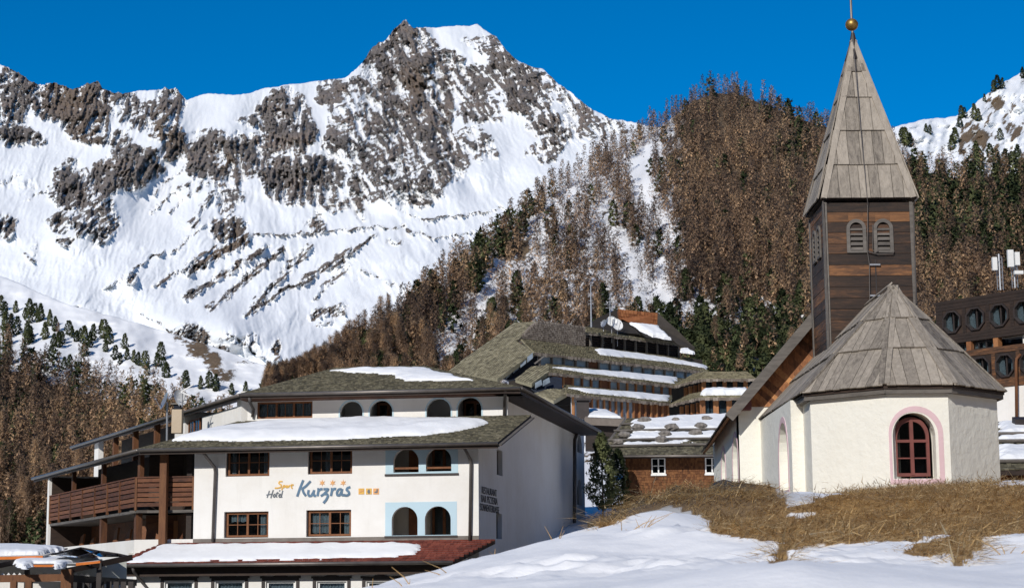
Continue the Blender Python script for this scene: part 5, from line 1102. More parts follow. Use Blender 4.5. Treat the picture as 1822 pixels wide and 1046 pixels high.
def roof_strip(pts, th_=.16, course=.24, width=.22, mat=None, nm='roof', sn=None):
    p = [Vector(q) for q in pts]; m = MB(); m.slab(p, Vector((0, 0, -th_))); o = T(nm, SHINGLE_T, m); pl = Plane3(p[0], p[1], p[2]); pl.O = pl.O + pl.M * .02
    shingles_on(o, pl, p, course, width, mat or SHINGLE_T, rnd, thick=.05, tilt=.06, ragged=.06); return o, pl
def fr_line(fr, n, *pts): return [fr.pt(fr.px(x, y, n)[0], n, fr.px(x, y, n)[1]) for x, y in pts]
def fringe(fr, p0, p1, name='shingle_fringe'):      # ragged shingle edge hanging under an eave
    L = (p1 - p0).length; d = (p1 - p0).normalized(); V = MB(); a = 0
    while a < L:
        w = rnd.uniform(.18, .3); q = p0 + d * a; h = rnd.uniform(.2, .32); V.hexa([q + Vector((0, 0, -h)), q + d * w * .9 + Vector((0, 0, -h)), q + d * w * .9 - fr.N * .06 + Vector((0, 0, -h)), q - fr.N * .06 + Vector((0, 0, -h)), q, q + d * w * .9, q + d * w * .9 - fr.N * .06, q - fr.N * .06]); a += w
    o = T(name, SHINGLE_G, V); o['kind'] = 'stuff'
INW = 1.7
def tier(i, eave, top, ntop):
    fr = FT[i]; e = fr_line(fr, 0, *eave); zz = sum(p.z for p in e) / 2; e = [Vector((p.x, p.y, zz)) for p in e]; t_ = fr_line(fr, ntop, *top); zt_ = sum(p.z for p in t_) / 2; t_ = [Vector((p.x, p.y, zt_)) for p in t_]
    o, pl = roof_strip([e[0], e[1], t_[1], t_[0]]); fringe(fr, e[0] + fr.N * .05, e[1] + fr.N * .05); return o, pl
r1, pl1 = tier(0, [(949, 627), (1262, 662)], [(925, 607), (1225, 634)], -5.0)
r2, pl2 = tier(1, [(976, 661), (1200, 687)], [(972, 650), (1215, 671)], -3.2)
r3, pl3 = tier(2, [(1008, 699), (1192, 719)], [(1003, 687), (1195, 702)], -3.2)
band(FT[0], 960, 1238, (634, 666), (652, 672), -.5, 14, FASCIA, solid=(4,))
band(FT[1], 985, 1192, (668, 690), (689, 702), -.5, 13, ORANGE_WOOD, solid=(0, 1, 5))
band(FT[2], 1020, 1188, (706, 722), (741, 746), -.5, 16, ORANGE_WOOD, solid=(2, 10, 11, 12, 13, 14, 15), post_w=.18)
rpx = lambda pl, pts: [plane_px(pl, x, y) for x, y in pts]
snow_on('roof_snow', pl1, rpx(pl1, [(1058, 620), (1130, 629), (1190, 638), (1255, 651), (1250, 655), (1190, 645), (1120, 637), (1068, 632)]), .2, 'snow strip on the top terrace roof of the terraced hotel', 31, edge=.6, wob=.35)
snow_on('roof_snow', pl2, rpx(pl2, [(975, 653), (1040, 658), (1120, 664), (1208, 673), (1200, 683), (1120, 673), (1040, 664)]), .26, 'snow strip on the second terrace roof of the terraced hotel', 32, edge=.8, wob=.3)
snow_on('roof_snow', pl3, rpx(pl3, [(1006, 690), (1060, 694), (1120, 698), (1192, 705), (1188, 715), (1120, 707), (1050, 700)]), .26, 'snow strip on the third terrace roof of the terraced hotel', 33, edge=.8, wob=.3)
# left end: big shingle slope and its stepped windows
pL_ = Plane3(atY(885, 674, 171.0), atY(950, 627, 174.0), atY(915, 575, 184.0)); big = rpx(pL_, [(795, 662), (885, 674), (950, 627), (918, 607), (958, 572), (915, 574)])
m = MB(); m.slab(big, Vector((0, .3, -.35))); lo = T('roof', SHINGLE_T, m)
for quad in ([(885, 674), (950, 627), (918, 607), (852, 655)], [(797, 661), (885, 674), (918, 607), (958, 572), (915, 575)]): shingles_on(lo, pL_, rpx(pL_, quad), .32, .3, SHINGLE_T, rnd, thick=.05, tilt=.06, ragged=.06)
def poly_px(name, mat, pts, off=(0, .4, -.1), parent=None): m = MB(); m.slab([atY(*p) for p in pts], Vector(off)); return T(name, mat, m, parent)
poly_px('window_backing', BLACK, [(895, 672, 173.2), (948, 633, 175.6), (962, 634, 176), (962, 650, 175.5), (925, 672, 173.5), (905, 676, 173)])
for i, x in enumerate((905, 918, 931, 943)):
    y = 667 - (x - 905) * .76; poly_px('pane', GLASS2, [(x - 5, y + 7, 172.9), (x + 5, y - 1, 173.3), (x + 5, y - 11, 173.5), (x - 5, y - 3, 173.1)], (0, .05, 0))
poly_px('stair_beam', FASCIA, [(950, 646, 172.6), (967, 633, 173.2), (969, 634, 173.2), (952, 648, 172.6)], (0, .15, 0))
for pts in ([(917, 674, 171), (946, 652, 173.5), (976, 650, 174.5), (976, 662, 171.5), (946, 683, 169.2)], [(972, 693, 169.4), (1003, 690, 171), (1008, 700, 169), (985, 713, 167.5), (950, 700, 168)]):
    pts3 = [atY(*p) for p in pts]; pl = Plane3(pts3[4], pts3[3], pts3[1]); m = MB(); m.slab([plane_px(pl, p[0], p[1]) for p in pts], Vector((0, .2, -.3))); o = T('roof', SHINGLE_T, m); shingles_on(o, pl, [plane_px(pl, p[0], p[1]) for p in pts], .32, .3, SHINGLE_T, rnd, thick=.05, tilt=.06)
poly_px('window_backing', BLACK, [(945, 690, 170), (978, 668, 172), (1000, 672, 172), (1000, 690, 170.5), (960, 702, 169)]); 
for i, x in enumerate((957, 971)): y = 684 - i * 4; poly_px('pane', GLASS2, [(x - 5, y + 7, 169.4), (x + 8, y, 169.6), (x + 6, y - 9, 169.9), (x - 5, y - 3, 169.7)], (0, .05, 0))
# body behind the bands
poly_px('body', SHINGLE_D, [(905, 672, 190), (1340, 690, 196), (1340, 760, 196), (905, 760, 190)], (0, 8, 0)); poly_px('body', SHINGLE_D, [(930, 600, 189), (1250, 640, 199), (1250, 720, 198), (930, 720, 188)], (0, 8, 0))
# upper shingle wall and dark louvred floor
frU = Frame(atY(918, 607, 179.0), UR); frU.O.z = 0
P_ = [frU.pt(*[frU.px(x, y)[0], 0, frU.px(x, y)[1]]) for x, y in ((918, 607), (1041, 620), (1041, 581), (958, 572))]
m = MB(); m.slab(P_, frU.N * -.6); uw_ = T('shingle_wall', SHINGLE_G, m); plu = Plane3(P_[0], P_[1], P_[3]); plu.M = frU.N; plu.A = frU.U; plu.S = Vector((0, 0, 1)); plu.O = P_[0] + frU.N * .02
shingles_on(uw_, plu, P_, .19, .15, SHINGLE_G, rnd, name='wall_shingles', thick=.04, tilt=.05)
lv = frU.rect(1042, 596, 1217, 624, -1.5); zt_ = frU.px(1217, 613, -1.5)[1]; zb_ = frU.px(1042, 620, -1.5)[1] - .6; zl = frU.px(1217, 630, -1.5)[1]
zt_ = frU.px(1130, 603, -1.5)[1]; zl = frU.px(1130, 626, -1.5)[1]
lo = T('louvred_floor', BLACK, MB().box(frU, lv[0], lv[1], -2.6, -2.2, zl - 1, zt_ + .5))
for i in range(6): zz = zl + i * (zt_ - zl) / 6; MB().box(frU, lv[0], lv[1], -2.1, -1.75, zz, zz + .06).build('louvre_slat', DARK_WOOD, lo)
for i in range(9): u = lv[0] + (i + .5) * (lv[1] - lv[0]) / 9; MB().box(frU, u - .09, u + .09, -1.7, -1.5, zl - .5, zt_ + .3).build('post', FASCIA, lo)
e = fr_line(frU, -.5, (1042, 590), (1219, 613)); ze = sum(p.z for p in e) / 2; e = [Vector((p.x, p.y, ze)) for p in e]; t_ = fr_line(frU, -4, (1040, 581), (1190, 602)); zt2 = sum(p.z for p in t_) / 2; t_ = [Vector((p.x, p.y, zt2)) for p in t_]
roof_strip([e[0], e[1], t_[1], t_[0]]); fringe(frU, e[0], e[1])
# roof house with orange shingles
poly_px('dark_slope', SHINGLE_D, [(1040, 584, 193), (1062, 566, 195), (1100, 549, 197), (1110, 560, 196.5), (1138, 594, 192), (1100, 592, 192)]); 
oh = poly_px('roof_house', SHINGLE_O, [(1100, 550, 194.5), (1170, 557, 196), (1170, 581, 196), (1120, 574, 194.5), (1101, 565, 194.5)], (0, 4, 0))
a, b = atY(1100, 574, 194.4), atY(1170, 581, 195.9); pq = Plane3(a, b, atY(1100, 549, 194.4)); shingles_on(oh, pq, [atY(1101, 566, 194.4), atY(1120, 575, 194.6), b, atY(1170, 557, 195.9), atY(1100, 550, 194.4)], .34, .34, SHINGLE_O, rnd, name='wall_shingles', thick=.04, tilt=.05)
poly_px('dark_slope', SHINGLE_D, [(1170, 556, 196), (1203, 585, 194.5), (1236, 618, 194), (1236, 632, 194), (1205, 612, 193), (1170, 580, 195)]); poly_px('dark_slope', SHINGLE_D, [(1118, 574, 194), (1170, 581, 195.5), (1197, 606, 192.6), (1150, 600, 191.5)])
pz = Plane3(atY(1150, 600, 191.3), atY(1197, 606, 192.4), atY(1120, 574, 193.8)); snow_on('roof_snow', pz, rpx(pz, [(1121, 575), (1168, 580), (1194, 604), (1160, 598), (1140, 588)]), .3, 'snow on the slope below the orange shingled roof house', 35, edge=.5, wob=.2)
pz = Plane3(atY(1211, 630, 192), atY(1236, 632, 192.5), atY(1212, 618, 194)); snow_on('roof_snow', pz, rpx(pz, [(1211, 620), (1222, 620), (1236, 629), (1212, 627)]), .25, 'small snow patch at the right of the louvred floor', 36, edge=.4, wob=.2)
# bay at the right end
KB2 = fr_line(FT[1], 0, (1199, 687))[0]; KB3 = fr_line(FT[2], 0, (1191, 719))[0]
D2 = Vector((math.sin(R(18.6)), -math.cos(R(18.6)), 0))
for (k, xb, ez, ytop, ywin, lab, cnt) in ((KB2, 1246, 674, 661, (680, 694), 'snow strip above the lower bay windows of the terraced hotel', 5), (KB3, 1244, 707, 696, (714, 738), None, 4)):
    f2 = Frame((k.x, k.y, 0), D2, Vector((-math.cos(R(18.6)), -math.sin(R(18.6)), 0))); c = f2.px(xb, ez)[0]; cpt = f2.pt(c, 0, k.z); f3 = Frame((cpt.x, cpt.y, 0), (1, 0.03, 0)); z = f3.px(1290, ez)[1]
    ce = Vector((cpt.x, cpt.y, z)); re = f3.pt(f3.px(1345, ez)[0], 0, z); ke = Vector((k.x, k.y, z)); zt_ = f3.px(1290, ytop, -3)[1]; ci = Vector((ce.x + 1.2, ce.y + 3, zt_)); ri = Vector((re.x - .5, re.y + 3, zt_)); ki = Vector((ke.x + 2.5, ke.y + 2.4, zt_))
    o, plb = roof_strip([ce, re, ri, ci]); roof_strip([ke, ce, ci, ki]); fringe(f3, ce + f3.N * .05, re + f3.N * .05); fringe(f2, ke + f2.N * .05, ce + f2.N * .05)
    band(f3, xb + 6, 1345, (ywin[0], ywin[0]), (ywin[1], ywin[1]), -.8, cnt, ORANGE_WOOD, post_w=.5 if cnt == 4 else .4, glass=GLASS); u1 = c
    b = T('window_band', BLACK, MB().box(f2, .2, u1 - .6, -1.4, -1.3, f3.px(1290, ywin[1], -.8)[1] - .2, z - .2))
    for j in range(5): u = .5 + j * (u1 - 1.2) / 4.5; MB().box(f2, u - .16, u + .16, -1.2, -.9, f3.px(1290, ywin[1], -.8)[1] - .2, z - .2).build('post', ORANGE_WOOD, b)
    if lab is None:
        snow_on('roof_snow', plb, rpx(plb, [(1247, 698), (1290, 696.5), (1335, 697), (1335, 703.5), (1250, 704)]), .5, 'snow strip between the two window rows of the bay', 37, edge=.5, wob=.2)
# low flat roof with snow beside the white hotel
po = poly_px('porch_roof', SHINGLE_G, [(1040, 743, 140), (1110, 746, 140), (1112, 742, 141), (1045, 735, 143)], (0, .3, -.5)); plp = Plane3(atY(1042, 742, 139.7), atY(1110, 745, 139.7), atY(1045, 728, 143.5)); snow_on('roof_snow', plp, rpx(plp, [(1046, 727), (1080, 730), (1106, 742), (1048, 740)]), .18, 'rounded snow cap on the low porch roof behind the white hotel', 38, edge=.8, wob=.15)
poly_px('porch_wall', DARK_WOOD, [(1042, 745, 141), (1100, 747, 141), (1100, 800, 141), (1042, 800, 141)]); poly_px('vent_stack', DARKPAINT, [(1026, 712, 141), (1048, 712, 141), (1048, 745, 141), (1026, 745, 141)], (0, 1, 0)); poly_px('vent_cap', DARKPAINT, [(1022, 708, 140.8), (1052, 708, 140.8), (1052, 712, 140.8), (1022, 712, 140.8)], (0, 1.4, 0))

# dishes and aerials on the terraced hotel
def dish(c, r, face, label, back=None, mat=WHITEPAINT, pole=None, arm=True, group=None):
    d = Vector(face).normalized(); a = Vector((0, 0, 1)); x = d.cross(a).normalized(); y = x.cross(d).normalized(); e = empty('satellite_dish', c, label, 'satellite dish', group); m = MB(); nr, ns = 5, 20
    vs = [Vector(c) - d * r * .22]
    for i in range(1, nr + 1):
        q = i / nr
        for j in range(ns): t_ = 2 * math.pi * j / ns; vs.append(Vector(c) + (x * math.cos(t_) + y * math.sin(t_)) * r * q - d * r * .22 * (1 - q * q))
    fs = [(0, 1 + j, 1 + (j + 1) % ns) for j in range(ns)] + [(1 + (i - 1) * ns + j, 1 + i * ns + j, 1 + i * ns + (j + 1) % ns, 1 + (i - 1) * ns + (j + 1) % ns) for i in range(1, nr) for j in range(ns)]
    m.add(vs, fs); m.build('reflector', mat, e, True); m = MB(); tip = Vector(c) + d * r * .9 - y * r * .15; m.tube([Vector(c) - y * r * .95, tip], r * .04, 6); m.sphere(tip, r * .12, 8, 6); m.build('feed_arm', GALV, e)
    if pole is not None: MB().tube([Vector(c) - d * r * .2, Vector(pole[0]), Vector(pole[1])], pole[2] if len(pole) > 2 else .04, 8).build('pole', GALV, e)
    return e
for (x, y, r, f, lb) in ((1074, 575, .42, (-.7, -.6, .3), 'small grey satellite dish at the left on the terraced hotel roof'), (1088.5, 571, .55, (.2, -.95, .25), 'white satellite dish in the middle on the terraced hotel roof'), (1098.5, 577, .66, (.45, -.85, .3), 'largest white satellite dish on the terraced hotel roof')):
    c = atY(x, y, 190.0); dish(c, r, f, lb, pole=(c + Vector((0, .5, -.3)), c + Vector((0, .5, -2.2))), mat=GALV if x < 1080 else WHITEPAINT, group='dishes on the terraced hotel')
def mast(name, label, x, y0, y1, Y, arms=(), r=.06):
    a, b = atY(x, y1, Y), atY(x, y0, Y); a = Vector((b.x, b.y, a.z)); e = empty(name, a, label, 'antenna'); MB().tube([a, b], [r, r * .5], 8).build('pole', GALV, e)
    for (zf, l) in arms: p = a + (b - a) * zf; MB().beam(p - Vector((l / 2, 0, 0)), p + Vector((l / 2, 0, 0)), .04, .04).build('cross_arm', GALV, e)
    return e
mast('antenna_mast', 'tall thin aerial mast on the terraced hotel roof', 1051, 506, 582, 186, ((.55, .6), (.62, .5)), .08); mast('antenna_mast', 'short aerial with cross arms beside the roof dishes', 1085, 535, 578, 189, ((.85, 1.2), (.7, .9), (.95, .7)), .05)

# ------------------------------------------------------------------ dark apartment block at the right
rnd = random.Random(18)
ob = atY(1668, 620, 103.0); UB = Vector((math.sin(R(38)), -math.cos(R(38)), 0)); FB = Frame((ob.x, ob.y, 0), UB)
ap_ = empty('apartment_block', (ob.x + 3, ob.y + 1, 3), 'dark boarded block with octagonal windows right of the chapel', 'building')
def Bx(name, mat, mb, parent=None): return mb.build(name, mat, parent or ap_)
uE = 15.0; zA = FB.px(1700, 538)[1]; zb1 = FB.px(1735, 606)[1]; zb2 = FB.px(1735, 622)[1]; zb3 = FB.px(1790, 688)[1]
def octa(u, z, r, ry=None): ry = ry or r; return [(u + r * math.cos(R(22.5 + 45 * i)), z + ry * math.sin(R(22.5 + 45 * i))) for i in range(8)]
oc_px = [(1695.5, 576), (1740, 566), (1788, 557)]; oct_ = [FB.px(x, y) for x, y in oc_px]; du = oct_[1][0] - oct_[0][0]; zo = sum(o[1] for o in oct_) / 3; upper = [(oct_[0][0] + i * du * .93, zo) for i in range(5)]
ol = FB.px(1790, 650); lower = [(ol[0] + (i - 1) * du * .93, ol[1]) for i in range(5)]
def boards(fr, u0, u1, z0, z1, holes, mat, nm):
    z = z0; m = MB()
    while z < z1 - .02:
        h = min(.17, z1 - z); segs = [(u0, u1)]
        for (hu, hz, hr) in holes:
            if abs(z + h / 2 - hz) < hr: segs = [s for (a, b) in segs for s in (((a, hu - hr), (hu + hr, b)) if a < hu < b else ((a, b),))]
        for a, b in segs: d = rnd.uniform(0, .02); m.box(fr, a, b, .0, .02 + d, z + .012, z + h)
        z += h
    o = Bx(nm, mat, m); o['kind'] = 'stuff'; return o
m = MB(); m.wall(FB, rect_loop(0, uE, zb1, zA), [octa(u, z, .62) for u, z in upper], .35); Bx('upper_wall', DARK_WOOD, m); boards(FB, 0, uE, zb1, zA, [(u, z, .68) for u, z in upper], DARK_WOOD, 'cladding')
m = MB(); m.wall(FB, rect_loop(0, uE, zb3, zb2), [octa(u, z, .62) for u, z in lower], .35); Bx('lower_wall', DARK_WOOD, m); boards(FB, 0, uE, zb3, zb2, [(u, z, .68) for u, z in lower], TOWER_WOOD, 'cladding')
m = MB(); m.wall(FB, rect_loop(0, uE, 0, zb3), (), .3, -.02); Bx('base_wall', WHITE, m); Bx('dark_interior', BLACK, MB().box(FB, .1, uE, -1.6, -1.5, zb3, zA))
for (u, z) in upper + lower:
    m = MB(); ring_plate(m, FB, octa(u, z, .68), octa(u, z, .58), -.1, .14); o = Bx('octagonal_window', DARKPAINT, m); m = MB(); m.wall(FB, octa(u, z, .6), (), .02, -.12); m.build('pane', GLASS, o)
    for s in (-1, 1):
        m = MB(); m.slab([FB.pt(u + s * .58, -.2, z - .25), FB.pt(u + s * .58, -.2, z + .25), FB.pt(u + s * .25, -.2, z + .56), FB.pt(u + s * .16, -.2, z - .56)], FB.N * .01); m.build('curtain', CURTAIN, o)
    MB().box(FB, u - .04, u + .04, -.11, -.05, z - .7, z + .7).build('mullion', DARKPAINT, o)
wu = [FB.px(x, 608)[0] for x in (1702, 1722, 1727, 1766, 1772)]
for a, b in ((wu[0] - 1.3, wu[0] + .6), (wu[2] - .2, wu[3])): window(ap_, FB, a, b, zb2 + .02, zb1 - .05, -.2, DARKPAINT, cols=1, sash=3, rows=1, fw=.06, curtain=((.0, .25, 1), (.4, .6, 1), (.8, 1, 1)))
for u in (wu[1] + .05, wu[3] + .2): MB().box(FB, u - .16, u + .16, -.35, .0, zb2, zb1).build('post', ORANGE_WOOD, ap_)
u = FB.px(1817, 588)[0]; MB().box(FB, u - .15, u + .25, -1.0, -.3, zb2, zb1).build('white_pillar', WHITE, ap_); MB().box(FB, wu[4], u, -1.3, -.36, zb1 - .02, zb1 + .1).build('recess_ceiling', INNERPL, ap_)
m = MB(); m.slab([FB.pt(-.1, .05, zA), FB.pt(uE, .05, zA), FB.pt(uE, -6, zA), FB.pt(.6, -6, zA)], Vector((0, 0, .15))); Bx('flat_roof', DARK_WOOD, m)
m = MB(); m.slab([FB.pt(0, -.0, zA), FB.pt(-.35, -.5, zb1), FB.pt(-.35, -6, zb1), FB.pt(0, -6, zA)], UB * .15); Bx('end_wall', DARK_WOOD, m); Bx('end_wall', DARK_WOOD, MB().box(FB, -.02, .2, -6, -.4, 0, zb1))
fp = lambda x, y, n: FB.pt(FB.px(x, y, n)[0], n, FB.px(x, y, n)[1]); MB().tube([fp(1816, 630, .15), fp(1809, 638, .3), fp(1808, 645, .3), fp(1809, 752, .3)], .085, 8).build('downpipe', POST_WOOD, ap_, True)
def cellmast(x, y0, y1, label, panels):
    Y = 104.0; a = atY(x, y1, Y); b = atY(x, y0, Y); a = Vector((b.x, b.y, a.z)); e = empty('antenna_mast', a, label, 'antenna')
    MB().tube([a, b], .05, 8).build('pole', GALV, e)
    m = MB(); n = 14
    for s in (-.16, .16): m.tube([a + Vector((s, 0, 0)), b + Vector((s, 0, -.2))], .022, 6)
    for i in range(n): p = a + (b - a) * (i / n); q = a + (b - a) * ((i + .7) / n); sg = 1 if i % 2 else -1; m.tube([p + Vector((.16 * sg, 0, 0)), q - Vector((.16 * sg, 0, 0))], .014, 5)
    m.build('lattice', GALV, e)
    for (dx, ya, yb, w) in panels: c0 = atY(x + dx, ya, Y - .3); c1 = atY(x + dx, yb, Y - .3); f = Frame((c0.x, c0.y, 0), (1, 0, 0)); MB().box(f, -w, w, -.12, .12, c1.z, c0.z).build('antenna_panel', WHITEPAINT, e); MB().beam(a + (b - a) * .8, Vector((c0.x, c0.y, (c0.z + c1.z) / 2)), .05, .05).build('bracket', GALV, e)
cellmast(1777, 452, 516, 'lattice mobile phone mast with one white panel on the dark block', ((-8, 458, 481, .13),)); cellmast(1803, 448, 512, 'slim mobile phone mast with two white panels on the dark block', ((-6, 445, 475, .16), (6, 449, 472, .13), (9, 482, 488, .25)))

# ------------------------------------------------------------------ low snowy chalet at the right edge
fo_ = atY(1770, 850, 66.0); FO = Frame((fo_.x, fo_.y, 0), (1, 0.02, 0)); sh = empty('low_chalet', (fo_.x + 3, fo_.y, 2), 'low brown wooden house with snowy stepped roof right of the chapel', 'house')
zo0 = FO.px(1800, 836, .6)[1]; zo1 = FO.px(1800, 752, -7)[1]; a0 = FO.pt(-1.5, .6, zo0); a1 = FO.pt(9, .6, zo0); a2 = FO.pt(9, -7, zo1); a3 = FO.pt(-1.5, -7, zo1)
m = MB(); m.slab([a0, a1, a2, a3], Vector((0, 0, -.18))); so2 = m.build('roof', DARK_WOOD, sh); PO = Plane3(a0, a1, a2); PO.O = PO.O + PO.M * .01; shingles_on(so2, PO, [a0, a1, a2, a3], .24, .16, SHINGLE, rnd, tilt=.05, ragged=.05)
MB().box(FO, -1, 8.5, -.3, 0, 1.2, zo0).build('wall', BROWN_WOOD, sh)
for i in range(18): MB().box(FO, -1 + i * .5, -1 + i * .5 + .47, .002, .03 + rnd.uniform(0, .02), 1.2, zo0 - .05).build('board', GABLE_WOOD, sh)
ro_ = lambda pts: [plane_px(PO, x, y) for x, y in pts]
for i, (ya, yb, nm) in enumerate(((754, 775, 'upper'), (779, 786, 'middle'), (796, 822, 'lower'))): snow_on('roof_snow', PO, ro_([(1776, ya), (1850, ya - 1), (1850, yb), (1776, yb)]), .2, nm + ' snow strip on the low brown house right of the chapel', 41 + i, edge=.35, wob=.2)
for y in (777, 790, 826): a, b = plane_px(PO, 1772, y), plane_px(PO, 1860, y - 1); MB().tube([a + PO.M * .12, b + PO.M * .12], .07, 8).build('roof_pole', FASCIA, so2)
p = plane_px(PO, 1820, 764); m = MB(); m.beam(p - Vector((.35, 0, -.2)), p + Vector((.5, 0, .2)), .5, .5, PO.M); m.build('skylight', DARKPAINT, so2)

# ------------------------------------------------------------------ terrace awnings in front of the wing
rnd = random.Random(23)
aw_ = empty('terrace_awning', atY(90, 1046, 76), 'snow covered orange terrace awning with dark frame beside the hotel', 'awning')
def A_(name, mat, pts, off=(0, .1, -.06), parent=None): m = MB(); m.slab([atY(*p) for p in pts], Vector(off)); return m.build(name, mat, parent or aw_)
def beam_px(name, mat, a, b, w, h): return MB().beam(atY(*a), atY(*b), w, h).build(name, mat, aw_)
A_('awning_cloth', INNERPL, [(-80, 992, 75), (78, 988, 75), (120, 974, 79), (-80, 972, 79)]); A_('awning_cloth', INNERPL, [(25, 1003, 73.5), (160, 1003, 73.5), (182, 994, 76), (35, 994, 76)])
A_('valance', ORANGE, [(-80, 992, 74.95), (76, 988, 74.95), (76, 993, 74.95), (-80, 997, 74.95)], (0, .03, 0)); A_('valance', ORANGE, [(56, 1004, 73.4), (96, 1004, 73.4), (96, 1008, 73.4), (56, 1008, 73.4)], (0, .03, 0)); A_('valance', ORANGE, [(135, 1001, 73.4), (178, 997, 73.4), (178, 1001, 73.4), (135, 1006, 73.4)], (0, .03, 0))
pl = Plane3(atY(-80, 987, 74.9), atY(78, 986, 74.9), atY(-80, 972, 79)); snow_on('awning_snow', pl, rpx(pl, [(-80, 986), (0, 985), (72, 984), (112, 975), (60, 972), (-80, 971)]), .13, 'snow on the rear orange terrace awning', 51, edge=.35, wob=.2)
pl = Plane3(atY(25, 1003, 73.3), atY(160, 1003, 73.3), atY(35, 994, 76)); snow_on('awning_snow', pl, rpx(pl, [(26, 1000), (45, 1009), (60, 1001), (96, 1001), (102, 1009), (118, 1002), (150, 997), (176, 994), (120, 993), (35, 993)]), .09, 'snow hanging over the front orange terrace awning', 52, edge=.25, wob=.12)
TINT = m_glass('tinted_glass', (.16, .19, .12), .04); CLEAR = m_glass('clear_glass', (.8, .82, .8), .04)
q = [(92, 986, 74), (144, 974, 78), (176, 980, 77), (210, 985, 76), (232, 990, 75)]
A_('roof_glass', TINT, [(92, 986, 74), (144, 974, 78), (176, 990.5, 75.5), (130, 992, 74)], (0, .03, 0)); A_('roof_glass', CLEAR, [(144, 974, 78), (232, 990, 75.6), (178, 990.5, 75.5)], (0, .03, 0))
for a, b in zip(q[1:-1], q[2:]): beam_px('glazing_bar', DARKPAINT, a, b, .06, .06)
for a, b in (((144, 974, 78), (92, 986, 74)), ((176, 980, 77), (140, 990, 74.4)), ((210, 985, 76), (190, 989, 75))): beam_px('glazing_bar', DARKPAINT, a, b, .06, .06)
beam_px('sloping_beam', DARK_WOOD, (119, 1015, 73), (234, 991, 75), .16, .22); beam_px('sloping_beam', DARK_WOOD, (-40, 1014, 73), (34, 998, 75), .12, .2)
beam_px('front_beam', POST_WOOD, (-80, 1030, 73), (119, 1027, 73), .2, .28); beam_px('front_beam', DARKPAINT, (122, 1028, 73.1), (240, 1036, 77), .2, .26)
for x, w, mt in ((120, .2, POST_WOOD), (25, .12, POST_WOOD), (52, .12, POST_WOOD), (-20, .15, POST_WOOD)):
    a = atY(x, 1012 if x == 120 else 1032, 73); f = Frame((a.x, a.y, 0), (1, 0, 0)); MB().box(f, -w, w, -w, w, -2.8, a.z).build('post', mt, aw_)
for x in (49, 177): a = atY(x, 1000, 74); f = Frame((a.x, a.y, 0), (1, 0, 0)); MB().box(f, -.09, .09, -.09, .09, -2.8, a.z).build('post', DARKPAINT, aw_)
for i in range(8): a = atY(142 + i * 13, 1034, 74.5); f = Frame((a.x, a.y, 0), (1, 0, 0)); MB().box(f, -.1, .1, -.05, .05, -2.6, a.z).build('picket', DARKPAINT, aw_)
A_('back_panel', INNERPL, [(-80, 995, 77.5), (118, 995, 77.5), (118, 1030, 77.5), (-80, 1030, 77.5)], (0, .1, 0)); A_('plastic_curtain', m_plain('milky_plastic', (.55, .56, .5), .5, .1), [(124, 1012, 76.5), (225, 996, 77.5), (225, 1031, 77.5), (124, 1027, 76.5)], (0, .04, 0)); A_('lower_panel', WHITE, [(-80, 1034, 76), (240, 1034, 77), (240, 1100, 77), (-80, 1100, 76)], (0, .1, 0))
m = MB(); z0 = atY(0, 1025, 74).z
for i in range(-8, 16): a = atY(i * 10, 1024, 74.2); b = atY(i * 10 + 10, 1024, 74.2); c = (a + b) / 2 + Vector((0, 0, .13)); m.slab([a, b, c], Vector((0, .02, 0))); m.slab([a, b, b - Vector((0, 0, .06)), a - Vector((0, 0, .06))], Vector((0, .021, 0)))
m.build('scalloped_valance', WHITEPAINT, aw_)
# dishes, chimney and aerial on the white hotel
c = atY(291.5, 713, 89); dish(c, .44, (-.9, -.4, .35), 'grey satellite dish on a tall pole at the hotel wing roof', pole=(atY(297.5, 718, 89.1), atY(297, 800, 89.1), .05), mat=GALV)
chm = atY(314.5, 730, 93); f = Frame((chm.x, chm.y, 0), (1, 0, 0)); e = empty('chimney', (chm.x, chm.y, atY(314, 745, 93).z), 'small square plastered chimney on the hotel wing roof', 'chimney'); MB().box(f, -.25, .25, -.5, 0, atY(314, 770, 93).z, atY(314, 728, 93).z).build('stack', m_plaster('chimney_plaster', (.55, .45, .33), .2, .3), e); MB().box(f, -.17, .17, -.42, -.05, atY(314, 728, 93).z, atY(314, 719, 93).z).build('flue', BLACK, e); MB().box(f, -.3, .3, -.55, .05, atY(314, 719, 93).z, atY(314, 717, 93).z).build('cap', STONE, e)
c = atY(321, 707, 92.8); dish(c, .42, (.75, -.6, .3), 'white satellite dish behind the chimney on the hotel wing', pole=(c + Vector((-.2, .1, -.2)), atY(320, 722, 92.8)))
a = atY(326, 720, 92.6); e = mast('antenna_mast', 'rake shaped television aerial beside the hotel wing chimney', 325, 683, 724, 92.6, ((.35, .5), (.6, .35)), .035); MB().beam(atY(322, 697, 92.6), atY(344, 684, 92.5), .05, .05).build('boom', WHITEPAINT, e); MB().beam(atY(322, 697, 92.6), atY(340, 705, 92.5), .05, .05).build('boom', WHITEPAINT, e)
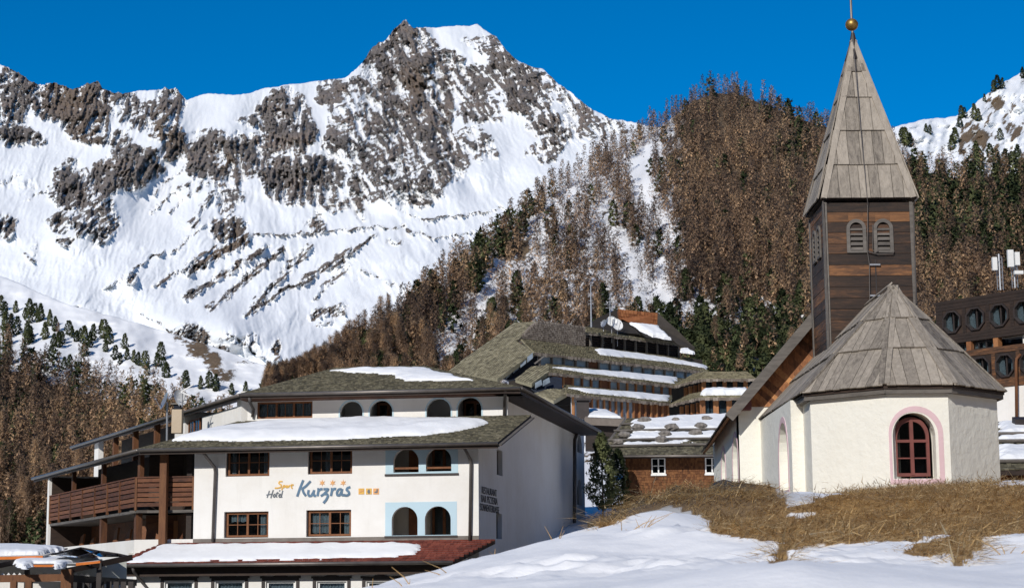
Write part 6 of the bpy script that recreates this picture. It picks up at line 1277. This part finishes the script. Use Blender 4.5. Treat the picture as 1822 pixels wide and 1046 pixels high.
# ------------------------------------------------------------------ trees
nr_ = np.random.RandomState(42)
def larch_mesh(seed, nb=120, nt=16, tw=.0062, full=True):
    """bare larch of height 1: crown of branches and twigs (triangles), narrow and feathery"""
    r = np.random.RandomState(seed); V = []
    wid = r.uniform(.17, .24)
    for i in range(nb):
        h = .10 + .88 * ((i + r.rand()) / nb) ** .92; az = i * 2.39996 + r.uniform(-.5, .5)
        L = wid * (1 - h) ** .62 * (0.55 + .45 * min(1, (h) / .25)) * r.uniform(.65, 1.2) + .012
        dr = r.uniform(-.25, .15); c, s = math.cos(az), math.sin(az); p0 = np.array([0, 0, h]); p1 = np.array([c * L, s * L, h + dr * L]); sd = np.array([-s, c, 0])
        if full: V.append([p0 + [0, 0, .0035], p0 - [0, 0, .0035], p1])
        for j in range(nt):
            t = (j + r.rand()) / nt; b = p0 + (p1 - p0) * t; l = r.uniform(.045, .11) * (1.1 - .4 * h); d = np.array([c, s, 0]) * r.uniform(.05, .7) + sd * r.uniform(-.45, .45) + np.array([0, 0, r.uniform(-1.0, .9)]); d /= np.linalg.norm(d); e = b + d * l
            w = r.randn(3); w -= d * w.dot(d); w *= tw * r.uniform(.7, 1.5) / np.linalg.norm(w); V.append([b - w * .5, b + w * .5, e + w * .25])
    V = np.array(V); return V.reshape(-1, 3), np.arange(V.shape[0] * 3).reshape(-1, 3)
def pine_mesh(seed, n=900, size=.024, wid=.17, tip=.6, low=.06):
    """stone pine of height 1: dense dark clumps of needles in an uneven oval crown"""
    r = np.random.RandomState(seed); V = []; nc = max(16, n // 34)
    for k in range(nc):
        h = low + (1 - low) * ((k + .5) / nc); q = (h - low) / (1 - low); R0 = wid * min(1, (q / .2) ** .6) * (1 - q) ** tip * 1.15 + .008; az = k * 2.39996 + r.uniform(-.4, .4); rr = R0 * r.uniform(.45, 1.0)
        c = np.array([math.cos(az) * rr, math.sin(az) * rr, h]); cr = r.uniform(.028, .055) * (1.25 - .6 * q)
        for j in range(n // nc):
            d = r.randn(3); d /= np.linalg.norm(d); p = c + d * cr * r.uniform(.5, 1) * np.array([1, 1, .75]); w = r.randn(3) + d * .6; w /= np.linalg.norm(w); u = np.cross(w, r.randn(3)); u /= np.linalg.norm(u); s = size * r.uniform(.6, 1.3); V.append([p - u * s * .45, p + u * s * .45, p + w * s * 1.3 + np.array([0, 0, .4 * s])])
    V = np.array(V); return V.reshape(-1, 3), np.arange(V.shape[0] * 3).reshape(-1, 3)
def trunk_mesh(r0=.011, r1=.002, top=.97, sides=5, bend=.006):
    V = []; Fs = []; lv = [0, .12, .4, .7, top]
    for i, z in enumerate(lv):
        q = r0 + (r1 - r0) * z
        for j in range(sides): a = 2 * math.pi * j / sides; V.append((q * math.cos(a) + bend * math.sin(z * 5), q * math.sin(a), z - (.03 if i == 0 else 0)))
    for i in range(len(lv) - 1):
        for j in range(sides): a = i * sides + j; b = i * sides + (j + 1) % sides; Fs.append((a, b, b + sides, a + sides))
    return np.array(V), np.array(Fs)
def m_tree(name, stops, attr, fac=1.0):
    t = NT(name); f = t.attr('tint') if attr else t.rand(); ri = t.n('ShaderNodeNewGeometry').outputs['Random Per Island']
    v = t.math('ADD', t.math('MULTIPLY', f, .95), t.math('MULTIPLY', ri, .05)); cl = t.ramp(v, stops)
    at = t.n('ShaderNodeAttribute', attribute_name='cn'); vt = t.n('ShaderNodeVectorTransform', vector_type='NORMAL', convert_from='OBJECT', convert_to='WORLD'); t.l(at.outputs['Vector'], vt.inputs[0]); df = t.n('ShaderNodeBsdfDiffuse'); tl = t.n('ShaderNodeBsdfTranslucent'); ng = t.n('ShaderNodeVectorMath', operation='SCALE'); ng.inputs['Scale'].default_value = -1.0; t.l(vt.outputs[0], ng.inputs[0])
    t.l(cl, df.inputs['Color']); t.l(cl, tl.inputs['Color']); t.l(vt.outputs[0], df.inputs['Normal']); t.l(ng.outputs[0], tl.inputs['Normal']); ad = t.n('ShaderNodeAddShader'); t.l(df.outputs[0], ad.inputs[0]); t.l(tl.outputs[0], ad.inputs[1]); t.t.nodes.remove(t.b); tp = t.n('ShaderNodeBsdfTransparent'); mx = t.n('ShaderNodeMixShader'); mx.inputs[0].default_value = fac; t.l(tp.outputs[0], mx.inputs[1]); t.l(ad.outputs[0], mx.inputs[2]); t.l((mx if fac < 1 else ad).outputs[0], t.t.nodes['Material Output'].inputs[0])
    return t.m
LST = [(0.05, (0.12, 0.084, 0.063)), (0.35, (0.225, 0.152, 0.101)), (0.65, (0.33, 0.215, 0.132)), (0.95, (0.46, 0.31, 0.18))]
PST = [(0.1, (0.028, 0.037, 0.019)), (0.5, (0.06, 0.073, 0.035)), (0.9, (0.105, 0.115, 0.054))]
LM, LMS = m_tree('larch_twigs', LST, False, .68), m_tree('larch_twigs_far', LST, True, .62); PM_, PMS = m_tree('pine_needles', PST, False), m_tree('pine_needles_far', PST, True)
BARK = m_plain('bark', (.16, .115, .085), .9, .35)
LP = [larch_mesh(100 + i) for i in range(6)]; PP = [pine_mesh(200 + i, 2200, .043, .19 + .03 * (i % 3), .42 + .12 * (i % 2), .03) for i in range(6)]
LPF = [larch_mesh(300 + i, 32, 6, .031, False) for i in range(6)]; PPF = [pine_mesh(400 + i, 260, .085, .19 + .03 * (i % 3), .42 + .12 * (i % 2), .03) for i in range(6)]
def crown_normals(V, k):
    h = V[:, 2]; ax = np.stack([V[:, 0], V[:, 1], (h - .45) * k], -1); r_ = np.random.RandomState(4).randn(len(V) // 3, 3); ax = ax / (np.linalg.norm(ax, axis=1, keepdims=True) + 1e-6) + .08 * np.repeat(r_, 3, 0)[:len(V)]
    ax[:, 2] += .35; return ax / (np.linalg.norm(ax, axis=1, keepdims=True) + 1e-6)
def nattr(me, N): a = me.attributes.new('cn', 'FLOAT_VECTOR', 'POINT'); a.data.foreach_set('vector', np.asarray(N, np.float32).ravel())
def to_me(nm, vf):
    me = np_mesh(nm, vf[0], vf[1])
    if 'crown' in nm: nattr(me, crown_normals(vf[0], .25))
    return me
LME = [to_me('larch_crown', x) for x in LP]; PME = [to_me('pine_crown', x) for x in PP]; TME = to_me('trunk', trunk_mesh()); TMP = to_me('trunk', trunk_mesh(.016, .003, .9))
for m_ in LME: m_.materials.append(LM)
for m_ in PME: m_.materials.append(PM_)
TME.materials.append(BARK); TMP.materials.append(BARK)

def sheet_pt(px, py, k, s, relief):
    rx, ry, rz = rays_np(px, py); tan = rz / ry; D = k / np.clip(1 - tan / s, .08, 5) * relief(px, py); return np.stack([rx / ry * D, D, tan * D], -1)
OCC = [[(60, 850), (250, 795), (300, 790), (420, 700), (600, 655), (760, 652), (925, 686), (1065, 757), (1030, 960), (900, 1046), (0, 1046), (0, 1000), (85, 975)], [(800, 660), (915, 576), (1045, 575), (1100, 550), (1170, 556), (1240, 640), (1345, 672), (1345, 760), (1110, 780), (940, 760)], [(1455, 570), (1440, 385), (1521, 65), (1634, 353), (1630, 540), (1785, 700), (1785, 900), (1275, 900), (1255, 800)], [(1662, 570), (1670, 545), (1822, 510), (1822, 900), (1660, 900)], [(1070, 805), (1115, 742), (1300, 740), (1300, 900), (1070, 900)]]
def hidden(px, py, hpx):
    a = np.zeros(px.shape, bool)
    for q in OCC: a |= in_poly(px, py, q) & in_poly(px, py - hpx, q) & in_poly(px, py - hpx * .5, q)
    return a
trees = []                                           # (species, x, y, z, height, zone)
def scatter(n, x0, x1, y0f, y1f, k, s, relief, dens, pinep, hl, hp, zone, seed):
    r = np.random.RandomState(seed); px = r.uniform(x0, x1, n); t = r.rand(n); ya = y0f(px); yb = y1f(px); py = ya + (yb - ya) * t
    keep = r.rand(n) < dens(px, py); px, py = px[keep], py[keep]; P = sheet_pt(px, py, k, s, relief); sp = r.rand(len(px)) < pinep(px, py); h = np.where(sp, r.uniform(hp[0], hp[1], len(px)), r.uniform(hl[0], hl[1], len(px)))
    hp_ = h / P[:, 1] * F; ok = ~hidden(px, py, hp_)
    for i in np.where(ok)[0]: trees.append((int(sp[i]), *P[i], h[i], zone))
hs_x = [p[0] for p in HSIL]; hs_y = [p[1] for p in HSIL]; ls_x = [p[0] for p in LSIL]; ls_y = [p[1] for p in LSIL]
def hill_dens(px, py):
    op = np.maximum.reduce([np.exp(-(seg_dist(px, py, [(1150, 275), (1135, 330), (1190, 430)]) / 19) ** 2), .95 * np.exp(-(seg_dist(px, py, [(1020, 365), (950, 430), (880, 525), (790, 640)]) / 32) ** 2), .8 * np.exp(-(seg_dist(px, py, [(1080, 420), (1140, 510), (1220, 560)]) / 26) ** 2), .7 * np.exp(-(((px - 1290) / 70) ** 2 + ((py - 570) / 26) ** 2))])
    left = sstep(1160, 1240, px); d = .55 + .45 * left; ridge = py - np.interp(px, hs_x, hs_y); d = np.maximum(d, 1.0 * sstep(70, 20, ridge)); lowl = sstep(850, 760, px) * sstep(400, 560, py); d = np.maximum(d, .85 * lowl)
    return d * (1 - .92 * op)
def hill_pine(px, py):
    p = .055 + .55 * sstep(1590, 1640, px) * sstep(520, 440, py) + .6 * np.exp(-(seg_dist(px, py, [(920, 385), (830, 480)]) / 30) ** 2) + .55 * sstep(520, 600, py) * sstep(1240, 1100, np.abs(px - 1300) + 1000) + .45 * np.exp(-(seg_dist(px, py, [(1360, 190), (1430, 230), (1420, 290)]) / 22) ** 2) + .22 * sstep(520, 640, py)
    return np.clip(p, 0, .85)
scatter(10500, 470, 1960, lambda x: np.interp(x, hs_x, hs_y) + 2, lambda x: np.full(x.shape, 735.0), HK, HS, hill_relief, lambda a, b: hill_dens(a, b) * (.45 + .55 * sstep(700, 250, b)), hill_pine, (10, 17), (7, 12), 'hill', 1)
L_edge = lambda x: np.interp(x, [-500, 0, 120, 290, 420, 640], [520, 632, 668, 728, 778, 830])
scatter(1900, -180, 520, L_edge, lambda x: np.full(x.shape, 985.0), LK, LS, left_relief, lambda a, b: .9 + 0 * a, lambda a, b: .16 + .25 * sstep(50, 5, b - L_edge(a)), (10, 17), (6, 11), 'left', 2)
scatter(60, -120, 130, lambda x: np.interp(x, [-200, 0, 60, 130], [440, 545, 556, 590]), lambda x: L_edge(x) + 6, LK, LS, left_relief, lambda a, b: .7 + 0 * a, lambda a, b: .93 + 0 * a, (6, 9), (4.5, 8), 'slope', 3)
for (x, y) in [(62,562),(72,572),(88,580),(98,590),(128,600),(136,608),(143,602),(150,612),(160,618),(166,606),(180,588),(184,602),(193,612),(188,626),(226,640),(238,644),(246,650),(222,620),(150,634),(110,612),(52,575),(44,566),(280,652),(291,660),(296,672),(286,640),(357,692),(372,690),(384,696),(412,702),(330,690),(262,668),(18,600),(30,596),(8,588),(80,604),(96,616),(437,700),(258,655),(205,640),(214,648),(122,596)]:
    p = sheet_pt(np.array([float(x)]), np.array([float(y)]), LK, LS, left_relief)[0]; trees.append((1, *p, nr_.uniform(4.5, 8.5), 'slope'))
for (x, y, h) in [(1711,212,14),(1716,210,11),(1708,228,12),(1700,256,16),(1694,268,15),(1734,214,17),(1741,216,13),(1768,164,13),(1775,160,16),(1784,158,12),(1752,182,9),(1738,290,20),(1742,298,18),(1762,290,18),(1774,294,15),(1790,300,18),(1812,296,20),(1803,300,16),(1780,250,12),(1820,140,13),(1648,236,9),(1655,240,10),(1606,256,16),(1612,260,18),(1620,262,14)]:
    p = sheet_pt(np.array([float(x)]), np.array([float(y)]), RK, RS, right_relief)[0]; trees.append((1, *p, h, 'ridge'))
ZL = {('hill', 0): ('bare brown larch in the wood on the steep hill behind the village', 'larches on the steep hill'), ('left', 0): ('bare brown larch in the wood left of the white hotel', 'larches left of the hotel'), ('slope', 0): ('bare larch at the upper edge of the left wood', 'larches at the edge of the left wood'),
      ('hill', 1): ('dark green pine among the brown larches on the steep hill', 'pines on the steep hill'), ('left', 1): ('dark green pine among the larches left of the white hotel', 'pines in the left wood'), ('slope', 1): ('small dark pine on the open snow slope above the left wood', 'pines on the open snow slope'), ('ridge', 1): ('dark pine on the rocky ridge right of the spire', 'pines on the rocky ridge')}
def stuff_mesh(name, items, protos, mat, label, cat):
    r = np.random.RandomState(9); Vs = []; Fs = []; Ts = []; Ns = []; b = 0; CN = [crown_normals(p[0], .25) for p in protos]
    for (sp, x, y, z, h, zone) in items:
        qi = r.randint(len(protos)); V, Fc = protos[qi]; n_ = CN[qi]; a = r.uniform(0, 6.28); c, s = math.cos(a), math.sin(a); Ns.append(np.stack([n_[:, 0] * c - n_[:, 1] * s, n_[:, 0] * s + n_[:, 1] * c, n_[:, 2]], -1)); w = h * r.uniform(.85, 1.2) * (1.0 if sp == 0 else 1.15)
        Vs.append(np.stack([(V[:, 0] * c - V[:, 1] * s) * w + x, (V[:, 0] * s + V[:, 1] * c) * w + y, V[:, 2] * h + z - .3], -1)); Fs.append(Fc + b); b += len(V); Ts.append(np.full(len(V), np.clip(.5 + .42 * r.randn() * .6 + .35 * float(fbm(np.array(x / 60.), np.array(z / 25.), 2, 5)), 0, 1)))
    me = np_mesh(name, np.concatenate(Vs), np.concatenate(Fs)); vattr(me, 'tint', np.concatenate(Ts)); nattr(me, np.concatenate(Ns)); return tag(link_mesh(name, me, mat), label, cat, None, 'stuff')
for sp, ME, TM, protos, mat, nm, sn in ((0, LME, TME, LPF, LMS, 'larch_tree', 'larch_wood'), (1, PME, TMP, PPF, PMS, 'pine_tree', 'pine_wood')):
    ts = sorted([t_ for t_ in trees if t_[0] == sp], key=lambda t_: -(t_[4] / t_[2]) - (0.02 if t_[5] in ('slope', 'ridge') else 0)); ind = ts[:300]
    for (s_, x, y, z, h, zone) in ind:
        lb, gp = ZL[(zone, sp)]; e = bpy.data.objects.new(nm, None); COL.objects.link(e); e.location = (x, y, z - .3); w = h * nr_.uniform(.85, 1.2) * (1.0 if sp == 0 else 1.15); e.scale = (w, w, h); e.rotation_euler.z = nr_.uniform(0, 6.28); tag(e, lb, 'tree', gp)
        for me_, pn in ((ME[nr_.randint(len(ME))], 'crown'), (TM, 'trunk')):
            o = bpy.data.objects.new(pn, me_); COL.objects.link(o); o.parent = e
    if len(ts) > 300: stuff_mesh(sn, ts[300:], protos, mat, ('distant bare larches covering the hillsides' if sp == 0 else 'distant dark pines scattered through the larch woods'), 'wood')
print('trees', len(trees), sum(1 for t_ in trees if t_[0] == 0))
# the spruce between the two hotels and a small one beside it
for (x, yb, yt, Y, wd, lb) in ((1072, 893, 772, 106, .20, 'tall dark spruce between the white hotel and the chalet'), (1100, 893, 800, 108, .2, 'smaller dark spruce at the corner of the chalet')):
    b = atY(x, yb, Y); tp = atY(x, yt, Y); h = tp.z - b.z + 1.0; e = empty('spruce_tree', (b.x, b.y, b.z - 1.0), lb, 'tree'); V, Fc = pine_mesh(int(x), 7000, .02, wd, .55, .14); me = to_me('spruce_crown', (V, Fc)); o = link_mesh('crown', me, PM_, e); t_ = link_mesh('trunk', to_me('trunk', trunk_mesh(.012, .003, .9, 8)), BARK, e); e.scale = (h, h, h)
# ------------------------------------------------------------------ dry grass
gr = np.random.RandomState(5)
def blades(n, x0, x1, y0, y1, lmin, lmax, wmin, wmax):
    X = gr.uniform(x0, x1, n); Y = np.sqrt(gr.uniform(y0 ** 2, y1 ** 2, n)); X = X * Y / y1; Z = ground_z(X, Y); g = grass_mask(X, Y, Z) > .5; cl = fbm(X / .45, Y / .45, 2, 3) + .4 * fbm(X / 1.6, Y / 1.6, 2, 4); g &= gr.rand(n) < np.clip(.85 + .7 * cl, .55, 1)
    X, Y, Z, cl = X[g], Y[g], Z[g], cl[g]; m = len(X); L = gr.uniform(lmin, lmax, m) * (1 + .5 * cl); az = gr.uniform(0, 2 * np.pi, m) * .55 + 3.4 + 1.6 * fbm(X / .7, Y / .7, 2, 8); el = np.radians(np.clip(gr.normal(16, 18, m), 1, 75)); wv = gr.uniform(wmin, wmax, m)
    d = np.stack([np.cos(az) * np.cos(el), np.sin(az) * np.cos(el), np.sin(el)], -1); sd = np.stack([-np.sin(az), np.cos(az), gr.uniform(-.4, .4, m)], -1); P0 = np.stack([X, Y, Z - .02], -1); P1 = P0 + d * (L * .55)[:, None]; dn = d.copy(); dn[:, 2] -= gr.uniform(.2, .9, m); P2 = P1 + dn * (L * .5)[:, None]; P2[:, 2] = np.maximum(P2[:, 2], Z + .01)
    w = sd * wv[:, None]; V = np.stack([P0 - w, P0 + w, P1 + w * .7, P1 - w * .7, P2], 1).reshape(-1, 3); b = np.arange(m)[:, None] * 5
    return V, np.concatenate([b + np.array([[0, 1, 2]]), b + np.array([[3, 2, 4]])], 0)
parts = [blades(250000, 1.0, 13, 8, 22, 07e-2, .19, .0025, .005), blades(150000, 1.8, 14.5, 18, 39, .11, .26, .0035, .007)]
parts += [blades(60000, 1.0, 9, 8, 24, .12, .28, .0045, .008), blades(50000, 1.8, 14.5, 20, 39, .18, .38, .006, .011)]
V = np.concatenate([p[0] for p in parts]); _o = np.cumsum([0] + [len(p[0]) for p in parts]); Fc = np.concatenate([p[1] + _o[i] for i, p in enumerate(parts)])
me = np_mesh('dry_grass', V, Fc); t = NT('dry_grass'); ri = t.n('ShaderNodeNewGeometry').outputs['Random Per Island']
t.col(t.ramp(t.math('ADD', t.math('MULTIPLY', ri, .75), t.math('MULTIPLY', t.noise(t.mapped(), 1.3, 4), .35)), [(.15, (.25, .14, .055)), (.42, (.52, .33, .135)), (.68, (.70, .48, .215)), (.95, (.85, .68, .40))])); t.rough(.75); GRM = t.m
tlu = t.n('ShaderNodeBsdfTranslucent'); t.l(t.b.inputs['Base Color'].links[0].from_socket, tlu.inputs['Color']); gmx = t.n('ShaderNodeMixShader'); gmx.inputs[0].default_value = .4; t.l(t.b.outputs[0], gmx.inputs[1]); t.l(tlu.outputs[0], gmx.inputs[2]); t.l(gmx.outputs[0], t.t.nodes['Material Output'].inputs[0])
tag(link_mesh('dry_grass', me, GRM), 'matted straw coloured grass on the mound in front of the chapel', 'grass', None, 'stuff')
def tuft(x, y, Y, n, h, label, spread=.1, seed=0):
    r = random.Random(seed); p = atY(x, y, Y); z = float(ground_z(np.array([p.x]), np.array([p.y]))[0]); e = empty('grass_tuft', (p.x, p.y, z), label, 'grass tuft', 'stalks in the foreground snow')
    for i in range(n):
        a = r.uniform(0, 6.28); l = h * .6 * r.uniform(.45, 1.1); b = Vector((p.x + r.uniform(-.03, .03), p.y + r.uniform(-.03, .03), z - .04)); ln = spread * r.uniform(.3, 2.2); q = b + Vector((math.cos(a) * ln * l, math.sin(a) * ln * l, l * .6)); q2 = q + Vector((math.cos(a) * ln * l * 1.4, math.sin(a) * ln * l * 1.4, l * .45))
        MB().tube([b, q, q2], [.0035, .0028, .001], 5).build('stalk', GRM, e)
for i, a in enumerate(((992, 975, 11.8, 3, .28, 'pair of tall tan stalks on the snow ridge right of the hotel', .15), (1137, 962, 12.0, 9, .26, 'bushy tan tuft in the snow below the grass mound', .35), (1110, 945, 12.6, 2, .26, 'two bent stalks left of the grass mound', .5), (664, 1046, 9.8, 1, .22, 'single stalk at the bottom edge left of centre', .1), (730, 1030, 10.0, 3, .2, 'bent stalks low on the snow ridge', .7), (802, 1012, 10.4, 4, .17, 'thin leaning stalks on the snow ridge below the red canopy', .6), (880, 985, 11.6, 2, .12, 'short stalks near the gable of the white hotel', .4), (1070, 960, 12.2, 3, .15, 'thin stalks half buried in the snow ridge', .5), (1505, 972, 11.5, 3, .16, 'small stalks in the snow right of the grass edge', .4), (1800, 985, 9.5, 4, .2, 'blurred stalks at the right edge of the snow', .4), (960, 1005, 9.6, 5, .1, 'flat dark tuft in the trodden snow', .9))): tuft(*a, seed=i)
# garden fence behind the white hotel
f0 = atY(1046, 918, 103); fe = empty('picket_fence', f0, 'short dark wooden fence on the snow behind the white hotel', 'fence')
for i in range(9): a = atY(1046 + i * 2.4, 921, 103); z = float(ground_z(np.array([a.x]), np.array([a.y]))[0]); MB().box(Frame((a.x, a.y, 0), (1, 0, 0)), -.025, .025, -.02, .02, z - .1, z + .75).build('picket', DARK_WOOD, fe)
a, b = atY(1045, 912, 103), atY(1067, 911, 103); za = float(ground_z(np.array([a.x]), np.array([a.y]))[0]); MB().beam(Vector((a.x, a.y + .03, za + .55)), Vector((b.x, b.y + .03, za + .55)), .03, .06).build('rail', DARK_WOOD, fe)
